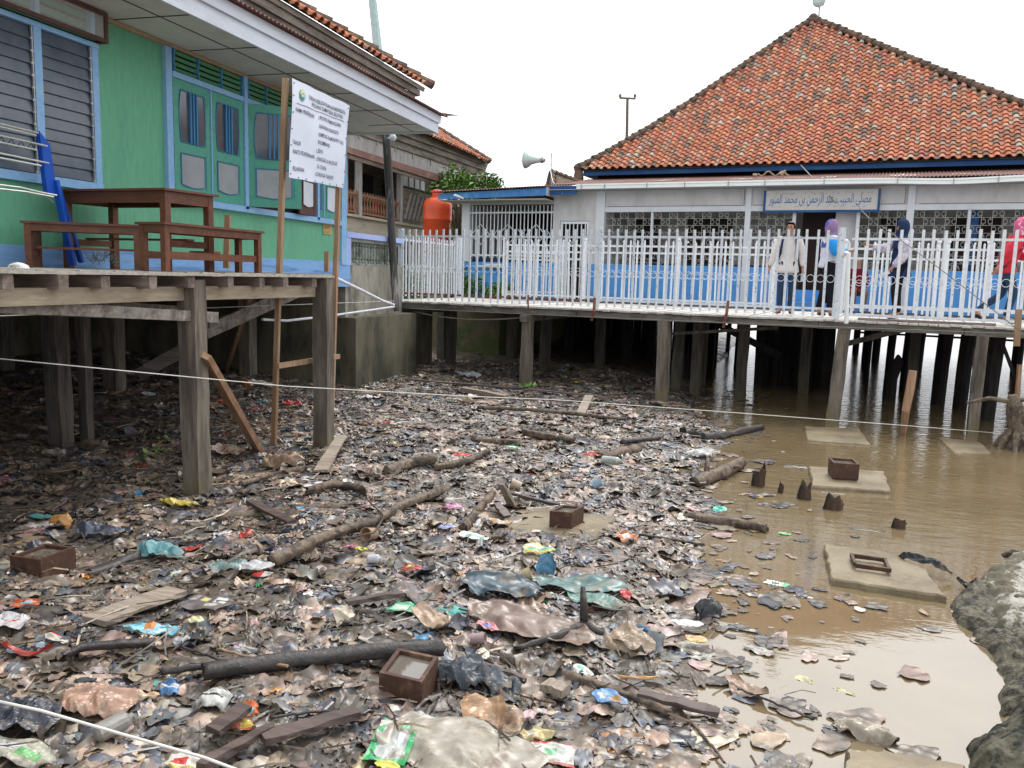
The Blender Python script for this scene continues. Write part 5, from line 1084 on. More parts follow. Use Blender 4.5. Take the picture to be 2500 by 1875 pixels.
# ================================================================== litter
def pal(bright=.05):
    r = random.random()
    if r < bright:
        c = random.choice([(.55,.06,.04), (.05,.30,.12), (.60,.42,.05), (.08,.30,.52), (.55,.20,.26), (.70,.70,.68), (.65,.65,.62), (.6,.25,.05), (.04,.32,.28), (.55,.58,.55)])
    else:
        r = random.random()
        if r < .26: c = (.33,.24,.17)
        elif r < .44: c = (.24,.165,.115)
        elif r < .55: c = (.13,.09,.065)
        elif r < .72: c = (.032,.036,.044)
        elif r < .84: c = (.11,.125,.145)
        elif r < .93: c = (.44,.36,.28)
        elif r < .97: c = (.36,.25,.24)
        else: c = (.52,.50,.46)
    k = random.uniform(.75, 1.3); return tuple(min(x*k*random.uniform(.93,1.07), .8) for x in c)
def crumple(c, la, lb, rot, tilt, amp, n=4, curl=0.0, seed=0.0, out=None, dome=0.0):
    """one crumpled sheet as a small grid: bent, creased, with an uneven outline"""
    R_ = Matrix.Rotation(rot, 3, 'Z') @ Matrix.Rotation(tilt, 3, 'X'); vs = []
    for i in range(n+1):
        for j in range(n+1):
            a, b_ = i/n-.5, j/n-.5; rr = 1+.28*noise.noise(Vector((a*2+seed, b_*2, seed*1.3))) 
            if out: e = max(abs(a), abs(b_))*2; rr *= 1-out*(abs(a*b_)*4)*e*.35
            rg = lambda k, o: 1-2*abs(noise.noise(Vector((a*k*max(.6, (la/.25)**.6)+seed+o+.5*math.sin(b_*5+seed), b_*k*max(.6, (lb/.25)**.6)*.6-seed, 3+o))))
            z = amp*(1.1*noise.noise(Vector((a*3+seed, b_*3-seed, 3)))+.55*rg(3, 0)+.26*rg(7, 4)*(.6+.8*noise.noise(Vector((a*3, b_*3, seed))))+.10*rg(15, 9)) + curl*((a*2)**2)*.5 + dome*.7*(.25-a*a-b_*b_)
            vs.append(c + R_ @ Vector((a*la*rr, b_*lb*rr, z)))
    return vs, [(i*(n+1)+j, (i+1)*(n+1)+j, (i+1)*(n+1)+j+1, i*(n+1)+j+1) for i in range(n) for j in range(n)]
def in_view(x, y, z=.1, mg=60):
    v = Vector((x, y, z))-CAM; f = v.dot(_F)
    if f < .5: return False
    X = 1250+FPX*v.dot(R2)/f; Y = 937.5-FPX*v.dot(U2)/f; return -mg*3 < X < 2500+mg*2 and Y < 1875+mg*3

# ground height sampled once on a grid, then read back quickly for the thousands of scattered pieces
GXN = np.arange(-11, 3.01, .04); GYN = np.arange(1.6, 18.01, .04)
GZN = np.array([[ground(float(x), float(y)) for y in GYN] for x in GXN])
def gnp(x, y):
    fx = np.clip((x+11)/.04, 0, len(GXN)-1.001); fy = np.clip((y-1.6)/.04, 0, len(GYN)-1.001); i = fx.astype(int); j = fy.astype(int); u = fx-i; v = fy-j
    return GZN[i,j]*(1-u)*(1-v)+GZN[i+1,j]*u*(1-v)+GZN[i,j+1]*(1-u)*v+GZN[i+1,j+1]*u*v
SHX = np.array([shore_x(float(y)) for y in GYN])
PALN = [((.35,.27,.205),.17), ((.26,.19,.14),.17), ((.15,.11,.08),.12), ((.030,.035,.046),.19), ((.095,.112,.14),.18), ((.45,.37,.29),.06), ((.36,.25,.24),.03), ((.55,.53,.50),.022), ((.20,.19,.17),.03)]
BRN_ = [(.55,.06,.04), (.05,.30,.12), (.60,.42,.05), (.08,.30,.52), (.55,.20,.26), (.70,.70,.68), (.66,.66,.64), (.6,.25,.05), (.04,.32,.28), (.62,.58,.5), (.60,.38,.42)]
LV, LF, LCc, LN = [], [], [], [0]
def project_ok(x, y, z=.1):
    vx, vy, vz = x-CAM.x, y-CAM.y, z-CAM.z; f = vx*_F.x+vy*_F.y+vz*_F.z
    X = 1250+FPX*(vx*R2.x+vy*R2.y+vz*R2.z)/np.maximum(f, .1); Y = 937.5-FPX*(vx*U2.x+vy*U2.y+vz*U2.z)/np.maximum(f, .1)
    return (f > .5) & (X > -350) & (X < 2750) & (Y < 2150)
def scatter(N, smin, smax, lift, brt, n, tilt=.10, amp=.10, y0=2.2, y1=17, pw=1.3, sk=2.0, float_=.30):
    y = y0+(y1-y0)*RNG.random(N)**pw; x = RNG.uniform(-10.4, 1.8, N)
    d = np.interp(y, GYN, SHX)-x; r = RNG.random(N)
    keep = project_ok(x, y) & np.where(d < 0, (r < np.exp(np.minimum(d, 0)*2.6)*np.where(y < 6, .75, float_)), np.where(d < .55, r < .5+.9*d, True))
    for (ex_, ey_, er_) in ((-1.42, 6.55, .48), (-1.20, 6.45, .3), (-1.45, 3.55, .24), (-4.15, 4.08, .17), (1.1, 6.4, .5), (1.2, 9.3, .55), (1.3, 12, .6)): keep &= (np.hypot(x-ex_, y-ey_) > er_) | (RNG.random(N) < .05)
    patch = np.sin(x*2.1+1.3*np.sin(y*1.3))*np.sin(y*1.7+1.1*np.sin(x*1.9+2)); keep &= (patch < .25) | (RNG.random(N) < np.where(smax > .25, .75, .38))
    x, y, d = x[keep], y[keep], d[keep]; K = len(x); s = smin+(smax-smin)*RNG.random(K)**sk; s = np.where(d < 0, s*.6, s)
    g = np.linspace(-.5, .5, n+1); A, B = np.meshgrid(g, g, indexing='ij'); A = A.ravel()[None]; B = B.ravel()[None]; c1 = lambda z: z[:, None]
    ph = RNG.uniform(0, 6.28, (K, 8)); fr = RNG.uniform(2.5, 7, (K, 4)); asp = RNG.uniform(.35, 1.0, K); rot = RNG.uniform(0, 6.28, K)
    rr = 1+.16*np.sin(A*5+c1(ph[:,0]))*np.cos(B*4+c1(ph[:,1]))+.10*np.sin(B*11+c1(ph[:,2])) - .5*np.abs(A*B)*4*np.maximum(np.abs(A), np.abs(B))*2*.4
    la, lb = A*rr*c1(s), B*rr*c1(s*asp); ct, st = c1(np.cos(rot)), c1(np.sin(rot)); wx = c1(x)+la*ct-lb*st; wy = c1(y)+la*st+lb*ct
    am = np.where(d > 0, amp, .02)*s
    z = c1(am)*(np.sin(A*c1(fr[:,0])*2+c1(ph[:,3]))*np.sin(B*c1(fr[:,1])*2+c1(ph[:,4]))+.6*np.abs(np.sin((A+B*.6)*c1(fr[:,2])*2+c1(ph[:,5])))-.2*np.sin(B*14+A*9+c1(ph[:,6])))
    tl = c1(np.where(d > 0, RNG.normal(0, tilt, K), 0)); curl = c1(np.where((RNG.random(K) < .13) & (d > 0) & (s < .3), RNG.uniform(.1, .4, K), 0)*s)*(2*A)**2*.5
    z = z+lb*tl+curl+np.maximum(gnp(wx, wy), 0)+c1(np.where(d > 0, RNG.random(K)*lift, .003+.008*RNG.random(K)))
    V = np.stack([wx, wy, z], -1).reshape(-1, 3); m = (n+1)**2
    f0 = np.array([(i*(n+1)+j, (i+1)*(n+1)+j, (i+1)*(n+1)+j+1, i*(n+1)+j+1) for i in range(n) for j in range(n)]); Fq = (f0[None]+(np.arange(K)*m)[:, None, None]).reshape(-1, 4)+LN[0]
    base = np.array([c for c, w in PALN])[RNG.choice(len(PALN), K, p=np.array([w for c, w in PALN])/sum(w for c, w in PALN))]
    br = np.array(BRN_)[RNG.integers(0, len(BRN_), K)]; base = np.where(c1(RNG.random(K) < brt), br, base)*RNG.uniform(.7, 1.3, (K, 1))*RNG.uniform(.93, 1.07, (K, 3))
    C_ = np.repeat(base[:, None], m, 1).reshape(-1, 3); LV.append(V); LF.append(Fq); LCc.append(np.minimum(C_, .8)); LN[0] += len(V); return K
k = scatter(9500, .22, .52, .010, .0, 12, .025, .035); k += scatter(22000, .12, .30, .022, .012, 9, .05, .05); k += scatter(17000, .05, .15, .032, .04, 5, .12, .10); k += scatter(10000, .02, .055, .04, .09, 2, .30, .15, pw=1.0, y0=4.5)
k += scatter(3000, .05, .15, .035, .09, 6, .14, .10, y0=2.2, y1=6.5, pw=1.0, sk=1.5)
V = np.concatenate(LV); Fq = np.concatenate(LF); Cc = np.concatenate(LCc); me = bpy.data.meshes.new('litter_carpet')
me.vertices.add(len(V)); me.vertices.foreach_set('co', V.astype(np.float32).ravel()); me.loops.add(Fq.size); me.loops.foreach_set('vertex_index', Fq.astype(np.int32).ravel()); me.polygons.add(len(Fq)); me.polygons.foreach_set('loop_start', np.arange(0, Fq.size, 4, dtype=np.int32)); me.polygons.foreach_set('loop_total', np.full(len(Fq), 4, np.int32)); me.polygons.foreach_set('use_smooth', np.ones(len(Fq), bool)); me.update(calc_edges=True)
at_ = me.color_attributes.new('Col', 'FLOAT_COLOR', 'POINT'); at_.data.foreach_set('color', np.concatenate([Cc, np.ones((len(Cc), 1))], 1).astype(np.float32).ravel()); me.materials.append(M['litter'])
LCo = bpy.data.objects.new('litter_carpet', me); COL.objects.link(LCo); tag(LCo, kind='stuff'); print('litter pieces', k, len(V))
tw = MB()
for _ in range(5200):   # twigs, strips and stalks
    y = 2.3+14*random.random()**1.3; x = random.uniform(-9, .4)
    if not in_view(x, y) or (shore_x(y)-x < 0 and random.random() < .85): continue
    L = random.uniform(.05, .30); a = random.uniform(0, 6.3); z = max(ground(x, y), 0)+random.uniform(.01,.06); c = Vector((x, y, z)); d = Vector((math.cos(a), math.sin(a), random.gauss(0,.10)))
    w = random.uniform(.002,.007); r = random.random()
    col = (.055,.045,.038) if r < .4 else (.17,.11,.07) if r < .75 else (.36,.28,.18)
    tw.tube([c, c+d*L*.5+Vector((random.gauss(0,.012), random.gauss(0,.012), random.gauss(0,.012))), c+d*L], w, 3, col)
tag(tw.build('twig_debris', M['litter'], smooth=False, fix=False), kind='stuff')
# ------------------------------------------------------------------ named pieces of rubbish
def gz_(x, y): return max(ground(x, y), 0)
def item(name, label, cat, px_, py_, la, lb, col, rot=0, tilt=.05, amp=.02, n=12, curl=0, dome=0, lift=.065, m='item', marks=(), out=.8, grp=None):
    p = PZ(px_, py_, .12); p = PZ(px_, py_, gz_(p.x, p.y)+lift-.01); q = MB(); sd = (px_*.013+py_*.007) % 40; n0 = n; n = n*2 if la > .15 else n+6; n = min(n, 44); amp = amp*.8
    vs, fs = crumple(p, la, lb, rot, tilt, amp, n, curl, sd, out, dome); g0 = gz_(p.x, p.y); vs = [v+Vector((0,0,gz_(v.x, v.y)-g0)) for v in vs]; q.add(vs, fs, col)
    vs2 = [v-Vector((0,0,.003)) for v in vs]; q.add(vs2, [tuple(reversed(f)) for f in fs], col)
    for (i0, i1, j0, j1, c2) in marks:   # printed areas: recolour whole cells
        for k, f in enumerate(fs):
            i, j = k//n, k % n
            if i0 <= i/n < i1 and j0 <= j/n < j1: q.c[k] = c2
    o = q.build(name, M[m], smooth=(la > .5), fix=False); return tag(o, label, cat, grp)
WHT, CRM, GRN, TEA, NAV, BLK_, RED, YEL, SKY, PNK, BRN, TAN, ORG = (.66,.66,.66), (.50,.43,.34), (.05,.33,.16), (.09,.18,.17), (.045,.10,.135), (.025,.027,.033), (.50,.035,.03), (.60,.48,.10), (.22,.52,.66), (.58,.22,.26), (.20,.13,.09), (.33,.245,.175), (.60,.19,.04)
D = 1.13  # overview pixels -> photo pixels
item('cloth', 'dark teal cloth spread in the middle of the rubbish', 'cloth', 1225, 1440, .56, .32, (.035,.07,.095), .2, .03, .05, 18)
item('cloth', 'grey green trousers lying flat right of the dark teal cloth', 'cloth', 1400, 1428, .66, .30, TEA, .15, .02, .03, 18)
item('cloth', 'end of the grey green trousers folded towards the red packet', 'cloth', 1455, 1462, .40, .20, (.11,.22,.19), -.3, .02, .03, 14)
item('broken_bowl', 'upright piece of a broken blue plastic bowl', 'bowl', 1334, 1376, .14, .13, (.06,.22,.36), .2, 1.2, .012, 8, .08, lift=.08)
item('wrapper', 'yellow wrapper with a green stripe beside the blue bowl piece', 'wrapper', 1315, 1342, .25, .17, YEL, .3, .05, .02, 10, marks=((0, 1, .35, .6, (.2,.5,.3)), (.1,.7,.62,.8,WHT)))
item('milk_carton', 'flattened white carton with print near the yellow wrapper', 'carton', 1160, 1310, .24, .16, (.62,.66,.62), .2, .08, .02, 10, marks=((.2,.8,.3,.7,(.3,.5,.4)),))
item('wrapper', 'green printed packet lying alone in the middle foreground', 'wrapper', 985, 1484, .17, .10, (.10,.42,.24), -.05, .03, .01, 10, marks=((.15,.7,.25,.75,(.55,.66,.55)),), out=0)
item('wrapper', 'bright green wrapper with a white centre at the bottom edge', 'wrapper', 962, 1812, .17, .26, (.04,.36,.13), .1, .1, .02, 12, marks=((.15,.85,.12,.86,(.42,.44,.42)), (.55,.75,.5,.8,WHT)), out=0)
item('wrapper', 'yellow end of a green wrapper cut by the bottom edge', 'wrapper', 945, 1868, .10, .05, (.62,.58,.10), .1, .05, .008, 6)
item('milk_pouch', 'white packet with red print at the bottom centre', 'wrapper', 1345, 1838, .19, .13, (.64,.62,.58), .1, .08, .015, 12, marks=((0,1,0,.12,RED), (0,1,.88,1,RED), (.3,.6,.35,.65,(.2,.45,.25))), out=0)
item('sheet', 'large pale muddy plastic sheet in the bottom centre', 'plastic sheet', 1120, 1815, .78, .40, (.33,.30,.24), .1, .03, .035, 24, dome=.05)
item('sheet', 'brown folded paper standing up behind the pale sheet', 'paper', 1178, 1745, .22, .2, (.46,.29,.17), .3, .5, .03, 8, .12)
item('sheet', 'pale brown paper folded against the bottom sheet', 'paper', 1220, 1760, .25, .2, (.36,.25,.17), -.5, .35, .04, 10)
item('plastic_bag', 'dark grey plastic bag swollen beside the water filled box', 'bag', 1150, 1655, .42, .28, (.055,.068,.085), .1, .05, .07, 20, dome=.2)
item('plastic_bag', 'dark grey bag flap right of the swollen bag', 'bag', 1225, 1680, .2, .24, (.07,.085,.10), .3, .2, .04, 12)
item('plastic_bag', 'white bag lying on the mud near the left end of the driftwood branch', 'bag', 1710, 1108, .34, .2, (.62,.62,.60), .5, .05, .05, 14, dome=.12)
item('plastic_bag', 'crumpled white printed bag at the left end of the foreground rubbish', 'bag', 22, 1520, .2, .18, (.55,.53,.54), .2, .1, .03, 12, marks=((.4,.7,.4,.6,RED),))
item('plastic_bag', 'light blue and white printed bag beside the pale plank', 'bag', 378, 1540, .27, .16, (.20,.50,.62), .35, .1, .03, 14, marks=((.3,.5,.4,.8,ORG), (.55,.8,.2,.5,(.55,.62,.62))))
item('plastic_bag', 'teal blue bag wrapped over the end of a log at the left', 'bag', 392, 1345, .3, .17, (.13,.32,.35), .3, .1, .05, 14, dome=.15)
item('plastic_bag', 'pale teal plastic film near the boulder side of the teal bag', 'bag', 560, 1380, .3, .16, (.18,.28,.27), .1, .05, .03, 12) 
item('plastic_bag', 'round brown crumpled bag in the lower left rubbish', 'bag', 232, 1715, .34, .27, (.38,.23,.16), .2, .05, .05, 20, dome=.25)
item('plastic_bag', 'black plastic bag heap at the lower left edge', 'bag', 45, 1760, .36, .26, (.035,.04,.055), .4, .05, .07, 18, dome=.2)
item('plastic_bag', 'dark blue grey bag under the pale box frame side of the yellow wrapper', 'bag', 250, 1300, .40, .2, (.06,.075,.11), .1, .05, .06, 16, dome=.1)
item('plastic_bag', 'black crumpled bag at the edge of the water', 'bag', 1730, 1492, .18, .12, BLK_, .4, .1, .05, 12, dome=.3)
item('plastic_bag', 'yellow thin bag floating in the grey puddle', 'bag', 1965, 1662, .12, .06, (.62,.60,.25), -.6, .02, .012, 10, lift=.006)
item('plastic_bag', 'end of the yellow bag floating nearest the boulder', 'bag', 2060, 1690, .13, .035, (.66,.63,.34), -.55, .02, .012, 10, lift=.006)
item('wrapper', 'white and green packet floating near the large pale slab', 'wrapper', 1898, 1427, .17, .08, (.62,.68,.60), -.3, .04, .012, 10, lift=.01, marks=((.7,1,0,1,(.10,.42,.20)), (.35,.5,.3,.7,YEL)), out=0)
item('wrapper', 'pale blue wrapper floating above the white and green packet', 'wrapper', 1862, 1378, .13, .04, (.30,.50,.68), .1, .02, .006, 8, lift=.006)
item('foam_piece', 'flat white foam piece floating near the green packet', 'foam', 1960, 1457, .12, .04, (.62,.62,.58), -.1, .02, .004, 6, lift=.012)
item('wrapper', 'white torn paper with a purple edge lying at the puddle', 'paper', 1677, 1523, .20, .09, (.72,.72,.75), -.1, .06, .015, 10, marks=((0,.2,0,.2,(.2,.15,.4)),))
item('wrapper', 'yellow and orange packet half in the puddle', 'wrapper', 1700, 1560, .13, .08, (.66,.50,.12), -.15, .05, .01, 8, marks=((0,1,.4,.7,(.66,.28,.18)),))
item('wrapper', 'teal green packet standing out at the right edge of the rubbish', 'wrapper', 1756, 1243, .13, .10, (.02,.40,.30), .3, .35, .012, 8)
item('wrapper', 'red and white striped packet left of the teal packet', 'wrapper', 1692, 1243, .16, .06, (.60,.15,.12), -.3, .15, .01, 8, marks=((0,1,.4,.7,WHT),))
item('wrapper', 'green and yellow packet floating by the smooth log', 'wrapper', 1915, 1304, .11, .07, (.03,.34,.12), -.1, .03, .01, 8, lift=.01, marks=((0,1,.75,1,YEL),))
item('wrapper', 'small green packet in the far rubbish near the blue bottle', 'wrapper', 1250, 1092, .16, .09, (.06,.42,.16), .0, .1, .012, 8, marks=((.3,.7,.3,.7,WHT),))
item('wrapper', 'red wrapper beside the muddy root mat', 'wrapper', 1443, 1110, .22, .10, (.55,.09,.07), .1, .15, .02, 8)
item('wrapper', 'red cloth scrap in the far rubbish left of the long log', 'wrapper', 1128, 1112, .2, .09, (.55,.06,.05), .1, .15, .02, 8)
item('wrapper', 'crumpled red bag near the corner post of the deck', 'wrapper', 712, 986, .26, .14, (.55,.06,.06), .3, .2, .04, 10)
item('wrapper', 'red packet next to the grey green trousers', 'wrapper', 1528, 1450, .08, .08, (.55,.03,.03), .1, .4, .01, 6)
item('wrapper', 'pink and blue printed packet at the tip of the forked branch', 'wrapper', 1190, 1530, .15, .09, (.58,.22,.22), -.4, .1, .015, 10, marks=((.2,.6,.3,.7,(.15,.2,.45)),))
item('wrapper', 'pink plastic wrapper above the long driftwood log', 'wrapper', 1105, 1238, .18, .09, (.60,.28,.42), .3, .2, .03, 10)
item('wrapper', 'blue white packet below the pink wrapper', 'wrapper', 1092, 1288, .15, .07, (.32,.36,.58), .3, .1, .02, 8)
item('wrapper', 'small yellow black label between logs in the middle', 'wrapper', 882, 1340, .10, .05, (.60,.62,.10), -.2, .1, .01, 6, marks=((.3,.6,.3,.7,BLK_),))
item('wrapper', 'pink magenta scrap right of the big driftwood log', 'wrapper', 858, 1336, .12, .05, (.60,.22,.32), .1, .1, .02, 6)
item('wrapper', 'red scrap below the pale bag in the middle left', 'wrapper', 600, 1305, .10, .07, (.55,.08,.05), .3, .2, .03, 6)
item('wrapper', 'orange and red wrapper by the dark box frame at the left', 'wrapper', 62, 1475, .15, .07, (.60,.16,.06), .6, .4, .03, 8, marks=((.3,.7,.3,.6,SKY),))
item('wrapper', 'yellow stained bag in the left middle ground', 'wrapper', 440, 1232, .34, .13, (.52,.42,.08), .1, .05, .04, 12)
item('wrapper', 'small orange net bag at the left', 'wrapper', 150, 1278, .18, .11, (.55,.28,.08), .1, .15, .05, 10, dome=.3)
item('wrapper', 'teal foil scrap at the left beside a curved cable', 'wrapper', 98, 1262, .2, .09, (.12,.34,.32), .2, .1, .02, 8)
item('wrapper', 'white foil sheet with paper labels lying left of the middle', 'wrapper', 500, 1472, .28, .16, (.16,.14,.145), -.05, .06, .01, 10, out=0, marks=((.1,.25,.6,.9,WHT), (.35,.5,.6,.9,(.6,.55,.2)), (.62,.9,.55,.9,WHT), (.6,.85,.15,.45,(.62,.62,.62))))
item('wrapper', 'green foil and yellow label piece beside the labelled foil', 'wrapper', 478, 1512, .09, .06, (.62,.60,.35), 0, .1, .01, 6)
item('wrapper', 'white packet with red line at the left side of the middle', 'wrapper', 640, 1404, .16, .06, (.62,.58,.56), .1, .1, .01, 8, marks=((0,.5,0,1,RED),))
item('plastic_bag', 'pale grey folded newspaper at the end of the long driftwood log', 'paper', 625, 1383, .24, .13, (.52,.52,.53), .3, .08, .02, 12)
item('paper_cone', 'pale folded cardboard pointing up in the centre foreground', 'cardboard', 1060, 1520, .30, .14, (.46,.34,.24), -.5, .3, .03, 10, .1)
item('paper_cone', 'pale cardboard with a red tip in the middle left', 'cardboard', 850, 1515, .18, .12, (.55,.48,.38), -.6, .25, .03, 8, .1)
item('paper_cone', 'tan crumpled paper bag right of the forked branch', 'paper', 1540, 1568, .28, .22, (.38,.29,.21), .2, .3, .05, 12, dome=.1)
item('wrapper', 'small blue crumpled packet left of the water filled box', 'wrapper', 415, 1680, .09, .09, (.10,.25,.50), .6, .5, .03, 8, marks=((0,1,.4,.6,WHT),))
item('wrapper', 'crumpled white printed paper in the lower left', 'paper', 522, 1708, .17, .13, (.58,.58,.55), .2, .1, .03, 12, dome=.2, marks=((.2,.8,.3,.4,BLK_), (.3,.9,.6,.7,BLK_)))
item('wrapper', 'orange white wrapper left of the crumpled white paper', 'wrapper', 352, 1700, .13, .07, (.60,.42,.26), .3, .15, .02, 8, marks=((.2,.6,.2,.6,WHT),))
item('wrapper', 'orange torn packet above the red and yellow packet', 'wrapper', 606, 1735, .10, .08, (.62,.15,.04), .1, .25, .02, 8, marks=((.3,.7,.3,.7,SKY),))
item('wrapper', 'red and yellow packet above the narrow dark plank', 'wrapper', 592, 1772, .12, .07, (.52,.12,.05), .4, .2, .02, 8, marks=((.4,.9,.3,.9,YEL),))
item('wrapper', 'blue and white printed pouch in the right foreground', 'wrapper', 1490, 1705, .19, .10, (.16,.32,.58), -.4, .1, .02, 12, marks=((.5,.8,.3,.7,(.5,.3,.15)), (.1,.35,.3,.6,WHT)))
item('wrapper', 'white and green card piece above the blue pouch', 'wrapper', 1423, 1638, .12, .08, (.66,.64,.60), -.2, .15, .01, 8, marks=((.2,.5,.4,.9,(.1,.4,.25)),))
item('wrapper', 'white yellow card scrap right of the dark bag flap', 'wrapper', 1177, 1598, .08, .10, (.66,.62,.50), .1, .2, .01, 6)
item('wrapper', 'orange pencil like wrapper in the right foreground', 'wrapper', 1562, 1655, .20, .02, (.62,.34,.12), .2, .1, .01, 8)
item('wrapper', 'silver blue torn foil right of the forked branch', 'wrapper', 1565, 1540, .11, .05, (.15,.32,.50), .1, .1, .03, 8, marks=((.3,.6,.3,.7,WHT),))
item('wrapper', 'yellow white crumpled packet near the bottom centre', 'wrapper', 1312, 1798, .16, .08, (.60,.50,.25), .2, .2, .03, 10, marks=((.2,.5,.3,.7,WHT),))
item('wrapper', 'small pink and white label near the bottom centre sheet', 'wrapper', 1292, 1745, .06, .09, (.62,.42,.45), .1, .1, .01, 6)
item('wrapper', 'white yellow packet at the bottom left edge of the rope', 'wrapper', 448, 1862, .16, .10, (.62,.60,.52), .3, .1, .02, 10, marks=((.2,.6,.3,.7,RED), (0,1,0,.2,YEL)))
item('wrapper', 'pale green and white printed bag at the bottom left corner', 'bag', 45, 1838, .34, .15, (.42,.42,.34), .1, .05, .03, 14, marks=((.5,.8,.2,.5,(.15,.4,.15)), (.2,.5,.5,.8,WHT)))
item('wrapper', 'red yellow snack wrapper lying above the tan folded sheets', 'wrapper', 1005, 1388, .16, .08, (.50,.12,.10), .1, .2, .03, 8, marks=((.3,.6,.3,.7,(.45,.5,.08)),))
item('wrapper', 'yellow and orange wrappers against the leaning stake near the slab', 'wrapper', 1225, 1278, .22, .09, (.62,.42,.22), -.1, .1, .03, 8, marks=((.3,.6,.3,.7,WHT),))
item('wrapper', 'orange and white wrapper at the right end of the wet slab', 'wrapper', 1530, 1312, .18, .12, (.55,.22,.10), .6, .3, .04, 10, marks=((.3,.6,.3,.7,WHT),))
item('wrapper', 'black and red tray edge in front of the wet slab', 'wrapper', 1452, 1338, .26, .04, (.06,.012,.012), -.03, .3, .01, 8)
item('wrapper', 'red long plastic strip at the left foreground', 'wrapper', 68, 1595, .26, .035, (.38,.04,.03), .3, .1, .01, 8, .1)
item('wrapper', 'pale white card with red line left of the corrugated hose', 'wrapper', 140, 1558, .17, .05, (.62,.58,.50), -.1, .1, .01, 8, marks=((0,1,.8,1,RED),))
item('wrapper', 'white paper scrap lying under the deck near the second row post', 'paper', 363, 963, .22, .09, (.66,.68,.74), .1, .2, .02, 6)
item('wrapper', 'pale curved cardboard under the deck right of the brown block', 'cardboard', 640, 935, .40, .12, (.50,.46,.38), .3, .2, .03, 8)
item('wrapper', 'brown rounded foam block under the deck', 'block', 603, 937, .26, .14, (.34,.17,.06), -.4, .4, .03, 8, dome=.3, lift=.12)
item('plastic_sheet', 'grey translucent sheet in the far rubbish under the boardwalk', 'plastic sheet', 1146, 915, .5, .22, (.24,.27,.30), -.1, .1, .05, 10, dome=.15, lift=.1)
item('plastic_sheet', 'tan wide folded sheet lying in the far rubbish', 'plastic sheet', 1170, 985, .85, .22, (.34,.25,.185), -.1, .1, .06, 14)
item('plastic_sheet', 'brown crumpled sheet at the foot of the left sign pole', 'plastic sheet', 690, 1128, .50, .18, (.36,.25,.17), -.1, .15, .08, 12, dome=.2)
item('plastic_sheet', 'tan wet sheet between the nearest post and the slanting timber', 'plastic sheet', 550, 1100, .40, .26, (.34,.25,.19), .1, .1, .04, 12)
item('plastic_sheet', 'large brown wet sheet in the middle foreground left of the forked branch', 'plastic sheet', 1290, 1520, .85, .34, (.21,.145,.115), -.15, .03, .04, 22)
item('plastic_sheet', 'pale crumpled plastic above the bottom rope', 'plastic sheet', 605, 1640, .3, .22, (.38,.29,.24), .3, .1, .06, 16, dome=.2) if False else None
item('plastic_sheet', 'brown leaf like sheet with a curled rim in the puddle', 'plastic sheet', 1820, 1690, .24, .15, (.28,.185,.125), -.6, .06, .02, 12, .08, lift=.012)
item('plastic_sheet', 'thin pale film heap at the bottom right beside the slab corner', 'plastic sheet', 2110, 1790, .30, .14, (.40,.35,.28), -.3, .08, .05, 14, dome=.15, lift=.02)
item('plastic_sheet', 'pale ringed film lying at the top of the grey puddle', 'plastic sheet', 1850, 1590, .20, .09, (.38,.35,.32), -.4, .04, .02, 12, lift=.012)
item('plastic_sheet', 'crumpled black bag strip along the large pale slab', 'plastic sheet', 2260, 1378, .46, .07, (.05,.055,.06), -.7, .1, .05, 14, dome=.2, lift=.07)
item('plastic_sheet', 'black curled rubber piece in the water by the slab corner', 'rubber', 2360, 1432, .13, .07, (.05,.045,.04), -.2, .3, .03, 8, .1, lift=.03)
item('cloth', 'black cloth scraps floating left of the box slab', 'cloth', 1945, 1142, .30, .09, (.055,.065,.085), -.1, .03, .02, 10, lift=.006)
item('cloth', 'long dark film floating near the lone triangular stump', 'cloth', 2120, 1296, .38, .04, (.05,.055,.06), .05, .02, .01, 10, lift=.006)
item('cloth', 'dark shredded film floating in front of the box slab', 'cloth', 2030, 1205, .26, .05, (.07,.075,.08), -.05, .03, .01, 8, lift=.006)
item('cloth', 'blue black film scraps floating below the pointed stump', 'cloth', 1925, 1232, .18, .06, (.06,.07,.09), -.2, .03, .015, 8, lift=.006)
def cyl(name, label, cat, px_, py_, r, L, rot, col, lift=.05, tilt=.1, r2=None, open_=False, m='item'):
    p = PZ(px_, py_, .12); p = PZ(px_, py_, gz_(p.x, p.y)+lift); d = Vector((math.cos(rot)*math.cos(tilt), math.sin(rot)*math.cos(tilt), math.sin(tilt))); r2 = r2 or r; q = MB(); q.cur = col
    if open_: q.lathe(p, [(r*.85, 0), (r, 0), (r2, L), (r2*1.08, L), (r2*1.08, L*.96), (r2*.9, L*.95), (r*.8, L*.1)], 16, d)
    else: q.lathe(p, [(r*.5, 0), (r, .01), (r, L*.75), (r*.9, L*.8), (r2*.4, L*.92), (r2*.4, L)], 14, d)
    return tag(q.build(name, M[m], smooth=False), label, cat)
cyl('paper_cup', 'pale brown paper cup lying on the teal cloth with its rim up', 'cup', 1262, 1412, .035, .10, .3, (.50,.40,.24), .05, .4, .046, True)
cyl('paper_cup', 'tan paper cup lying on its side above the wet slab', 'cup', 1272, 1188, .04, .10, 3.3, (.44,.34,.25), .06, .3, .05, True)
cyl('paper_cup', 'white plastic cup lying beside the leaning stake near the slab', 'cup', 1248, 1212, .035, .09, .1, (.66,.64,.60), .05, .05, .04, True)
cyl('paper_cup', 'brown cup lying open towards the viewer by the long log', 'cup', 913, 1303, .045, .10, -1.8, (.40,.26,.16), .06, .2, .05, True)
cyl('paper_cup', 'pink brown tube standing in the mud right of the folded cardboard', 'cup', 1150, 1560, .03, .08, .1, (.36,.25,.25), .05, .15, .03, True)
cyl('plastic_bottle', 'small bottle with a blue cap in the middle left', 'bottle', 896, 1365, .03, .10, .2, (.50,.52,.55), .05, .1)
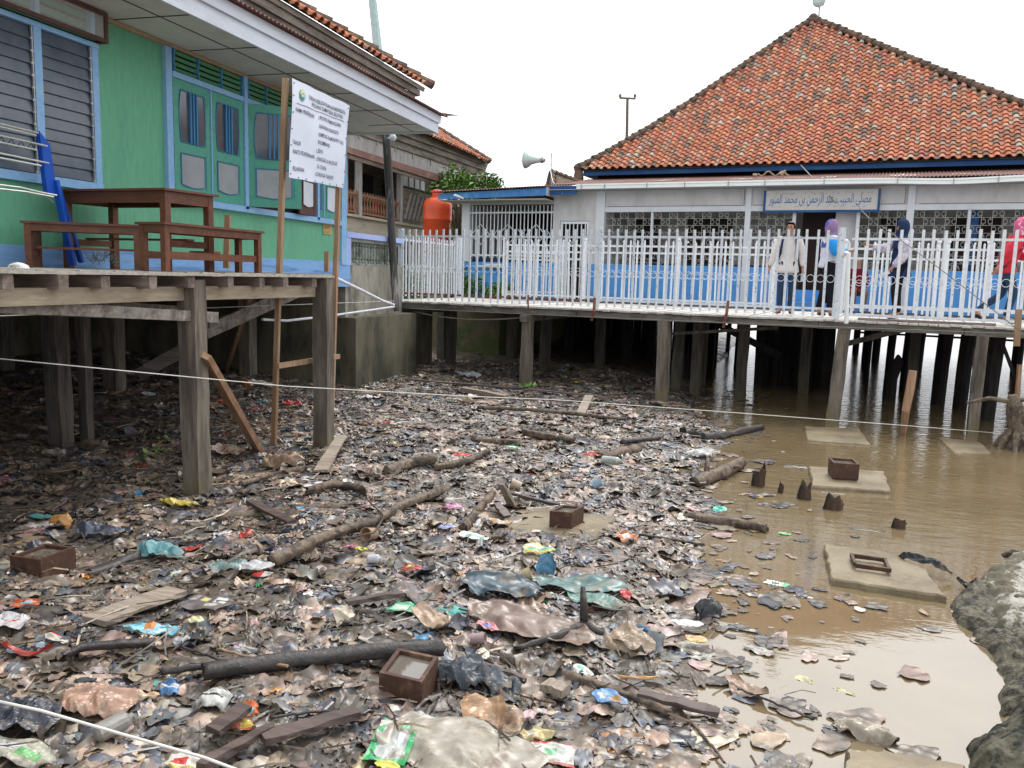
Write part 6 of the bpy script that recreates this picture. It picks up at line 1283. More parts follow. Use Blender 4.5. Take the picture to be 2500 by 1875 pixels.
cyl('plastic_bottle', 'clear plastic bottle lying by the red wrapper in the far rubbish', 'bottle', 1470, 1122, .045, .24, -.3, (.42,.46,.42), .06, .05)
cyl('plastic_bottle', 'pale blue plastic cup standing in the puddle above the wet slab', 'cup', 1448, 1185, .045, .09, .2, (.38,.50,.62), .04, .6, .05, True)
cyl('plastic_bottle', 'small green and white tin lying by the concrete footing', 'tin', 868, 888, .055, .14, .3, (.50,.60,.55), .08, .1)
cyl('plastic_bottle', 'clear crushed bottle lying in the lower left near the rope', 'bottle', 232, 1795, .04, .16, 1.2, (.28,.27,.25), .05, .1)
cyl('plastic_bottle', 'white small tube standing between rubbish at the slab side', 'bottle', 1161, 1288, .018, .09, 1.4, (.62,.62,.62), .06, .6)
# ------------------------------------------------------------------ logs, planks, hoses
def log(name, label, cat, pts, r, m='log', lift=.026, n=9, rough=.07, parts=()):
    r = tuple(x*.78 for x in r) if isinstance(r, tuple) else r*.78
    P = []
    for (x, y) in pts: p = PZ(x, y, .12); P.append(PZ(x, y, gz_(p.x, p.y)+lift))
    fine = []; rr = []; N = 16
    for i in range(N+1):
        t = i/N*(len(P)-1); k = min(int(t), len(P)-2); fine.append(P[k].lerp(P[k+1], t-k)+Vector((0,0,random.uniform(-.004,.004)))); a = r if not isinstance(r, tuple) else r[0]+(r[1]-r[0])*i/N; rr.append(a*random.uniform(1-rough, 1+rough))
    q = MB(); NN = 48; sd = pts[0][0]*.01; cs = []
    def at_(t): k = min(int(t*N), N-1); u_ = t*N-k; return fine[k].lerp(fine[k+1], u_), rr[k]*(1-u_)+rr[k+1]*u_
    LT = (fine[-1]-fine[0]).length; dd = (fine[-1]-fine[0]).normalized(); s1 = dd.cross(Vector((0,0,1))).normalized(); s2 = s1.cross(dd); n = 14; vs = []
    for i in range(NN+1):
        t = i/NN; c, r0 = at_(t)
        for k in range(n):
            an = 2*math.pi*k/n; w_ = 1+.30*noise.noise(Vector((t*LT*2.2+sd, math.cos(an)*1.3, math.sin(an)*1.3)))+.16*noise.noise(Vector((t*LT*7+sd, math.cos(an)*3.5, math.sin(an)*3.5)))-.10*abs(noise.noise(Vector((t*LT*3, an*3, sd))))
            e_ = (.04 if i in (0, NN) else 0)*noise.noise(Vector((an, sd, i))); vs.append(c+(s1*math.cos(an)+s2*math.sin(an))*r0*w_+dd*e_)
    q.add(vs, [(i*n+k, i*n+(k+1)%n, (i+1)*n+(k+1)%n, (i+1)*n+k) for i in range(NN) for k in range(n)]+[tuple(range(n-1,-1,-1)), tuple(NN*n+k for k in range(n))])
    for (t, dx, dy, dz, r2) in parts: c = fine[int(t*N)]; q.tube([c, c+Vector((dx*.5, dy*.5, dz*.6)), c+Vector((dx, dy, dz))], [r2, r2*.8, r2*.5], 6)
    return tag(q.build(name, M[m], smooth=True), label, cat)
def dp(*a): return [(x*D, y*D) for x, y in a]
log('driftwood_log', 'long curved driftwood log in the left middle rising to the right', 'log', dp((590, 1212), (700, 1160), (800, 1130), (870, 1090), (965, 1055)), (.055, .045), 'log', .06)
log('driftwood_log', 'dark log lying left of the long curved driftwood log', 'log', dp((405, 1248), (500, 1215), (550, 1192)), (.035, .05), 'logd')
log('driftwood_log', 'dark branch from the teal bag down towards the box frame', 'log', dp((190, 1243), (290, 1205), (350, 1180)), (.05, .045), 'logd')
log('bamboo_pole', 'thick dark wet pole lying across the foreground', 'log', dp((440, 1452), (620, 1428), (800, 1408), (955, 1400)), (.055, .05), 'logd', .07)
log('thin_lath', 'thin black board lying just behind the thick wet pole', 'board', dp((350, 1450), (500, 1432), (620, 1420)), .022, 'logd', .05)
log('driftwood_log', 'brown rotten log end in the centre right below the puddle', 'log', dp((1085, 1425), (1200, 1455), (1320, 1490), (1450, 1540)), (.05, .03), 'log', .03, rough=.3)
log('driftwood_log', 'short brown log lying behind the wet slab towards the stake', 'log', dp((1000, 1140), (1035, 1100), (1065, 1065)), .05, 'log', .05)
log('driftwood_log', 'smooth brown log lying in the shallow water at the right', 'log', dp((1480, 1115), (1560, 1125), (1655, 1142)), (.06, .055), 'log', .03)
log('driftwood_log', 'grey driftwood trunk with a broken end beside the tall stump', 'log', dp((1500, 1040), (1550, 1025), (1600, 1000)), (.07, .10), 'log', .06, parts=((.8, .12, -.12, .05, .03), (.3, .0, .15, .18, .035)))
log('driftwood_log', 'pale short log lying in the far middle rubbish', 'log', dp((835, 1015), (890, 1000), (935, 992)), .07, 'log', .07)
log('driftwood_log', 'thin pale log continuing right of the pale short log', 'log', dp((940, 1010), (1010, 995), (1055, 975)), .045, 'log', .06)
log('driftwood_log', 'dark log lying in the far rubbish left of the sheet', 'log', dp((1020, 950), (1060, 955), (1120, 960)), .06, 'log', .05)
log('driftwood_log', 'brown log under the long string in the far rubbish', 'log', dp((1130, 935), (1190, 945), (1240, 952)), .06, 'log', .06)
log('driftwood_log', 'long thin dark pole in the far rubbish behind the string', 'log', dp((1030, 880), (1150, 885), (1350, 905)), .035, 'log', .1)
log('driftwood_log', 'dark tapered pole lying in the far rubbish right of centre', 'log', dp((1345, 955), (1425, 945)), .045, 'logd', .06)
log('driftwood_log', 'dark brown branch from the sign pole foot to the left', 'log', dp((520, 1045), (590, 1025), (660, 1010)), .03, 'log', .05)
log('driftwood_log', 'muddy brown log below the sign at the middle left', 'log', dp((470, 1120), (560, 1112), (640, 1100), (760, 1095)), (.065, .04), 'log', .03)
log('driftwood_log', 'curled brown root lying right of the corner post', 'log', dp((660, 1060), (720, 1045), (780, 1055), (790, 1065)), .045, 'log', .05)
log('driftwood_log', 'forked dark branch pointing up in the foreground', 'branch', dp((1120, 1400), (1200, 1375), (1262, 1350)), (.02, .035), 'logd', .06, parts=((1, -.02, .02, .22, .028), (1, .12, -.08, .0, .03)))
log('twig', 'thin dark twig between the bag and the thick wet pole', 'twig', dp((395, 1398), (520, 1440)), .009, 'logd', .08)
log('twig', 'thin yellow cane above the thick wet pole', 'twig', dp((470, 1402), (620, 1440)), .009, 'newwood2', .08)
log('twig', 'long thin bent twig left of the water filled box', 'twig', dp((590, 1548), (700, 1535), (780, 1545)), .008, 'logd', .07)
log('twig', 'long thin branch resting in the right hand puddle', 'twig', dp((1850, 1600), (1910, 1630)) if False else [(1800, 1680), (1900, 1720), (1985, 1755)], .008, 'logd', .03)
log('twig', 'pale twig under the right side rubbish near the bottom', 'twig', [(1660, 1730), (1720, 1800), (1765, 1855)], .008, 'log', .02)
log('twig', 'thin stick lying on the mud right of the slab', 'twig', [(1565, 1305), (1650, 1318), (1720, 1330)], .016, 'logd', .04)
log('root_mat', 'hairy brown muddy root mat in the far right rubbish', 'root', [(1465, 1118), (1520, 1105), (1568, 1095)], (.10, .07), 'log', .03, rough=.35)
log('corrugated_hose', 'grey corrugated hose lying in the left foreground', 'hose', [(155, 1600), (200, 1580), (270, 1573), (370, 1570)], .03, 'logd', .07)
log('rubber_pipe', 'black ribbed rubber pipe lying at the far shore line', 'pipe', [(1668, 1055), (1720, 1068), (1780, 1060), (1860, 1042)], (.085, .05), 'logd', .04, rough=.35)
log('black_cable', 'thin black cable curling beside the long curved driftwood log', 'cable', dp((790, 1075), (830, 1115), (810, 1150), (740, 1165)), .009, 'logd', .12)
log('black_cable', 'thin black cable lying across the left middle ground', 'cable', dp((0, 1100), (100, 1092), (170, 1060)), .008, 'logd', .1)
def plank(label, a, b, w, m='plank', th=.025, lift=.08, cat='plank', name='plank', dz=0):
    A_2, B_2 = PZ(*a, .12), PZ(*b, .12); A_2 = PZ(*a, gz_(A_2.x, A_2.y)+lift); B_2 = PZ(*b, gz_(B_2.x, B_2.y)+lift+dz); q = MB(); q.beam(A_2, B_2, w, th, jit=.006, seg=6, w2=w*.85); return tag(q.build(name, M[m]), label, cat)
plank('wide pale plank lying right of the dark box frame', (228, 1515), (432, 1440), .19, 'plank')
plank('dark narrow plank at the lower left of the water filled box', (640, 1802), (872, 1738), .085, 'plankd')
plank('narrow split board crossing the bottom rope', (490, 1870), (662, 1775), .05, 'plankd')
plank('small brown board standing in the mud near the bottom box', (520, 1785), (600, 1725), .08, 'plankd', lift=.09)
plank('brown square wood block right of the water filled box', (1330, 1670), (1382, 1688), .09, 'plank', th=.04)
plank('thin stick board left of the brown wood block', (1182, 1622), (1285, 1660), .03, 'plankd')
plank('old notched board lying below the sign', (615, 1225), (712, 1275), .085, 'plankd')
plank('pale board leaning from the rubbish to the corner post', (782, 1150), (835, 1065), .13, 'plank', lift=.06, dz=.08)
plank('long thin brown board along the far rubbish under the boardwalk', (985, 925), (1280, 950), .07, 'plankd', lift=.12)
plank('long reddish board right of the second boardwalk post', (1290, 950), (1510, 972), .09, 'plankd', lift=.12)
plank('thick pale beam end in the far rubbish', (1130, 950), (1235, 970), .12, 'plank', th=.07, lift=.1)
plank('mossy upright board leaning above the short brown log', (1250, 1232), (1222, 1180), .09, 'plank', lift=.05, dz=.20)
plank('small dark brown board leaning in front of the mossy board', (1238, 1262), (1212, 1230), .08, 'plankd', lift=.05, dz=.09)
plank('grey board lying right of the folded cardboard', (1225, 1200), (1365, 1233), .035, 'plankd')
plank('thin dark board above the thick wet pole in the middle', (845, 1470), (985, 1448), .05, 'plankd')
plank('dark broad plank sunk in the right foreground mud', (1560, 1690), (1755, 1742), .07, 'plankd', lift=.05)
# water hyacinth sprigs
for (x, y, n_) in ((380, 1110, 30), (335, 1135, 20), (395, 1078, 14), (740, 960, 24), (1290, 945, 24), (620, 880, 14), (150, 1040, 24)):
    p = PZ(x, y, .2); q = MB(); 
    for _ in range(n_):
        a = random.uniform(0, 6.3); L = random.uniform(.05,.16); b0 = p+Vector((random.gauss(0,.08), random.gauss(0,.08), 0)); d = Vector((math.cos(a)*.7, math.sin(a)*.7, random.uniform(.2,.8))).normalized(); s_ = d.cross(Vector((0,0,1))).normalized()*L*.25; k = random.choice(GC)
        q.add([b0, b0+d*L*.5+s_, b0+d*L, b0+d*L*.5-s_], [(0,1,2,3)], k)
    tag(q.build('green_sprig', M['leaf'], fix=False), {380: 'bright green leafy sprig under the deck left of the nearest post', 335: 'lower green sprig left of the nearest post', 395: 'small green sprig close behind the nearest post', 740: 'grassy green sprig beside the corner post', 1290: 'green weed growing at the second boardwalk post', 620: 'green blades in front of the dark footing', 150: 'dark green weeds in the shade at the left'}[x], 'plant')
# ================================================================== strings
def PXD(x, y, d): return PD(x, y, d)
wire('white_string', 'white string stretched across the whole view above the rubbish', 'string', [PD(-60, 870, 5.4), PD(300, 905, 5.9), PD(700, 943, 6.6), PD(1150, 968, 7.6), PD(1356, 976, 8.3), PD(1800, 1008, 9.6), PD(2200, 1038, 10.8), PD(2490, 1062, 11.6), PD(2520, 1064, 11.7)], .0042)
wire('white_string', 'white string running from the left edge in front of the posts to the boardwalk corner', 'string', [PD(-60, 773, 5.0), PD(250, 762, 6.5), PD(600, 748, 9), PD(962, 735, 14.8)], .004)
wire('thick_rope', 'thick pale rope crossing the bottom left corner', 'rope', [PD(-60, 1700, 2.62), PD(100, 1735, 2.58), PD(300, 1793, 2.55), PD(500, 1850, 2.5), PD(620, 1895, 2.48)], .0050, n=8)
# ================================================================== people
def skin(name, nodes, edges, mtl, parent, lv=2, rootn=None, post=None, seg_smooth=True):
    """one continuous surface grown round a jointed skeleton"""
    keys = list(nodes); me = bpy.data.meshes.new(name); base = parent_loc(parent)
    me.from_pydata([Vector(nodes[k][0])-base for k in keys], [(keys.index(a), keys.index(b)) for a, b in edges], [])
    ob = bpy.data.objects.new(name, me); COL.objects.link(ob)
    ob.modifiers.new('s', 'SKIN'); sv = me.skin_vertices[0].data
    for i, k in enumerate(keys):
        r = nodes[k][1]; sv[i].radius = r if isinstance(r, tuple) else (r, r); sv[i].use_root = (k == (rootn or keys[0]))
    md = ob.modifiers.new('u', 'SUBSURF'); md.levels = lv; md.render_levels = lv
    bpy.context.view_layer.update(); new = bpy.data.meshes.new_from_object(ob.evaluated_get(bpy.context.evaluated_depsgraph_get()))
    bpy.data.objects.remove(ob); new.name = name
    for p in new.polygons: p.use_smooth = True
    if post:
        for v in new.vertices: v.co = post(v.co+base)-base
    new.materials.clear(); new.materials.append(mtl); o = bpy.data.objects.new(name, new); COL.objects.link(o); o.parent = parent; return o
def cloth_mat(n, c, c2=None, sc=20):
    return mat(n, c, .85, c2, sc, (.5,.56), None, .18, 30, .3, 60, .004, spec=.1)
SK = mat('skin_tone', (.36,.20,.13), .55, None, var=.08, bump=.03, spec=.3); HAIR = mat('black_hair', (.018,.014,.012), .5, None, var=.4, bump=.3)
EYE_ = mat('eye_dark', (.015,.012,.01), .3, None, bump=0); LIP = mat('lip_tone', (.30,.10,.09), .5, None, bump=0)
def person(label, base, face, H, J, cl, hijab=None, hair=False, group=None, head_turn=0.0, head_tilt=(0, 0), head_off=(0, 0)):
    """J: joints in the person's own frame (x right, y forward, z up) as a fraction of a 1.6 m height"""
    s = H/1.6; f = Vector(face).normalized(); rt = Vector((f.y, -f.x, 0)); r = root('person', base, label, 'person', group)
    P = lambda p: base + rt*p[0]*s + f*p[1]*s + Vector((0,0,p[2]*s))
    J0 = dict(pel=(0,0,.86), waist=(0,0,.98), chest=(0,.0,1.16), shc=(0,-.01,1.29), neck=(0,.0,1.36),
        rsh=(.155,-.01,1.29), rel=(.20,-.03,1.03), rwr=(.22,.03,.80), lsh=(-.155,-.01,1.29), lel=(-.20,-.03,1.03), lwr=(-.22,.03,.80),
        rhip=(.085,0,.84), rkn=(.09,.02,.46), ran=(.09,-.02,.08), rto=(.11,.14,.025), lhip=(-.085,0,.84), lkn=(-.09,.02,.46), lan=(-.09,-.02,.08), lto=(-.11,.14,.025))
    J0.update(J); R = lambda x: x*s
    hd = Vector((J0['neck'][0]+head_off[0], J0['neck'][1]+.015+head_off[1], J0['neck'][2]+.13))
    n = {'pel': (P(J0['pel']), (R(.125),R(.09))), 'waist': (P(J0['waist']), (R(.115),R(.08))), 'chest': (P(J0['chest']), (R(.13),R(.09))), 'shc': (P(J0['shc']), (R(.09),R(.07))), 'neck': (P(J0['neck']), R(.047)), 'jaw': (P((hd.x, hd.y, hd.z-.05)), R(.062)), 'head': (P((hd.x, hd.y-.012, hd.z+.015)), (R(.078),R(.088))), 'crown': (P((hd.x, hd.y-.02, hd.z+.065)), R(.062))}
    E_ = [('pel','waist'),('waist','chest'),('chest','shc'),('shc','neck'),('neck','jaw'),('jaw','head'),('head','crown')]
    for q in 'rl':
        n[q+'sh'] = (P(J0[q+'sh']), R(.052)); n[q+'el'] = (P(J0[q+'el']), R(.036)); n[q+'wr'] = (P(J0[q+'wr']), R(.024))
        n[q+'hip'] = (P(J0[q+'hip']), R(.082)); n[q+'kn'] = (P(J0[q+'kn']), R(.052)); n[q+'an'] = (P(J0[q+'an']), R(.034)); n[q+'to'] = (P(J0[q+'to']), (R(.035),R(.02)))
        E_ += [('shc',q+'sh'),(q+'sh',q+'el'),(q+'el',q+'wr'),('pel',q+'hip'),(q+'hip',q+'kn'),(q+'kn',q+'an'),(q+'an',q+'to')]
        d = (Vector(J0[q+'wr'])-Vector(J0[q+'el'])).normalized(); pm_ = Vector(J0[q+'wr'])+d*.055; n[q+'pm'] = (P(pm_), (R(.030),R(.016))); E_.append((q+'wr', q+'pm'))
        side = d.cross(Vector((1,0,0))).normalized() if abs(d.x) < .8 else Vector((0,1,0)); inn = Vector((-1 if q == 'r' else 1, 0, 0))
        for k in range(4):
            b0 = pm_+side*(.022-.0145*k)+d*.028; L = (.055,.062,.058,.045)[k]; n[f'{q}f{k}a'] = (P(b0), R(.0085)); n[f'{q}f{k}b'] = (P(b0+d*L*.6+inn*.008), R(.008)); n[f'{q}f{k}c'] = (P(b0+d*L*.95+inn*.028), R(.0065)); E_ += [(q+'pm', f'{q}f{k}a'), (f'{q}f{k}a', f'{q}f{k}b'), (f'{q}f{k}b', f'{q}f{k}c')]
        t0 = Vector(J0[q+'wr'])+d*.03+side*.022; n[q+'t1'] = (P(t0), R(.010)); n[q+'t2'] = (P(t0+side*.022+d*.032), R(.009)); E_ += [(q+'wr', q+'t1'), (q+'t1', q+'t2')]
    hc = P((hd.x, hd.y, hd.z)); ct, st = math.cos(head_turn), math.sin(head_turn); hf = (f*ct+rt*st); hr = Vector((hf.y, -hf.x, 0))
    nose = hc+hf*R(.088)+Vector((0,0,R(-.005)))
    def post(v):   # pull a nose, chin and cheeks out of the head surface
        w = v-hc; a = w.dot(hf)/s; b_ = w.dot(hr)/s; c = w.z/s
        if -.13 < c < .13 and abs(b_) < .12 and -.14 < a < .16:
            if a > .03: a2 = a + .022*math.exp(-((b_/.014)**2+((c+.012)/.02)**2)) + .008*math.exp(-((b_/.03)**2+((c+.075)/.015)**2)) - .007*math.exp(-(((abs(b_)-.03)/.014)**2+((c-.012)/.012)**2)); v = v+hf*(a2-a)*s
        return v
    skin('body', n, E_, SK, r, 2, 'pel', post)
    for sx in (-1, 1):
        q = MB(); q.lathe(hc+hf*R(.073)+hr*R(.030)*sx+Vector((0,0,R(.012))), [(.001,-R(.012)),(R(.011),-R(.004)),(R(.011),R(.004)),(.001,R(.010))], 8, hf); q.build('eye', EYE_, r)
        q = MB(); q.beam(hc+hf*R(.082)+hr*R(.017)*sx+Vector((0,0,R(.033))), hc+hf*R(.074)+hr*R(.045)*sx+Vector((0,0,R(.034))), R(.006), R(.006)); q.build('eyebrow', HAIR, r)
    q = MB(); q.beam(hc+hf*R(.082)-hr*R(.019)+Vector((0,0,R(-.043))), hc+hf*R(.082)+hr*R(.019)+Vector((0,0,R(-.043))), R(.009), R(.008)); q.build('mouth', LIP, r)
    G = lambda k, e: (n[k][0], (n[k][1][0]+R(e), n[k][1][1]+R(e)) if isinstance(n[k][1], tuple) else n[k][1]+R(e))
    # top
    ex = cl.get('loose', .022); T_ = {k: G(k, ex) for k in ('waist','chest','shc','rsh','lsh','rel','lel')}; T_['pel'] = (P(Vector(J0['pel'])-Vector((0,0,cl.get('hem', .04)))), (R(.185+cl.get('flare',0)),R(.15+cl.get('flare',0)))); T_['hem'] = (T_['pel'][0]-Vector((0,0,R(.06))), (R(.20+cl.get('flare',0)),R(.165+cl.get('flare',0)))); T_['coll'] = (P(Vector(J0['neck'])-Vector((0,0,.02))), R(.055))
    for q in 'rl': T_[q+'wr'] = (n[q+'wr'][0].lerp(n[q+'el'][0], cl.get('short', .08)), R(.036+ex*.35))
    skin('top', T_, [('hem','pel'),('pel','waist'),('waist','chest'),('chest','shc'),('shc','coll'),('shc','rsh'),('rsh','rel'),('rel','rwr'),('shc','lsh'),('lsh','lel'),('lel','lwr')], cl['top'], r, 2, 'chest')
    if 'sleeve' in cl:
        for q in cl.get('sleeves', 'rl'):
            skin('sleeve', {'a': (n[q+'sh'][0]+Vector((0,0,R(.01))), R(.108)), 'b': (n[q+'el'][0], R(.088)), 'c': (n[q+'wr'][0].lerp(n[q+'el'][0], .06), R(.058))}, [('a','b'),('b','c')], cl['sleeve'], r, 2)
    tr = {'pel': (P(J0['pel']), (R(.115),R(.085)))}; te = []
    for q in 'rl':
        for k, e in (('hip', .004), ('kn', .016)): tr[q+k] = G(q+k, e)
        tr[q+'an'] = (n[q+'an'][0].lerp(n[q+'kn'][0], .05), R(.05)); te += [('pel',q+'hip'),(q+'hip',q+'kn'),(q+'kn',q+'an')]
    skin('trousers', tr, te, cl['legs'], r, 2, 'pel')
    for q in 'rl': skin('shoe', {'a': (n[q+'an'][0]-Vector((0,0,R(.035))), R(.04)), 'm': (n[q+'an'][0].lerp(n[q+'to'][0], .55)-Vector((0,0,R(.018))), (R(.044),R(.028))), 'b': (n[q+'to'][0], (R(.04),R(.022)))}, [('a','m'),('m','b')], cl['shoe'], r, 1)
    if hijab:
        q = MB(); N, Mr = 28, 16; tz = Vector((head_tilt[0], head_tilt[1], 0))
        for_open = math.radians(50); P_ = []
        prof = [(.002,.142),(.045,.135),(.078,.108),(.098,.065),(.106,.015),(.104,-.035),(.094,-.08),(.09,-.11),(.115,-.15),(.155,-.20),(.175,-.27),(.18,-.34)]
        for i, (rr, zz) in enumerate(prof):
            row = []
            for k in range(N+1):
                a = 2*math.pi*k/N; oa = for_open*max(0, min(1, (1-abs((zz-.0)/.085)**3))) if abs(zz) < .085 else 0
                a2 = oa+(2*math.pi-2*oa)*k/N; wob = 1+.05*math.sin(5*a+i)*(zz < -.1); rx = rr*wob*(1.0 if zz > -.12 else 1.05); ry = rr*wob*(1.04 if zz > -.12 else .78)
                row.append(hc+hf*(math.cos(a2)*R(ry)-R(.012))+hr*(math.sin(a2)*R(rx))+Vector((0,0,R(zz))))
            P_.append(row)
        q.grid(P_); q.grid([[p+(hc-p)*.05 for p in row] for row in P_]); q.build('headscarf', hijab, r, smooth=True, fix=False)
    if hair:
        q = MB(); P_ = []
        for i in range(9):
            t = i/8*math.pi*.62; row = []
            for k in range(21):
                a = math.radians(68)+(2*math.pi-math.radians(136))*k/20 if i > 3 else 2*math.pi*k/20
                row.append(hc+Vector((0,0,R(.02)))+hf*(math.cos(a)*math.sin(t)*R(.098)-R(.016))+hr*(math.sin(a)*math.sin(t)*R(.084))+Vector((0,0,R(.094)*math.cos(t))))
            P_.append(row)
        q.grid(P_); q.lathe(hc-hf*R(.105)+Vector((0,0,R(.0))), [(.005,-.04),(.035,-.02),(.04,.01),(.02,.035),(.004,.04)], 10); q.build('hair', HAIR, r, smooth=True, fix=False)
    return r, P, n, hc
JEAN = cloth_mat('blue_jeans', (.03,.055,.10)); BLKT = cloth_mat('black_trousers', (.012,.012,.018)); NAVC = cloth_mat('navy_cloth', (.018,.035,.085)); CREAM = mat('cream_shirt', (.66,.61,.58), .85, None, var=.12, vscale=9, bump=.7, bscale=9, bdist=.03)
WHC = mat('white_shirt_cloth', (.62,.63,.72), .85, None, var=.08, bump=.4, bscale=9, bdist=.02); BSL = mat('bright_blue_sleeve', (.015,.27,.68), .7, None, var=.12, bump=.3, bscale=12, bdist=.02)
REDJ = mat('red_puffy_jacket', (.55,.018,.03), .6, (.42,.01,.10), 5, (.5,.7), None, .15, 8, .8, 12, .03); PINKH = cloth_mat('pink_patterned_scarf', (.62,.10,.24), (.66,.45,.50), 9); MAUVE = cloth_mat('mauve_blue_scarf', (.26,.17,.30), (.07,.10,.32), 5)
LILAC = cloth_mat('lilac_patterned_cloth', (.42,.38,.48), (.6,.55,.6), 14); SHOE1 = cloth_mat('brown_sandal', (.13,.07,.05)); SHOE2 = cloth_mat('dark_shoe', (.03,.022,.03)); MAR = cloth_mat('maroon_cloth', (.14,.01,.03))
WZp = WZ+.012
# 1 girl in cream shirt facing the viewer
cam_dir = (CAM-W(6.95, 1.0, 0)); cam_dir.z = 0
r_, P, n, hc = person('woman in long cream shirt and jeans with tied black hair, facing the viewer', W(7.0, 1.0, WZp), cam_dir, 1.56, dict(rel=(.24,.0,1.03), rwr=(.30,.04,.80), lel=(-.23,.0,1.03), lwr=(-.25,.08,.80), rto=(.13,.13,.025), lto=(-.13,.13,.025)), dict(top=CREAM, legs=JEAN, shoe=SHOE1, hem=.10, flare=.02, loose=.03), hair=True, head_turn=.25)
q = MB()
for sx in (-1, 1): q.tube([P((.085*sx, -.10, 1.33)), P((.10*sx, .0, 1.385)), P((.115*sx, .105, 1.27)), P((.135*sx, .11, 1.08)), P((.14*sx, -.02, .98))], .018, 6)
q.build('backpack_strap', NAVC, r_); q = MB(); q.lathe(P((0, -.17, .98)), [(.08,0),(.13,.05),(.13,.28),(.09,.36)], 12); q.build('backpack', NAVC, r_)
bt = root('water_bottle', n['lpm'][0]-Vector((0,0,.12)), 'clear plastic bottle held in the hand of the woman in the cream shirt', 'bottle'); c = n['lpm'][0]
M['clearp'] = mat('clear_plastic', (.50,.53,.55), .15, None, var=.1, bump=0, spec=.6)
q = MB(); q.lathe(c-Vector((0,0,.17)), [(.028,0),(.032,.01),(.032,.11),(.025,.14),(.012,.165)], 12); q.build('body', M['clearp'], bt); q = MB(); q.lathe(c-Vector((0,0,.004)), [(.014,0),(.014,.02)], 10); q.build('cap', M['mblue'], bt)
# 2 woman seen from behind, white top with bright blue sleeve
fr = ME*.9+MN*.45
r_, P, n, hc = person('woman in mauve headscarf and white top with bright blue sleeves', W(7.66, .85, WZp), fr, 1.56, dict(rel=(.25,-.02,1.05), rwr=(.22,.24,1.10), lel=(-.22,.02,1.04), lwr=(-.14,.26,1.08), rkn=(.08,.05,.46), ran=(.07,.03,.08), rto=(.08,.18,.025), lkn=(-.08,-.02,.46), lan=(-.09,-.10,.08), lto=(-.1,.05,.025)), dict(top=WHC, legs=BLKT, shoe=SHOE1, sleeve=BSL, hem=.0, loose=.035), hijab=MAUVE)
# 3 woman in navy facing left, reaching
fl = -ME*.95-MN*.15
r_, P, n, hc = person('woman in navy headscarf and navy dress, facing left with one arm stretched out', W(8.72, .9, WZp), fl, 1.56, dict(rel=(.20,.22,1.14), rwr=(.17,.44,1.20), lel=(-.20,-.02,1.02), lwr=(-.20,.14,.84), rkn=(.08,.03,.46), rto=(.09,.13,.025)), dict(top=NAVC, legs=BLKT, shoe=SHOE2, sleeve=LILAC, hem=.12, flare=.02), hijab=NAVC)
q = MB(); q.beam(n['lpm'][0]-Vector((0,0,.03)), n['lpm'][0]+fl.normalized()*.15-Vector((0,0,.10)), .05, .05); tag(q.build('folded_paper', M['white']), 'white folded paper held low by the woman in navy', 'paper')
# 4 woman in red, striding right
fr = ME*.97+MN*.1
r_, P, n, hc = person('woman in red jacket and pink headscarf striding to the right', W(10.22, .95, WZp), fr, 1.60, dict(pel=(0,-.02,.87), waist=(0,.0,.99), chest=(0,.05,1.16), shc=(0,.09,1.28), neck=(0,.12,1.35), rsh=(.155,.08,1.28), lsh=(-.155,.08,1.28), rel=(.23,-.05,1.06), rwr=(.21,-.16,.86), lel=(-.2,.16,1.05), lwr=(-.12,.33,1.0), rhip=(.085,-.02,.84), rkn=(.08,.10,.47), ran=(.08,.02,.08), rto=(.09,.19,.025), lhip=(-.085,-.02,.84), lkn=(-.08,-.02,.45), lan=(-.09,-.36,.17), lto=(-.09,-.26,.05)), dict(top=REDJ, legs=JEAN, shoe=SHOE2, hem=.06, loose=.05), hijab=PINKH, head_turn=.15, head_off=(0,.02))
# 5 people sitting inside
def seated(label, base, face, top, hj, legs=BLKT, sh=1.5):
    J = dict(pel=(0,0,.45), waist=(0,0,.57), chest=(0,.02,.75), shc=(0,.0,.88), neck=(0,.01,.95), rsh=(.155,0,.88), lsh=(-.155,0,.88), rel=(.2,.06,.64), rwr=(.12,.25,.55), lel=(-.2,.06,.64), lwr=(-.12,.25,.55), rhip=(.085,.02,.43), rkn=(.12,.42,.46), ran=(.10,.40,.08), rto=(.11,.54,.025), lhip=(-.085,.02,.43), lkn=(-.12,.42,.46), lan=(-.10,.40,.08), lto=(-.11,.54,.025))
    return person(label, base, face, sh, J, dict(top=top, legs=legs, shoe=SHOE2, hem=.0), hijab=hj)
PLAID = cloth_mat('blue_checked_shirt', (.12,.24,.42), (.5,.5,.55), 16)
toC = CAM-W(7.6, 5, 0); toC.z = 0
seated('person in maroon sitting on the blue step of the doorway', W(7.42, 5.35, 1.57), toC, MAR, MAR)
seated('person in brown trousers sitting behind the thick rusty fence post', W(7.95, 4.8, 1.57), toC+ME*3, MAR, None, cloth_mat('brown_trousers', (.20,.11,.07)))
M['benchin'] = M['inwall']
person('person in blue checked shirt standing inside the right barred window', W(9.45, 6.9, 1.2), toC, 1.5, {}, dict(top=PLAID, legs=JEAN, shoe=SHOE2), hair=True)
person('person in dark blue top standing behind the barred window beside the checked shirt', W(9.85, 7.2, 1.1), toC, 1.5, {}, dict(top=NAVC, legs=JEAN, shoe=SHOE2), hijab=LILAC)
q = MB(); q.beam(W(7.28, 1.6, 2.98), W(7.60, 1.65, 2.95), .03, .12); tag(q.build('white_bag', M['white']), 'white flat bag seen just right of the head of the woman in the cream shirt', 'bag') if False else None
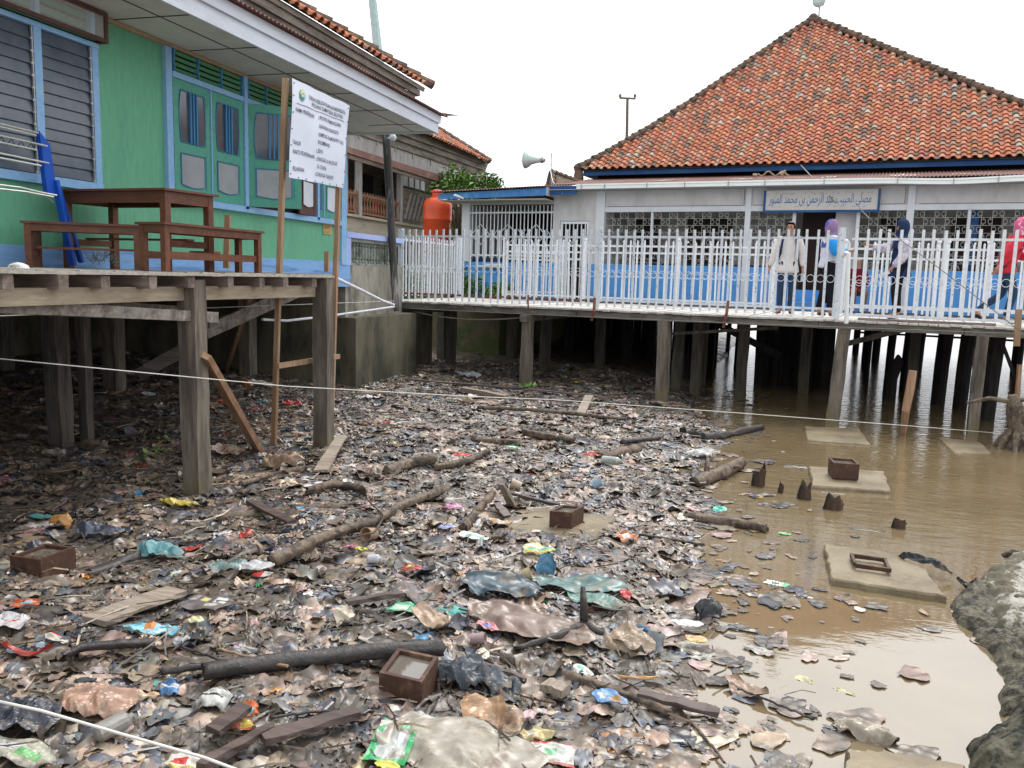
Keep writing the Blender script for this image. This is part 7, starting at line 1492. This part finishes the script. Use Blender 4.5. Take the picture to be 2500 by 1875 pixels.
GRP = {'slab': 'concrete slabs in the mud and water', 'stump': 'rotten stumps in the shallow water', 'wrapper': 'printed wrappers in the rubbish', 'bag': 'plastic bags in the rubbish', 'log': 'logs and branches in the rubbish', 'plank': 'loose boards in the rubbish', 'box': 'square boxes on the slabs', 'bench': 'benches on the deck', 'cup': 'cups in the rubbish', 'bottle': 'bottles', 'plant': 'green plants', 'string': 'strings and ropes', 'plastic sheet': 'plastic sheets in the rubbish', 'cloth': 'cloths in the rubbish', 'fence': 'white iron fence sections', 'person': 'people on the boardwalk', 'stake': 'thin stakes', 'twig': 'twigs in the rubbish', 'loudspeaker': 'horn loudspeakers', 'tree': 'trees behind the buildings', 'paper': 'papers in the rubbish', 'pipe': 'pipes along the boardwalk'}
for o_ in list(COL.objects):
    if o_.parent is None and 'group' not in o_ and o_.get('category') in GRP: o_['group'] = GRP[o_['category']]
# ================================================================== sky, sun, camera
w = bpy.data.worlds.new('World'); S.world = w; w.use_nodes = True; t = w.node_tree; bg = t.nodes['Background']
sky = t.nodes.new('ShaderNodeTexSky'); sky.sky_type = 'NISHITA'; sky.sun_disc = False; SUN_E, SUN_A = math.radians(58), math.radians(20)
sky.sun_elevation = SUN_E; sky.sun_rotation = SUN_A; sky.air_density = 1.0; sky.dust_density = 6.0; sky.ozone_density = 1.0
hs = t.nodes.new('ShaderNodeHueSaturation'); hs.inputs['Saturation'].default_value = .12; t.links.new(sky.outputs[0], hs.inputs['Color'])
# overcast: level the dome out by mixing the sky with an even cloud white
mx = t.nodes.new('ShaderNodeMix'); mx.data_type = 'RGBA'; mx.inputs[0].default_value = .55; t.links.new(hs.outputs[0], mx.inputs[6]); mx.inputs[7].default_value = (9.2, 9.4, 9.8, 1)
t.links.new(mx.outputs[2], bg.inputs[0]); bg.inputs[1].default_value = .12
sl = bpy.data.lights.new('sun', 'SUN'); sl.energy = .9; sl.angle = math.radians(22); sl.color = (1.0, .96, .9); so = bpy.data.objects.new('sun', sl); COL.objects.link(so)
sd_ = Vector((math.sin(SUN_A)*math.cos(SUN_E), math.cos(SUN_A)*math.cos(SUN_E), math.sin(SUN_E))); so.rotation_euler = sd_.to_track_quat('Z', 'Y').to_euler(); so.location = (0, 0, 20)
cd = bpy.data.cameras.new('camera'); co = bpy.data.objects.new('camera', cd); COL.objects.link(co); S.camera = co
cd.sensor_fit = 'HORIZONTAL'; cd.sensor_width = 36; cd.lens = 36*FPX/2500; cd.clip_end = 5000; cd.clip_start = .05
mw = Matrix((( R2.x, U2.x, -_F.x, CAM.x), (R2.y, U2.y, -_F.y, CAM.y), (R2.z, U2.z, -_F.z, CAM.z), (0,0,0,1))); co.matrix_world = mw
S.view_settings.view_transform = 'Standard'; S.view_settings.look = 'None'; S.view_settings.gamma = 1; S.view_settings.exposure = .98
S.cycles.max_bounces = 6; S.cycles.use_denoising = True
